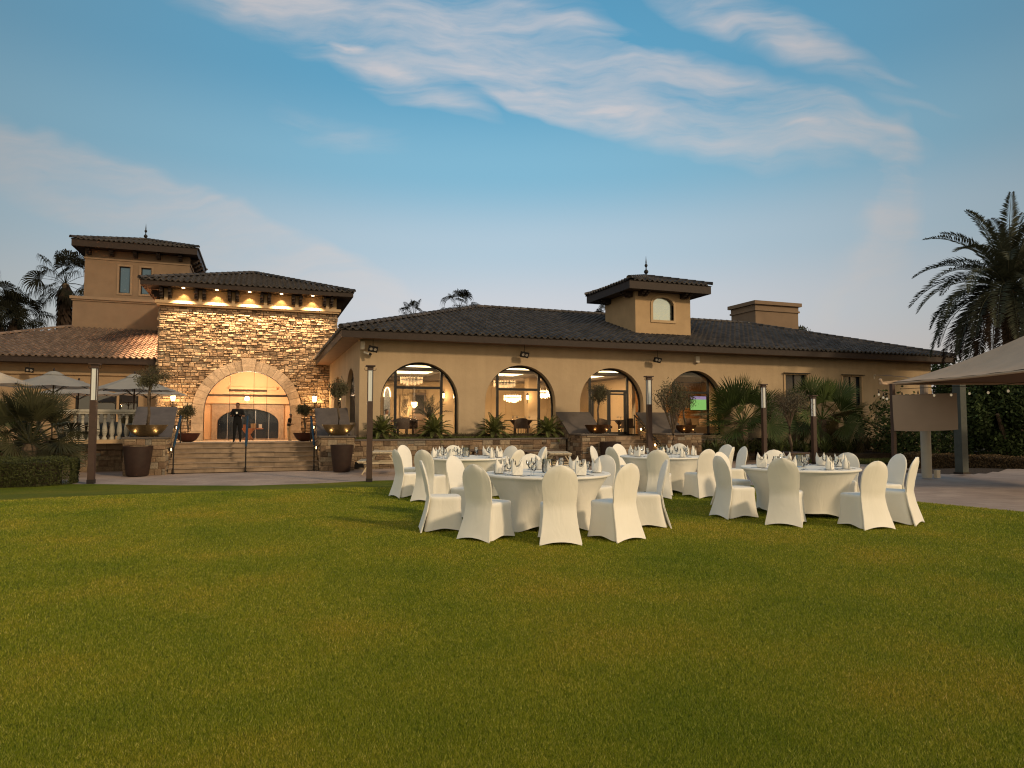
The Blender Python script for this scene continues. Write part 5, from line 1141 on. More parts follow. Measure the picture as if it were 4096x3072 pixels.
def setbowl(n1, u, v, Y, z, rad, h, m, lab_b, lab_t, top, crown, th, lights=True, tree=True, lean=0):
    q = atY(u, v, Y); p = Vector((q.x, Y, z)); bowl(lab_b, p, rad, h, m)
    if tree: olive(lab_t, (p.x, p.y, z + h * .86), top - h * .86, crown, th, lean=lean)
    if lights:
        uplight('uplight left of the ' + lab_b, (p.x - rad * .60, p.y - rad * .60, z)); uplight('uplight right of the ' + lab_b, (p.x + rad * .60, p.y - rad * .60, z))
setbowl(0, 588, 1720, 27.2, 1.0, .68, .42, m_gold, 'gold hammered bowl on the left entrance pier', 'small olive tree in the left gold bowl by the steps', 2.65, .60, 1.5, lean=.12)
setbowl(0, 1353, 1720, 27.2, 1.0, .62, .42, m_gold, 'gold hammered bowl on the right entrance pier', 'small olive tree in the right gold bowl by the steps', 2.30, .52, 1.15, lean=.0)
setbowl(0, 2391, 1715, 26.5, 1.02, .58, .38, m_bronze, 'bronze bowl on the left pier of the hall door', 'round olive tree in front of the hall door', 2.35, .62, 1.0, lean=.1)
setbowl(0, 2742, 1715, 26.5, 1.02, .50, .36, m_bronze, 'bronze bowl on the right pier of the hall door', 'bushy olive tree in the bronze bowl before the fourth arch', 2.3, .80, .7, lean=-.15)
q = atD(750, 1740, 31); z = tz(q.y); setbowl(0, 750, 1740, q.y, z, .54, .40, m_redbowl, 'dark red bowl left of the arch on the terrace', 'pale thin olive tree left of the stone arch', 1.75, .46, .9, lights=False)
q = atD(1218, 1740, 31); z = tz(q.y); setbowl(0, 1218, 1740, q.y, z, .50, .38, m_redbowl, 'dark red bowl right of the arch on the terrace', 'pale thin olive tree right of the stone arch', 1.85, .42, 1.0, lights=False)
q = gpt(543, 1905); pot('tall dark planter before the left entrance pier', (q.x, q.y + .3, gz(q.y)), .33, .46, 1.0)
q = gpt(1370, 1888); pot('tall dark planter before the right entrance pier', (q.x, q.y + .3, gz(q.y)), .29, .42, .98)
q = atY(2442, 1850, 25.3); pot('tall dark planter before the left pier of the hall door', (q.x, 25.3, -.3), .32, .45, 1.0)
# free-standing olives on the right
q = atD(2700, 1850, 25.2); z0 = -.3
bx_ = thing('box_planter', 'dark wooden box planter hidden behind the far middle table', 'planter', (q.x, q.y, z0)); mb = MB(); mb.box(q.x - .35, q.x + .35, q.y - .35, q.y + .35, z0, z0 + .55); mb.build('box', m_teakd, bx_, w=True)
olive('wispy upright olive tree in front of the bronze bowl', (q.x, q.y, z0 + .55), 2.75, .72, .85, 2200, 1.0, lean=-.1, wispy=True)
q = atD(3168, 1850, 26.0); bx_ = thing('box_planter', 'brown square planter box behind the right-hand table', 'planter', (q.x, q.y, z0)); mb = MB(); mb.box(q.x - .42, q.x + .42, q.y - .42, q.y + .42, z0 + .04, z0 + .62); mb.box(q.x - .45, q.x + .45, q.y - .45, q.y + .45, z0 + .62, z0 + .68); mb.build('box', m_post, bx_, w=True)
olive('bare-looking olive tree in the brown box planter', (q.x, q.y, z0 + .68), 2.6, .82, .95, 1900, 1.05, mat('grey_leaf', (.12, .10, .065), .8, tint=.5), lean=-.12, wispy=True)

# ================================================================== BANQUET CHAIRS
def chair_meshes(seed):
    rs = random.Random(seed); w0 = rs.uniform(-.01, .01)
    # backrest: slab from the floor to the rounded top.  chair faces +Y, seat centre at the origin
    def yb(z):   # rear line of the chair seen from the side
        pts = [(0, -.335), (.12, -.30), (.30, -.245), (.47, -.215), (.62, -.235), (.80, -.275), (.97, -.325)]
        for (a, b), (c, d) in zip(pts, pts[1:]):
            if z <= c: t = (z - a) / (c - a); return b + (d - b) * t
        return pts[-1][1]
    def hw(z):   # half width
        pts = [(0, .262), (.06, .252), (.20, .225), (.38, .205), (.48, .203), (.60, .213), (.72, .222), (.80, .220)]
        if z > .74: return .222 * math.sqrt(max(0, 1 - ((z - .74) / .235) ** 2)) + .0
        for (a, b), (c, d) in zip(pts, pts[1:]):
            if z <= c: t = (z - a) / (c - a); return b + (d - b) * t
        return .2
    zs = [0, .02, .06, .12, .2, .3, .4, .47, .54, .62, .7, .76, .82, .87, .91, .94, .96, .971, .9749]; th = .028
    mb = MB(); rows = []
    nA = 10
    for z in zs:
        W_ = max(hw(z), .012); Y_ = yb(z); t_ = th * (1 if z < .9 else max(.35, 1 - (z - .9) * 7)); row = []
        for s in range(nA + 1):                       # rear face
            q = -1 + 2 * s / nA; hem = .045 * max(0, 1 - z / .1) * (1 - q * q); pull = .012 * (1 - q * q) * max(0, 1 - z / .3)
            row.append((q * W_, Y_ - t_ + (.018 * q * q if z < .97 else 0) + pull - .012 * (1 - q * q) * (1 if z > .5 else 0), z + hem))
        for s in range(nA + 1):                       # front face
            q = 1 - 2 * s / nA; hem = .045 * max(0, 1 - z / .1) * (1 - q * q)
            row.append((q * W_, Y_ + t_ - (.018 * q * q if z < .97 else 0), z + hem))
        rows.append([mb.v(p) for p in row])
    n = len(rows[0])
    for a, b in zip(rows, rows[1:]):
        for k in range(n): mb.f((a[k], a[(k + 1) % n], b[(k + 1) % n], b[k]))
    mb.f(rows[-1]); back = mb
    pipe = MB()
    for s_ in (-1, 1): pipe.tube([(s_ * (hw(z) + .001), yb(z) - th * .75 + .018, z) for z in (.02, .08, .16, .26, .36, .46, .56, .66, .74, .80, .85, .89, .92, .945, .962)] + [(0, yb(.975) - .012, .976)], .0042, 5, cap=False)
    # seat with skirt
    mb = MB(); N_ = 56; rings = []
    def ring(z, hx, y0, y1, hem=0, conc=0, ex=5.0, lift=None):
        R_ = []
        cy, hy = (y0 + y1) / 2, (y1 - y0) / 2
        for k in range(N_):
            a = 2 * math.pi * k / N_; c, s = math.cos(a), math.sin(a); m = (abs(c) ** ex + abs(s) ** ex) ** (-1 / ex); x, y = c * m, s * m
            corner = (min(abs(x), 1) * min(abs(y), 1)) ** 1.5; e = 1 - corner
            R_.append((x * (hx - conc * e), cy + y * (hy - conc * e), z + hem * e))
        return [mb.v(p) for p in R_]
    prof = [(.0, .262, -.31, .285, .048, .035), (.03, .258, -.305, .280, .03, .034), (.10, .248, -.29, .270, 0, .030), (.2, .235, -.265, .255, 0, .024), (.3, .224, -.245, .243, 0, .014), (.38, .217, -.23, .236, 0, .006), (.425, .217, -.225, .238, 0, 0), (.455, .218, -.225, .238, 0, 0), (.475, .210, -.222, .230, 0, 0), (.482, .19, -.21, .21, 0, 0)]
    for z, hx, y0, y1, hem, cc in prof: rings.append(ring(z, hx, y0, y1, hem, cc, 6.0 if z > .05 else 7))
    for a, b in zip(rings, rings[1:]):
        for k in range(N_): mb.f((a[k], a[(k + 1) % N_], b[(k + 1) % N_], b[k]))
    c = mb.v((0, 0, .487)); 
    for k in range(N_): mb.f((rings[-1][k], rings[-1][(k + 1) % N_], c))
    return back, mb, pipe
_bk, _st, _pp = chair_meshes(1)
chair0 = thing('banquet_chair', 'x', 'chair'); _bk.build('backrest_cover', m_cloth, chair0, smooth=50); _st.build('seat_cover', m_cloth, chair0, smooth=50); _pp.build('seam', m_cloth, chair0, smooth=True)
used_chair = [False]
def put_chair(x, y, look, label, group):
    a = math.atan2(look[1] - y, look[0] - x) - math.pi / 2
    if not used_chair[0]:
        used_chair[0] = True; o = chair0; o.location = (x, y, gz(y)); o.rotation_euler = (0, 0, a); o['label'] = label; o['group'] = group; return o
    return dup(chair0, (x, y, gz(y)), a + random.uniform(-.05, .05), label, group, (random.uniform(.97, 1.03), random.uniform(.98, 1.02), random.uniform(.98, 1.015)))

# ---- table setting prototypes (shared meshes, individual objects)
def proto_mesh(mb, name, m, smooth=False):
    o = mb.build(name, m, None, smooth=smooth); me = o.data; bpy.data.objects.remove(o); return me
def napkin_mesh(seed):
    rs = random.Random(seed); mb = MB(); n = 36; H = .105
    def top(a):
        c = math.cos(a); return H * (.78 + .62 * abs(c) ** 2.4) + (.012 if math.sin(a) > 0 else 0)
    layers = []
    for j, q in enumerate((0, .12, .35, .6, .8, 1.0)):
        row = []
        for k in range(n):
            a = 2 * math.pi * k / n; z = top(a) * q; bul = .048 + .010 * math.sin(q * math.pi) + .002 * math.sin(a * 5 + rs.random()); sharpen = 1 - .35 * max(0, q - .5) * 2 * abs(math.cos(a))
            row.append(mb.v((math.cos(a) * bul * (1.12 - .10 * q), math.sin(a) * bul * .80 * sharpen * (1 - .25 * q), z)))
        layers.append(row)
    for a, b in zip(layers, layers[1:]):
        for k in range(n): mb.f((a[k], a[(k + 1) % n], b[(k + 1) % n], b[k]))
    # crossed front flaps
    for s in (-1, 1): mb.poly([(s * .05, -.036, .004), (-s * .045, -.040, .004), (-s * .02, -.042, .045), (s * .05, -.034, .105)])
    return mb
ME_NAP = [proto_mesh(napkin_mesh(i), 'napkin', m_linen) for i in range(3)]
mb = MB(); mb.lathe([(.032, 0), (.033, .002), (.006, .006), (.0045, .015), (.0045, .058), (.010, .066), (.028, .080), (.036, .10), (.036, .12), (.030, .150), (.0285, .150), (.0345, .12), (.0345, .10), (.026, .082), (.004, .070)], n=18); ME_GL = proto_mesh(mb, 'wine_glass', m_wglass, 60)
mb = MB(); mb.lathe([(.034, 0), (.035, .002), (.006, .006), (.005, .012), (.005, .075), (.012, .085), (.034, .105), (.042, .13), (.040, .16), (.034, .19), (.0325, .19), (.0385, .16), (.040, .13), (.031, .107), (.005, .09)], n=18); ME_GT = proto_mesh(mb, 'wine_glass', m_wglass, 60)
mb = MB(); mb.lathe([(.04, 0), (.06, .004), (.085, .012), (.087, .014), (.06, .009), (.04, .007)], n=28, capb=True, capt=True); ME_PL = proto_mesh(mb, 'side_plate', m_plate, True)
def knife(): mb = MB(); mb.obox((0, -.05, .003), (.006, .05, .003)); mb.obox((0, .05, .0025), (.009, .055, .001)); return mb
def fork():
    mb = MB(); mb.obox((0, -.04, .003), (.005, .06, .002)); mb.obox((0, .035, .004), (.011, .018, .0015))
    for k in (-.009, -.003, .003, .009): mb.obox((k, .07, .005), (.0018, .02, .0012))
    return mb
def spoon(): mb = MB(); mb.obox((0, -.04, .003), (.004, .055, .002)); mb.sphere((0, .045, .006), .02, 8, sc=(.85, 1.3, .35)); return mb
ME_KN = proto_mesh(knife(), 'knife', m_steel); ME_FK = proto_mesh(fork(), 'fork', m_steel); ME_SP = proto_mesh(spoon(), 'spoon', m_steel, 40)
def inst(me, name, cat, label, group, loc, rz):
    o = bpy.data.objects.new(name, me); COL.objects.link(o); o.location = loc; o.rotation_euler = (0, 0, rz); return tag(o, label, cat, group)
def centrepiece(label, p):
    r = thing('centrepiece', label, 'vase', p, group='glass centrepieces with candle and grass'); mb = MB(); mb.lathe([(.05, .002), (.075, .01), (.085, .08), (.075, .16), (.066, .20), (.064, .20), (.072, .16), (.081, .08), (.07, .014)], n=24, capb=True); mb.build('glass_vase', m_wglass, r, smooth=60)
    mb = MB(); mb.lathe([(.055, .02), (.06, .03), (.062, .10)], n=20, capb=True, capt=True)
    for k in range(12): a = 2 * math.pi * k / 12; mb.obox((math.cos(a) * .062, math.sin(a) * .062, .075), (.004, .012, .05), Matrix.Rotation(a, 3, 'Z'))
    mb.build('candle_pot', m_linen, r); mb = MB(); n = 260; P = np.stack([RNG.normal(size=n) * .022, RNG.normal(size=n) * .022, np.full(n, .10)], 1); leafcloud(mb, P, rdir(n, 2.4), RNG.uniform(.07, .15, n), np.full(n, .006)); mb.build('grass_tuft', m_cycad, r)
TABR = .915; TABZ = .765
def cloth_mesh():
    mb = MB(); n = 96
    def rr(a, z):
        foot = max(0, math.cos(2 * (a - .45))) ** 6; foot = max(foot, max(0, math.cos(2 * (a - .45) + math.pi)) ** 6); q = 1 - z / TABZ
        base = .915 - .29 * (1 - (1 - q) ** 2.2) ; return base + foot * .155 * q ** 1.6 + .006 * math.sin(a * 9) * q
    zs = [.0, .03, .08, .16, .26, .38, .50, .60, .68, .725]; rings = []
    for z in zs:
        row = []
        for k in range(n):
            a = 2 * math.pi * k / n; foot = max(max(0, math.cos(2 * (a - .45))) ** 6, max(0, math.cos(2 * (a - .45) + math.pi)) ** 6); hem = .085 * (1 - foot) * max(0, 1 - z / .16); r = rr(a, z); row.append(mb.v((r * math.cos(a), r * math.sin(a), z + hem)))
        rings.append(row)
    for r, z in ((.917, .735), (.922, .742), (.922, .758), (.915, .765), (.90, .767)): rings.append([mb.v((r * math.cos(2 * math.pi * k / n), r * math.sin(2 * math.pi * k / n), z)) for k in range(n)])
    for a, b in zip(rings, rings[1:]):
        for k in range(n): mb.f((a[k], a[(k + 1) % n], b[(k + 1) % n], b[k]))
    c = mb.v((0, 0, .767)); 
    for k in range(n): mb.f((rings[-1][k], rings[-1][(k + 1) % n], c))
    return mb
ME_CLOTH = proto_mesh(cloth_mesh(), 'tablecloth', m_cloth, 55)
mb = MB(); mb.lathe([(.88, .735), (.88, .755)], n=48, capb=True, capt=True); ME_TOP = proto_mesh(mb, 'tabletop', m_teakd)
mb = MB(); mb.tube([(0, 0, .01), (0, 0, .73)], .015, 6); ME_LEG = proto_mesh(mb, 'leg', m_dark)
def table(tname, lat, d, chairs, extra_rot=0.0, skip=()):
    c = polar(lat, d); z = gz(c.y); t = thing('banquet_table', f'round banquet table under white stretch cloth, {tname}', 'table', (c.x, c.y, z), random.uniform(-.5, .8), group='round banquet tables on the lawn')
    for nm, me in (('tabletop', ME_TOP), ('tablecloth', ME_CLOTH)): o = bpy.data.objects.new(nm, me); COL.objects.link(o); o.parent = t
    for k in range(4): o = bpy.data.objects.new('leg', ME_LEG); COL.objects.link(o); o.parent = t; a = .45 + k * math.pi / 2; o.location = (.58 * math.cos(a), .58 * math.sin(a), 0)
    for (seat, la, dd, sett) in chairs:
        p = polar(la, dd); put_chair(p.x, p.y, (c.x + random.uniform(-.06, .06), c.y + random.uniform(-.06, .06)), f'white covered banquet chair at the {seat} of the {tname}', f'white covered chairs around the {tname}')
        if not sett: continue
        dv = Vector((p.x - c.x, p.y - c.y, 0)).normalized(); s = Vector((-dv.y, dv.x, 0)); a = math.atan2(dv.y, dv.x); zt = z + TABZ + .003; b = Vector((c.x, c.y, 0)); rn = .72
        def at(r_, o_): q = b + dv * r_ + s * o_; return (q.x, q.y, zt)
        g = lambda k: f'{k} on the {tname}'
        inst(ME_PL, 'side_plate', 'plate', f'small plate under the napkin at the {seat} of the {tname}', g('side plates'), at(rn, 0), 0)
        q = at(rn, 0); inst(random.choice(ME_NAP), 'napkin', 'napkin', f'folded white napkin standing at the {seat} of the {tname}', g('folded napkins'), (q[0], q[1], q[2] + .008), a + math.pi / 2 + random.uniform(-.9, .9)).scale = (1.32, 1.32, 1.38)
        inst(ME_GT, 'wine_glass', 'glass', f'tall wine glass at the {seat} of the {tname}', g('tall wine glasses'), at(rn - .17, .13 + random.uniform(-.02, .02)), 0)
        inst(ME_GL, 'water_glass', 'glass', f'shorter water glass at the {seat} of the {tname}', g('water glasses'), at(rn - .10, .20 + random.uniform(-.02, .02)), 0)
        inst(ME_KN, 'knife', 'knife', f'knife beside the plate at the {seat} of the {tname}', g('knives'), at(rn, .135), a + math.pi / 2); inst(ME_FK, 'fork', 'fork', f'fork beside the plate at the {seat} of the {tname}', g('forks'), at(rn, -.135), a + math.pi / 2)
        inst(ME_SP, 'spoon', 'spoon', f'spoon beside the knife at the {seat} of the {tname}', g('spoons'), at(rn, .165), a + math.pi / 2)
    centrepiece(f'glass vase of grass and white candle pot on the {tname}', (c.x + FW.x * -.02, c.y - .02, z + TABZ + .003))
def ringc(lat, d, lst, r=1.32): return [(s, lat + (rr or r) * math.cos(R(a)), d + (rr or r) * math.sin(R(a)), st_) for (s, a, rr, st_) in lst]
L1, D1 = .515, 10.05
table('nearest table', L1, D1, ringc(L1, D1, [('front', -87, 1.30, 1), ('front left', -128, 1.32, 1), ('left', -166, 1.52, 1), ('rear left', 146, 1.45, 1), ('rear middle', 97, 1.35, 1), ('rear right', 52, 1.35, 1), ('right', -1, 1.42, 1), ('front right', -53, 1.33, 1)]))
L4, D4 = 4.73, 11.3
table('right-hand table', L4, D4, ringc(L4, D4, [('front left', -121, 1.25, 1), ('front right', -76, 1.38, 1), ('right', -42, 1.38, 1), ('rear right', 8, 1.5, 1), ('rear', 39, 1.4, 1), ('rear middle', 83, 1.35, 1), ('rear left', 124, 1.3, 1), ('left', -164, 1.2, 1)]))
def pxs(lst): return [(s, (u - 2048) / FPX * d, d, st_) for (s, u, d, st_) in lst]
table('far left table', -.98, 14.6, pxs([('left', 1640, 14.0, 1), ('front left', 1728, 13.25, 1), ('front right', 2030, 13.9, 1), ('rear left', 1652, 15.5, 1), ('rear middle', 1822, 15.95, 1), ('rear right', 2015, 15.75, 1), ('right', 2125, 15.2, 1), ('near right', 2120, 14.3, 1)]))
table('far middle table', 3.31, 15.1, pxs([('left', 2487, 14.5, 1), ('far left', 2420, 15.7, 1), ('rear left', 2506, 16.2, 1), ('rear middle', 2702, 16.45, 1), ('rear right', 2868, 16.0, 1), ('right', 2920, 15.3, 1), ('front', 2635, 13.85, 1), ('front right', 2790, 13.95, 1), ('near right', 2868, 14.6, 0)]))

# ================================================================== PICNIC TABLES
def picnic(label, p, rz, m=m_teak, L=1.7):
    r = thing('picnic_table', label, 'picnic table', p, rz, group='wooden picnic tables by the stone wall'); mb = MB()
    for k in range(5): mb.box(-L / 2, L / 2, -.36 + k * .147, -.36 + k * .147 + .135, .74, .78, t=random.random())
    mb.build('tabletop', m, r)
    for s in (-1, 1):
        mb = MB(); 
        for k in (0, 1): y = s * (.62 + k * .14); mb.box(-L / 2, L / 2, y - .065, y + .065, .43, .47)
        mb.build('bench', m, r)
    for x in (-L / 2 + .25, L / 2 - .25):
        mb = MB(); mb.bar((x, -.68, 0), (x, -.22, .74), .09, .04); mb.bar((x + .045, .68, 0), (x + .045, .22, .74), .09, .04); mb.bar((x - .045, -.8, .40), (x - .045, .8, .40), .09, .04); mb.bar((x, -.36, .71), (x, .36, .71), .06, .05); mb.build('trestle', m, r)
q = atD(1532, 1800, 24.4); picnic('pale wooden picnic table by the lamp post at the hall corner', (q.x, q.y, -.3), 1.35)
q = atD(2150, 1800, 25.2); picnic('dark picnic table beneath the second arch', (q.x, q.y, -.3), .15, m_teakd); q = atD(2235, 1800, 23.6); picnic('weathered picnic table half hidden behind the nearest table', (q.x, q.y, -.3), 1.25, m_teak); q = atD(1840, 1800, 25.4); picnic('dark picnic table behind the far left table', (q.x, q.y, -.3), .1, m_teakd)

# ================================================================== UMBRELLAS AND TERRACE FURNITURE
def umbrella(label, u, Y, zr, za, rad, name='umbrella'):
    q = atY(u, 1600, Y); zf = tz(Y); r = thing('patio_umbrella', label, 'umbrella', (q.x, Y, zf), group='pale umbrellas on the terrace'); c = Vector((q.x, Y, 0)); n = 8; mb = MB(); rows = []
    M_ = 6
    for j in range(M_ + 1):
        f = j / M_; row = []
        for k in range(n * 4):
            a = 2 * math.pi * k / (n * 4) + .2; seg = (k % 4) / 4; sag = 1 - .045 * math.sin(seg * math.pi) * (1 - f); rr_ = rad * (1 - f * .985) * math.cos(math.pi / n) / math.cos(((a - .2) % (2 * math.pi / n)) - math.pi / n)
            row.append(mb.v(c + Vector((rr_ * math.cos(a), rr_ * math.sin(a), zr + (za - zr) * (f * .9 + .1 * f * f) - (1 - f) * .0 - .04 * math.sin(seg * math.pi) * (1 - f)))))
        rows.append(row)
    m = n * 4
    for a, b in zip(rows, rows[1:]):
        for k in range(m): mb.f((a[k], a[(k + 1) % m], b[(k + 1) % m], b[k]))
    mb.build('canopy', m_umb, r, w=True, smooth=25)
    mb = MB(); mb.lathe([(rad * .22, zr + (za - zr) * .80), (rad * .1, za + .02), (.03, za + .05)], c, 16); mb.build('vent', m_umb, r, w=True)
    mb = MB(); mb.tube([c + Vector((0, 0, zf)), c + Vector((0, 0, za + .03))], .03, 8); mb.lathe([(.01, za + .04), (.045, za + .07), (.045, za + .13), (.01, za + .17)], c, 10); mb.build('pole', m_wood, r, w=True)
    mb = MB()
    for k in range(n): a = 2 * math.pi * k / n + .2; mb.bar(c + Vector((0, 0, za - .1)), c + Vector((math.cos(a) * rad * .97, math.sin(a) * rad * .97, zr - .0)), .02, .03); mb.bar(c + Vector((0, 0, zr - .25)), c + Vector((math.cos(a) * rad * .5, math.sin(a) * rad * .5, (zr + za) / 2 - .1)), .02, .02)
    mb.build('ribs', m_wood, r, w=True); mb = MB(); mb.lathe([(.3, zf), (.3, zf + .08), (.05, zf + .12)], c, 16); mb.build('base', m_dark, r, w=True); return r
umbrella('large pale umbrella at left of the terrace behind the lamp post', 212, 33.0, 2.98, 3.58, 1.72); umbrella('pale umbrella near the olive tree on the left pier', 536, 32.4, 2.86, 3.50, 1.62)
umbrella('pale umbrella between and behind the two front ones', 313, 37.0, 2.82, 3.42, 1.72); umbrella('pale umbrella tip beside the left wall lantern', 600, 36.6, 2.84, 3.42, 1.62)
um = umbrella('umbrella glowing warm from below at the left edge', -75, 30.5, 2.95, 3.6, 1.6); q = atY(-75, 1600, 30.5); light('POINT', (q.x, 30.5 - .5, 2.75), 130, (1, .62, .26), .1, um)
def tchair(label, x, y, rz):
    r = thing('terrace_chair', label, 'chair', (x, y, tz(y)), rz, group='dark woven chairs on the terrace'); mb = MB(); mb.box(-.28, .28, -.28, .28, .36, .44); mb.build('seat', m_rattan, r)
    mb = MB(); mb.grid(lambda a, b: (.36 * math.cos(math.pi * (1.0 + a)) , -.02 + .34 * math.sin(math.pi * (1.0 + a)), .30 + b * (.55 - .18 * abs(2 * a - 1) ** 3)), 16, 4); mb.grid(lambda a, b: (.33 * math.cos(math.pi * (1.0 + a)), -.02 + .31 * math.sin(math.pi * (1.0 + a)), .30 + b * (.55 - .18 * abs(2 * a - 1) ** 3)), 16, 4); mb.build('backrest', m_rattan, r, smooth=True)
    for sx in (-.24, .24):
        for sy in (-.24, .24): mb = MB(); mb.tube([(sx, sy, 0), (sx, sy, .36)], .018, 6); mb.build('leg', m_dark, r)
def ttable(label, x, y, m=m_teakd):
    r = thing('terrace_table', label, 'table', (x, y, tz(y)), group='square dark tables on the terrace'); mb = MB(); mb.box(-.4, .4, -.4, .4, .71, .75); mb.build('tabletop', m, r); mb = MB(); mb.tube([(0, 0, .02), (0, 0, .71)], .035, 8); mb.lathe([(.25, 0), (.25, .02)], (0, 0, 0), 16, capt=True); mb.build('pedestal', m_dark, r)
ti = 0; words = ['nearest the balustrade end', 'behind the first balusters', 'in the middle of the row', 'beside the lamp post', 'below the second umbrella', 'near the left cheek wall']
for i, (u, Y) in enumerate(((300, 31.4), (345, 34.0), (395, 31.2), (440, 33.6), (485, 31.0), (530, 33.4))):
    q = atY(u, 1700, Y); tchair('dark woven terrace chair ' + words[i], q.x, Y, random.uniform(0, 6.28))
for i, (u, Y) in enumerate(((345, 32.2), (440, 32.0), (515, 34.6))): q = atY(u, 1700, Y); ttable('dark square terrace table ' + ('under the left umbrella', 'behind the middle of the balustrade', 'near the glazed door')[i], q.x, Y)

# ================================================================== RIGHT: CANOPY, COLUMN, SCREEN, STRING LIGHTS
cz = gz(14.3)
can = thing('shade_canopy', 'tan fabric shade canopy reaching in from the right edge', 'canopy', polar(13, 15, 0)); A = polar(10.15, 18.3, 2.58); B = polar(10.15, 12.7, 2.58); Cc = polar(17.0, 12.7, 2.58); Dd = polar(17.0, 18.3, 2.58); Pk = polar(13.6, 15.6, 4.35)
def sail(o):
    mb = MB(); c = [A, B, Cc, Dd]
    for p, q in zip(c, c[1:] + c[:1]):
        mid = (p + q) / 2; inn = (Pk - mid); inn.z = 0; inn.normalize()
        def fn(a, b, p=p, q=q, inn=inn):
            e = p.lerp(q, a) + inn * (.22 * math.sin(math.pi * a)); e = e + Vector((0, 0, -.02 * math.sin(math.pi * a))); s = e.lerp(Pk, b); s.z = e.z + (Pk.z - e.z) * (b ** 1.35) + .02 * math.sin(a * 40) * (1 - b) * .3 + o; return s
        mb.grid(fn, 24, 14)
    return mb
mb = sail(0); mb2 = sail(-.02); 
mb.build('canvas', m_canvas, can, w=True, smooth=40); mb2.build('shaded_underside', mat('canvas_shade', (.20, .13, .09), .9), can, w=True, smooth=40)  # second sheet below: the underside's shade put into a darker canvas colour
mb = MB(); 
for p, q in ((A, B), (B, Cc), (Cc, Dd), (Dd, A)): mb.tube([p.lerp(q, k / 12) + ((Pk - (p + q) / 2) * Vector((1, 1, 0))).normalized() * (.24 * math.sin(math.pi * k / 12)) + Vector((0, 0, -.05)) for k in range(13)], .03, 6)
mb.build('edge_rope', m_canvas, can, w=True)
mb = MB(); mb.bar(A + Vector((-.25, .1, -.03)), A + (Pk - A) * .04 + Vector((0, 0, -.06)), .07, .07); mb.tube([A + Vector((-.35, 0, .08)), A + Vector((-.28, 0, -.04)), A + Vector((-.05, 0, -.06))], .035, 7); mb.build('corner_bracket', m_canvas, can, w=True)
q = gpt(3708, 1912); r = thing('column', 'round cream column holding up the canopy corner', 'column', (q.x, q.y, gz(q.y))); mb = MB(); mb.lathe([(.125, 0), (.125, 2.25)], (q.x, q.y, gz(q.y)), 28, capt=True); mb.build('shaft', m_column, r, w=True, smooth=40); mb = MB(); mb.tube([(q.x, q.y, 2.25), (q.x, q.y, 2.62)], .10, 14); mb.build('capital', m_screen, r, w=True)
x = atD(3748, 1885, 18.6); r = thing('junction_box', 'small white box on the ground beside the column', 'box', (x.x, x.y, gz(x.y))); mb = MB(); z = gz(x.y); mb.box(x.x - .06, x.x + .06, x.y - .05, x.y + .05, z, z + .2); mb.box(x.x - .065, x.x + .065, x.y - .055, x.y + .055, z + .2, z + .215); mb.build('housing', m_white, r, w=True)
q = atD(3848, 1890, 20.0); r = thing('support_post', 'dark green square post right of the hanging screen', 'post', (q.x, q.y, gz(q.y))); mb = MB(); mb.box(q.x - .12, q.x + .12, q.y - .12, q.y + .12, gz(q.y), 2.62, ); mb.build('shaft', mat('green_grey_paint', (.06, .07, .065), .6, var=.2, scale=5), r, w=True); mb = MB(); mb.box(q.x - .15, q.x + .15, q.y - .15, q.y + .15, gz(q.y), gz(q.y) + .06); mb.build('base_plate', m_dark, r, w=True)
q = atD(3579, 1880, 17.7); r = thing('support_post', 'thin brown post left of the hanging screen', 'post', (q.x, q.y, gz(q.y))); mb = MB(); mb.box(q.x - .045, q.x + .045, q.y - .045, q.y + .045, gz(q.y), 2.5); mb.build('shaft', m_post, r, w=True); mb = MB(); mb.box(q.x - .08, q.x + .08, q.y - .08, q.y + .08, gz(q.y), gz(q.y) + .03); mb.build('base_plate', m_dark, r, w=True)
a, b, c, d = (atD(3572, 1582, 17.55), atD(3829, 1574, 17.55), atD(3830, 1716, 17.55), atD(3578, 1721, 17.55)); r = thing('hanging_screen', 'blank grey-brown cloth screen stretched between the posts', 'screen', d)
def sfn(s_, t_):
    p = d.lerp(c, s_).lerp(a.lerp(b, s_), t_); q_ = abs(2 * s_ - 1) ** 14 * abs(2 * t_ - 1) ** 10; return p + FW * (.03 * math.sin(s_ * 5 + t_ * 2)) + Vector((0, 0, -.03 * (1 - (2 * s_ - 1) ** 2) * (1 - t_)))
mb = MB(); mb.grid(sfn, 24, 12); mb.grid(lambda s_, t_: sfn(s_, t_) + FW * .015, 24, 12); mb.build('cloth', m_screen, r, w=True, smooth=True)
mb = MB(); mb.tube([sfn(k / 12, 1) + FW * .008 for k in range(13)], .014, 6); mb.tube([sfn(k / 12, 0) + FW * .008 for k in range(13)], .014, 6); mb.build('hem', m_screen, r, w=True)
def strl(label, pts, ks, d_):
    P_ = [atD(u, v, dd) for u, v, dd in pts]; r = thing('string_lights', label, 'string lights', P_[0]); mb = MB(); mb.tube(P_, .007, 5); mb.build('cable', m_dark, r, w=True)
    for (u, v, dd) in ks:
        p = atD(u, v, dd); mb = MB(); mb.tube([p, p + Vector((0, 0, -.05)), p + Vector((0, 0, -.09))], [.006, .018, .018], 6); so = mb.build('socket', m_dark, r, w=True); mb = MB(); mb.sphere(p + Vector((0, 0, -.125)), .028, 8, sc=(1, 1, 1.3)); mb.build('bulb', m_bulbg, r, w=True, smooth=True)
strl('festoon of clear bulbs looping below the canopy corner', [(3502, 1500, 27.5), (3560, 1503, 24), (3620, 1508, 21), (3640, 1512, 18.4)], [], 0)
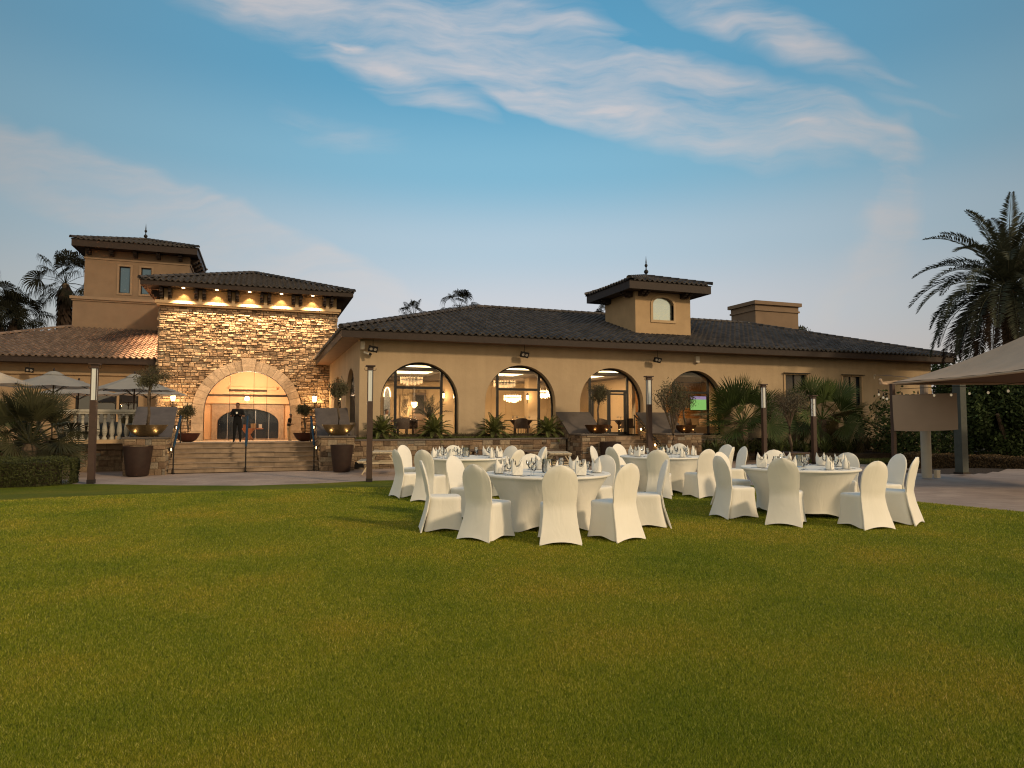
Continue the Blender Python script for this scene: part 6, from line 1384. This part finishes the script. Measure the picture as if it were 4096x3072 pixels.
strl('string of bulbs sagging from the canopy tip to the post', [(3510, 1556, 18.6), (3530, 1566, 18.5), (3550, 1574, 18.4), (3570, 1582, 18.3)], [(3515, 1560, 18.6), (3533, 1572, 18.5), (3548, 1577, 18.4), (3567, 1586, 18.3)], 0)
strl('long row of bulbs hanging along the canopy edge over the screen', [(3600, 1556, 17.9), (3680, 1552, 17.6), (3760, 1548, 17.3), (3870, 1546, 17.0), (3980, 1540, 16.4), (4120, 1528, 16)], [(3608, 1567, 17.8), (3672, 1562, 17.6), (3736, 1562, 17.4), (3804, 1560, 17.2), (3877, 1554, 17), (3952, 1550, 16.6), (4032, 1543, 16.2)], 0)
p = atY(3502, 1500, 28.4); r = thing('wall_hook', 'small metal anchor for the string lights on the hall wall', 'hook', p); mb = MB(); mb.tube([p, p + Vector((0, .1, -.02))], .035, 8); mb.obox(p + Vector((0, .09, -.1)), (.03, .01, .12)); mb.build('hook', m_white, r, w=True)

# ================================================================== PEOPLE (one continuous skinned body each)
def skinned(verts, edges, radii, root=0, sub=2):
    me = bpy.data.meshes.new('tmp'); me.from_pydata([tuple(v) for v in verts], edges, []); o = bpy.data.objects.new('tmp', me); COL.objects.link(o)
    o.modifiers.new('s', 'SKIN'); sk = me.skin_vertices[0].data
    for i, r in enumerate(radii): sk[i].radius = (r, r) if isinstance(r, float) else r; sk[i].use_root = (i == root)
    m = o.modifiers.new('u', 'SUBSURF'); m.levels = sub; m.render_levels = sub
    dg = bpy.context.evaluated_depsgraph_get(); ev = o.evaluated_get(dg); out = bpy.data.meshes.new_from_object(ev); bpy.data.objects.remove(o); return out
def person(label, loc, rz, H, mats, arms, legs=((0, 0), (0, 0)), girth=1.0, head_turn=0.0, seated=False, long_sleeve=False, lean=0.0):
    """arms: per side (elbow xyz, wrist xyz, hand dir) in fractions of height; faces -Y before rotation"""
    V = []; E = []; Rr = []
    def add(p, r, parent=None): V.append(Vector(p) * H); g_ = girth if (r if not isinstance(r, tuple) else r[0]) > .018 and not (p[2] > .83) else 1.0; Rr.append((r[0] * H * g_, r[1] * H * g_) if isinstance(r, tuple) else float(r * H * g_)); i = len(V) - 1; (E.append((parent, i)) if parent is not None else None); return i
    L = lambda z: -lean * max(0, z - .52)
    hipz = .52 if not seated else .27
    dz = hipz - .52
    pel = add((0, 0, hipz), (.088, .066)); wai = add((0, L(.60), .61 + dz), (.076, .056), pel); ch = add((0, L(.7) - .005, .72 + dz), (.098, .066), wai); sh = add((0, L(.79), .795 + dz), (.085, .052), ch); nk = add((0, L(.84) - .004, .845 + dz), .032, sh); hd0 = add((0, L(.88) - .012, .885 + dz), (.040, .048), nk); hd1 = add((0, L(.93) - .008, .935 + dz), (.046, .056), hd0); hd2 = add((0, L(.96), .967 + dz), (.036, .044), hd1)
    for s in (-1, 1):
        k = 0 if s < 0 else 1
        so = add((s * .105, L(.79), .80 + dz), .038, sh); el, wr, hd = arms[k]
        e = add((el[0], el[1], el[2] + dz), .026, so); w = add((wr[0], wr[1], wr[2] + dz), .018, e); hd = Vector(hd).normalized(); pm = add(Vector((wr[0], wr[1], wr[2] + dz)) + hd * .035, (.020, .011), w)
        sd = hd.cross(Vector((0, 0, 1))); sd = sd.normalized() if sd.length > .1 else Vector((1, 0, 0)); up = sd.cross(hd)
        for q, (off, ln) in enumerate(((-.015, .036), (-.005, .042), (.005, .040), (.014, .032))):
            a = add(V[pm] / H + hd * .016 + sd * off, .0055, pm); b = add(V[a] / H + hd * ln * .55 - up * .008, .005, a); add(V[b] / H + hd * ln * .3 - up * .016, .004, b)
        a = add(V[w] / H + hd * .02 - sd * .018 * s, .006, w); add(V[a] / H + hd * .02 - sd * .012 * s - up * .006, .005, a)
        lg = legs[k]; hp = add((s * .052, 0, hipz - .03), .056, pel)
        if seated: kn = add((s * .07, -.24, .275), .040, hp); an = add((s * .07, -.25, .045), .022, kn)
        else: kn = add((s * .055 + lg[0] * .3, -abs(lg[1]) * .25 - .008, .285), .038, hp); an = add((s * .058 + lg[0] * .6, lg[1] * .6, .045), .023, kn)
        q = V[an] / H; ft = add((q.x, q.y - .035, .020), (.022, .016), an); add((q.x + s * .006, q.y - .085, .014), (.020, .010), ft)
    me = skinned(V, E, Rr); r = thing('person', label, 'person', loc, rz)
    for m in mats: me.materials.append(m)
    nz = dz * H; skin, top, bot, shoe = 0, 1, 2, 3
    for p in me.polygons:
        c = p.center; p.use_smooth = True; m = top
        if c.z > .835 * H + nz: m = skin
        elif c.z < .03 * H: m = shoe
        elif (c.z < hipz * H + .02 * H and abs(c.x) < .10 * H) or (seated and c.z < .32 * H): m = bot
        far = (abs(c.x) > .12 * H or c.y < -.105 * H) and c.z > .40 * H + nz
        if far and not long_sleeve and (Vector((0, 0, .78 * H + nz)) - Vector((0, 0, c.z))).length > .10 * H: m = skin
        if far and long_sleeve and min((c - V[i]).length for i in range(len(V)) if Rr[i] == float(.0055 * H) or Rr[i] == float(.006 * H)) < .045 * H: m = skin
        p.material_index = m
    body = bpy.data.objects.new('body', me); COL.objects.link(body); body.parent = r
    hc = Vector((0, L(.93) * H, .94 * H + nz)); mb = MB(); ht = Matrix.Rotation(head_turn, 3, 'Z')
    rings = []; n = 16
    for j in range(9):
        th = math.pi * .52 * j / 8; row = []
        for k in range(n):
            a = 2 * math.pi * k / n; front = max(0, -math.sin(a)); t2 = th * (1 - .45 * front); row.append(mb.v(hc + ht @ Vector((.050 * math.sin(t2) * math.cos(a), .004 + .060 * math.sin(t2) * math.sin(a), .052 * math.cos(t2) + .004)) * H))
        rings.append(row)
    for a, b in zip(rings, rings[1:]):
        for k in range(n): mb.f((a[k], a[(k + 1) % n], b[(k + 1) % n], b[k]))
    mb.build('hair', m_hair, r, smooth=True)
    mb = MB(); f = lambda x, y, z: hc + ht @ Vector((x, y, z)) * H
    mb.poly([f(-.006, -.052, -.004), f(.006, -.052, -.004), f(.007, -.064, -.020), f(-.007, -.064, -.020)]); mb.poly([f(-.007, -.064, -.020), f(.007, -.064, -.020), f(.005, -.050, -.024), f(-.005, -.050, -.024)]); mb.poly([f(-.006, -.052, -.004), f(-.007, -.064, -.020), f(-.009, -.05, -.02)]); mb.poly([f(.006, -.052, -.004), f(.009, -.05, -.02), f(.007, -.064, -.020)])
    for s in (-1, 1): mb.sphere(f(s * .048, .004, -.008), .010 * H, 6, sc=(.5, 1, 1.5))
    mb.build('nose_and_ears', m_skin, r, smooth=True)
    mb = MB()
    for s in (-1, 1): mb.sphere(f(s * .018, -.0515, .0), .0055 * H, 6, sc=(1.4, .5, .7))
    mb.sphere(f(0, -.052, -.033), .009 * H, 6, sc=(1.4, .4, .35)); mb.build('eyes_and_mouth', m_hair, r, smooth=True)
    return r
q = atD(948, 1765, 30.0); zf = tz(q.y)
person('man in black t-shirt and trousers standing on the terrace holding a white cup', (q.x, q.y, zf), -PHI * .4, 1.73, [m_skin, m_cblack, m_cblack, m_cblack], (((-.155, -.02, .64), (-.035, -.13, .70), (1, -.35, .1)), ((.155, -.02, .64), (.045, -.13, .705), (-1, -.35, .1))), ((-.03, .02), (.05, -.09)), 1.22, .25)
mb = MB(); mb.lathe([(.03, 0), (.038, .09), (.036, .09)], (0, 0, 0), 14, capb=True); o = mb.build('cup', m_linen, None, smooth=40); M4 = Matrix.Translation((q.x, q.y, zf)) @ Matrix.Rotation(-PHI * .4, 4, 'Z'); o.location = M4 @ Vector((.005 * 1.73, -.155 * 1.73, .705 * 1.73)); tag(o, "white cup held in the black-clothed man's hands", 'cup')
q = atD(1153, 1762, 37.6)
person('man in black vest and khaki trousers standing at the right side of the lobby', (q.x, q.y, tz(q.y)), R(78), 1.48, [m_skin, m_cblack, m_khaki, m_cblack], (((-.13, -.03, .63), (-.10, -.13, .62), (.2, -1, 0)), ((.13, .0, .63), (.10, -.10, .60), (-.2, -1, 0))), ((0, 0), (0, -.05)), 1.15, .0, lean=.18)
q = atY(1545, 1700, 33.2)
person('waiter in a pale shirt inside the hall behind the first arch', (q.x, 33.2, FZ), R(60), 1.72, [m_skin, m_shirt, m_cblack, m_cblack], (((-.12, -.05, .64), (-.06, -.17, .66), (.3, -1, 0)), ((.12, -.04, .64), (.07, -.16, .64), (-.3, -1, 0))), ((0, 0), (0, 0)), 1.1, .2, seated=True, long_sleeve=True)
r = thing('inner_chair', 'dark chair under the seated waiter inside the hall', 'chair', (q.x, 33.2, FZ), R(60)); mb = MB(); mb.box(-.22, .22, -.22, .22, .38, .44); mb.build('seat', m_teal, r); mb = MB(); mb.box(-.22, .22, .2, .24, .5, .9); mb.build('backrest', m_teal, r)
for sx in (-.2, .2):
    for sy in (-.2, .2): mb = MB(); mb.tube([(sx, sy, 0), (sx, sy, .38)], .018, 6); mb.build('leg', m_dark, r)

# ================================================================== INSIDE THE HALL
def chandelier(label, u, v, Y, rad, lit, zt=3.8, group='crystal chandeliers in the hall'):
    p = atY(u, v, Y); r = thing('chandelier', label, 'chandelier', p, group=group); mb = MB(); 
    for a in range(3): an = a * 2.1; mb.tube([p + Vector((math.cos(an) * rad * .5, math.sin(an) * rad * .5, .02)), (p.x, p.y, min(zt, p.z + 1.2))], .008, 4)
    mb.tube([(p.x, p.y, min(zt, p.z + 1.2)), (p.x, p.y, zt)], .01, 5)
    mb.lathe([(rad, -.02), (rad + .01, .0), (rad, .03), (rad - .02, .0)], p, 32); mb.build('ring', m_dark if not lit else m_steel, r, w=True)
    mb = MB(); n = 46
    for ring_, q in ((rad, 0), (rad * .72, -.06), (rad * .42, -.11)):
        m = max(8, int(n * ring_ / rad))
        for k in range(m): a = 2 * math.pi * k / m; c = p + Vector((ring_ * math.cos(a), ring_ * math.sin(a), q)); h = rad * .34 * random.uniform(.6, 1.1); mb.obox(c + Vector((0, 0, -h / 2)), (.009, .009, h / 2)); 
        for k in range(m // 2): a = 2 * math.pi * k / m * 2; c = p + Vector((ring_ * math.cos(a), ring_ * math.sin(a), 0)); mb.obox(c + Vector((0, 0, .07)), (.007, .007, .06))
    mb.build('crystal_drops', m_crysl if lit else m_crys, r, w=True)
    if lit: light('POINT', p + Vector((0, -.1, -.1)), 70, (1, .66, .32), .2, r)
chandelier('unlit-looking crystal chandelier behind the first arch', 1646, 1519, 31.0, .50, False); chandelier('crystal chandelier at the top left of the second arch', 2018, 1533, 31.0, .52, False); chandelier('blazing chandelier in the middle of the second arch', 2050, 1590, 34.6, .46, True); chandelier('blazing chandelier at the right of the second arch', 2173, 1572, 33.4, .50, True)
chandelier('small lit chandelier at the right edge of the first arch', 1805, 1582, 35.2, .24, True); chandelier('small lit chandelier above the inner door behind the first arch', 1657, 1618, 35.9, .15, True)
def sconce(label, u, v, Y):
    p = atY(u, v, Y); r = thing('wall_sconce', label, 'sconce', p, group='lit sconces on the hall columns'); mb = MB(); mb.tube([p + Vector((0, .08, -.3)), p + Vector((0, 0, -.25)), p + Vector((0, 0, -.12))], .014, 6); mb.lathe([(.02, .22), (.05, .16), (.07, .13)], p, 10); mb.build('bracket', m_dark, r, w=True); mb = MB(); mb.lathe([(.045, -.12), (.07, 0), (.06, .12)], p, 12, capb=True, capt=True); mb.build('lamp_shade', m_crysl, r, w=True, smooth=True); light('POINT', p + Vector((0, -.15, 0)), 16, (1, .62, .28), .05, r)
sconce('lit sconce on the column seen in the second arch', 2110, 1590, 32.22); sconce('lit sconce on the column at the right of the first arch', 1774, 1583, 32.22)
def dtable(label, x, y, rz=0):
    r = thing('dining_table', label, 'table', (x, y, FZ), rz, group='dark dining tables inside the hall'); mb = MB(); mb.box(-.75, .75, -.4, .4, .72, .76); mb.build('tabletop', m_teakd, r)
    for s in (-.35, .35): mb = MB(); mb.lathe([(.05, 0), (.05, .5), (.24, .72)], (s, 0, 0), 10); mb.build('leg', m_teakd, r)
    return r
def tub(label, x, y, rz):
    r = thing('tub_chair', label, 'chair', (x, y, FZ), rz, group='upholstered chairs inside the hall'); mb = MB(); mb.box(-.26, .26, -.26, .26, .34, .46); mb.build('seat', m_teal, r)
    mb = MB(); f = lambda rr: (lambda a, b: (rr * math.cos(math.pi * (-.1 + 1.2 * a)), rr * math.sin(math.pi * (-.1 + 1.2 * a)), .36 + b * (.48 - .2 * abs(2 * a - 1) ** 2))); mb.grid(f(.32), 16, 4); mb.grid(f(.27), 16, 4); mb.build('backrest', m_teal, r, smooth=True)
    for sx in (-.2, .2):
        for sy in (-.2, .2): mb = MB(); mb.tube([(sx, sy, 0), (sx, sy, .34)], .016, 6); mb.build('leg', m_dark, r)
names = ['first', 'second', 'third']
for i, (u, Y) in enumerate(((1622, 31.2), (2085, 31.4), (2500, 31.0))):
    q = atY(u, 1700, Y); dtable(f'dark dining table inside behind the {names[i]} arch', q.x, Y)
    for k, (dx, dy, a) in enumerate(((-1.15, 0, math.pi / 2), (1.15, 0, -math.pi / 2), (-.3, -.75, math.pi), (.4, .75, 0))): tub(f'upholstered chair at the {("left end", "right end", "near side", "far side")[k]} of the dining table behind the {names[i]} arch', q.x + dx, Y + dy, a + random.uniform(-.2, .2))
    for k in range(4):
        o = inst(ME_GT, 'wine_glass', 'glass', f'wine glass number place {("left", "middle left", "middle right", "right")[k]} on the dining table behind the {names[i]} arch'.replace('number place ', 'standing '), 'glasses on the indoor dining tables', (q.x - .5 + k * .33, Y + (.15 if k % 2 else -.15), FZ + .762), 0)
# maze-line relief, dark palm in a pot, mirror, bar shelves, television, sofa
a = atY(1607, 1582, 36.4); b = atY(1630, 1668, 36.4); r = thing('relief_panel', 'tall cream panel of black maze-like lines on the back wall', 'wall panel', (a.x, 36.43, b.z)); mb = MB(); mb.box(a.x - .06, b.x + .1, 36.42, 36.455, b.z, a.z); mb.build('panel', m_cream, r, w=True); mb = MB()
for cx_, cz_ in ((a.x + .02, a.z - .3), (b.x, (a.z + b.z) / 2), (a.x + .05, b.z + .3)):
    for k in range(1, 7):
        rr = .055 * k; P6 = [Vector((cx_ + rr * math.cos(math.pi / 3 * j + .3), 36.41, cz_ + rr * 1.3 * math.sin(math.pi / 3 * j + .3))) for j in range(7)]
        for p_, q_ in zip(P6, P6[1:]):
            if all(a.x - .05 < w_.x < b.x + .09 and b.z + .02 < w_.z < a.z - .02 for w_ in (p_, q_)): mb.bar(p_, q_, .014, .012)
mb.build('line_relief', m_art, r, w=True)
q = atY(1718, 1740, 30.3); r = thing('potted_palm', 'tall dark potted palm inside the hall behind the first arch', 'plant', (q.x, 30.3, FZ)); mb = MB(); mb.lathe([(.16, 0), (.22, .4), (.2, .4)], (q.x, 30.3, FZ), 16, capb=True, capt=True); mb.build('pot', m_pot, r, w=True)
for k in range(16): an = k * 2.4; e = R(85 - k * 3.2); mb = MB(); feather(mb, (q.x, 30.3, FZ + .75), (math.cos(an) * math.cos(e), math.sin(an) * math.cos(e), math.sin(e)), 1.15, .7, 22, .22, .03, stem=.014); mb.build('frond', m_date, r, w=True)
mb = MB(); mb.tube([(q.x, 30.3, FZ + .35), (q.x, 30.3, FZ + .8)], .05, 8); mb.build('stem', m_bark, r, w=True)
q = atY(1556, 1640, 35.8); r = thing('arched_mirror', 'arched lit mirror behind the waiter', 'mirror', (q.x, 36.4, FZ)); mb = MB(); mb.tube([(q.x + .17 * math.cos(t_), 36.38, FZ + .9 + (1.1 + .5 * math.sin(t_) if 0 <= t_ <= math.pi else 0)) for t_ in np.linspace(0, math.pi, 20)], .025, 6); mb.build('frame', m_cove, r, w=True); mb = MB(); mb.poly([(q.x + .165 * math.cos(t_), 36.42, FZ + 2.0 + .49 * math.sin(t_)) for t_ in np.linspace(0, math.pi, 20)] + [(q.x - .165, 36.42, FZ + .5), (q.x + .165, 36.42, FZ + .5)]); mb.build('glass', m_steel, r, w=True)
def shelf(label, u0, u1, Y, z0, z1, n=3):
    a = atY(u0, 1600, Y); b = atY(u1, 1600, Y); r = thing('bar_shelf', label, 'shelf', ((a.x + b.x) / 2, Y, z0), group='lit bar shelves'); mb = MB(); mb.box(a.x, b.x, Y + .3, Y + .33, z0, z1); mb.build('back_panel', m_cream, r, w=True)
    for k in range(n + 1): mb = MB(); zz = z0 + (z1 - z0) * k / n; mb.box(a.x, b.x, Y, Y + .298, zz - .02, zz + .02); mb.build('shelf', m_teakd, r, w=True)
    for x in (a.x - .03, b.x): mb = MB(); mb.box(x, x + .03, Y, Y + .32, z0 - .03, z1 + .03); mb.build('side_panel', m_teakd, r, w=True)
    light('POINT', ((a.x + b.x) / 2, Y + .12, z1 - .15), 9, (1, .7, .36), .05, r)
    bm = [mat('bottle_amber', (.25, .10, .02), .15), mat('bottle_green', (.03, .10, .04), .15), mat('bottle_clear', (.5, .48, .42), .15)] if 'bottle_amber' not in MATS else [MATS['bottle_amber'], MATS['bottle_green'], MATS['bottle_clear']]
    for k in range(n):
        zz = z0 + (z1 - z0) * k / n + .021; x = a.x + .08; j = 0
        while x < b.x - .05:
            mb = MB(); h = random.uniform(.22, .30); mb.lathe([(.035, 0), (.037, h * .6), (.012, h * .75), (.012, h)], (0, 0, 0), 8, capb=True, capt=True); o = mb.build('bottle', random.choice(bm), None, smooth=40); o.location = (x, Y + .14, zz)
            tag(o, f'{("first", "second", "third", "fourth", "fifth", "sixth", "seventh")[min(j, 6)]} bottle from the left, {("lowest", "middle", "top")[min(k, 2)]} level of the {label.split(" with")[0]}', 'bottle', f'bottles on the {("lowest", "middle", "top")[min(k, 2)]} level of the {label.split(" with")[0]}'); x += random.uniform(.09, .13); j += 1
shelf('tall bar shelf with bottles at the right of the hall door', 2506, 2535, 33.0, 1.9, 3.55); shelf('wide bar shelf with bottles seen through the hall door', 2438, 2478, 34.0, 1.5, 2.35, 2)
a = atY(2440, 1600, 34.2); b = atY(2478, 1645, 34.2); r = thing('television', 'small screen with a green picture above the bar', 'television', ((a.x + b.x) / 2, 34.2, b.z)); mb = MB(); mb.box(a.x, b.x, 34.22, 34.27, b.z, a.z); mb.build('housing', m_black, r, w=True); mb = MB(); mb.poly([(a.x + .03, 34.215, b.z + .03), (b.x - .03, 34.215, b.z + .03), (b.x - .03, 34.215, a.z - .03), (a.x + .03, 34.215, a.z - .03)]); mb.build('picture', emat('pale_green_picture', (.35, .5, .4), .8), r, w=True)
a = atY(2762, 1585, 32.8); b = atY(2826, 1640, 32.8); r = thing('television', 'television with a bright green sports pitch in the fourth arch', 'television', ((a.x + b.x) / 2, 32.8, b.z)); mb = MB(); mb.box(a.x - .03, b.x + .03, 32.82, 32.88, b.z - .03, a.z + .03); mb.build('housing', m_black, r, w=True); mb = MB(); mb.poly([(a.x, 32.815, b.z), (b.x, 32.815, b.z), (b.x, 32.815, a.z - .18), (a.x, 32.815, a.z - .18)]); mb.build('pitch_picture', m_tv, r, w=True); mb = MB(); mb.poly([(a.x, 32.815, a.z - .179), (b.x, 32.815, a.z - .179), (b.x, 32.815, a.z), (a.x, 32.815, a.z)]); mb.build('crowd_picture', emat('crowd_picture', (.35, .25, .4), .9), r, w=True)
q = atY(2795, 1720, 31.0); r = thing('sofa', 'tan sofa with two cushions inside behind the fourth arch', 'sofa', (q.x, 31, FZ)); mb = MB(); mb.box(q.x - .9, q.x + .9, 30.6, 31.3, FZ, FZ + .42); mb.build('seat', m_khaki, r, w=True); mb = MB(); mb.box(q.x - .9, q.x + .9, 31.31, 31.5, FZ, FZ + .85); mb.build('backrest', m_khaki, r, w=True)
for x in (-.55, .35): o = thing('cushion', 'square cushion at the ' + ('left' if x < 0 else 'right') + ' of the tan sofa', 'cushion', (q.x + x, 31.1, FZ + .43), group='cushions on the sofa'); mb = MB(); mb.grid(lambda a_, b_: ((a_ - .5) * .42, .1 * b_ - .09 * math.sin(math.pi * a_) * math.sin(math.pi * b_), b_ * .4), 8, 8); mb.grid(lambda a_, b_: ((a_ - .5) * .42, .1 * b_ + .07 * math.sin(math.pi * a_) * math.sin(math.pi * b_), b_ * .4), 8, 8); mb.build('cover', m_canvas if x > 0 else m_teal, o, smooth=True)
# lobby desk
q = atD(1008, 1763, 40.5); zf = tz(41.5); dx = .62; r = thing('reception_desk', 'orange wooden desk with hourglass legs in the lobby', 'desk', (q.x, 43.4, TB)); q = Vector((atY(1008, 1740, 43.4).x, 43.4, TB)); mb = MB(); mb.box(q.x - .62, q.x + .62, 43.1, 43.7, TB + .70, TB + .76); mb.build('desktop', m_desk, r, w=True); mb = MB()
P_ = lambda s, z: (q.x - .15 + s, z)
pr = [(.36, TB), (.10, TB + .36), (.36, TB + .70)]
for y in (43.15, 43.65): mb.poly([(q.x - .2 - w_, y, z_) for w_, z_ in pr] + [(q.x - .2 + w_, y, z_) for w_, z_ in pr[::-1]])
for s in (-1, 1):
    for (w0, z0_), (w1, z1_) in zip(pr, pr[1:]): mb.poly([(q.x - .2 + s * w0, 43.15, z0_), (q.x - .2 + s * w1, 43.15, z1_), (q.x - .2 + s * w1, 43.65, z1_), (q.x - .2 + s * w0, 43.65, z0_)])
mb.build('leg', m_desk, r, w=True)
for nm, lab, x0_, w_, h_, m in (('wooden_box', 'small orange wooden box at the left end of the lobby desk', -.5, .26, .22, m_desk), ('card_box', 'cream box in the middle of the lobby desk', -.08, .3, .28, m_trim), ('menu_stand', 'white menu stand at the right of the lobby desk', .36, .18, .24, m_linen)):
    r = thing(nm, lab, nm.replace('_', ' '), (q.x + x0_ + w_ / 2, 43.35, TB + .76)); mb = MB()
    if nm == 'menu_stand': mb.obox((q.x + x0_ + w_ / 2, 43.35, TB + .765 + h_ / 2), (w_ / 2, .01, h_ / 2), Matrix.Rotation(R(-15), 3, 'X'))
    else: mb.box(q.x + x0_, q.x + x0_ + w_, 43.25, 43.45, TB + .761, TB + .76 + h_ - .03); mb.box(q.x + x0_ - .01, q.x + x0_ + w_ + .01, 43.24, 43.46, TB + .76 + h_ - .03, TB + .76 + h_)
    mb.build('body', m, r, w=True)

# small things lying about
p = gpt(2620, 2046); r = thing('paper_scrap', 'tiny pale scrap lying on the lawn between the tables', 'litter', (p.x, p.y, .012)); mb = MB(); mb.poly([(-.03, -.012, .0), (.0, -.02, .012), (.035, .006, .004), (.005, .018, .02), (-.02, .01, .008)]); mb.build('paper', m_linen, r)
p = gpt(1437, 1876); r = thing('ground_spotlight', 'small black ground spotlight right of the tall planter by the hall corner', 'light', (p.x, p.y, gz(p.y)), -.4); mb = MB(); mb.box(-.16, .16, -.05, .05, .05, .27); mb.box(-.14, .14, .051, .10, .08, .24); mb.build('housing', m_black, r); mb = MB(); mb.tube([(-.18, 0, 0), (-.18, 0, .16)], .01, 5); mb.tube([(.18, 0, 0), (.18, 0, .16)], .01, 5); mb.tube([(-.18, 0, .006), (.18, 0, .006)], .012, 5); mb.build('stand', m_dark, r); mb = MB(); mb.tube([(.1, .02, .01), (.35, -.12, .008), (.6, .02, .008), (.9, .15, .008)], .008, 5); mb.build('cable', m_black, r)
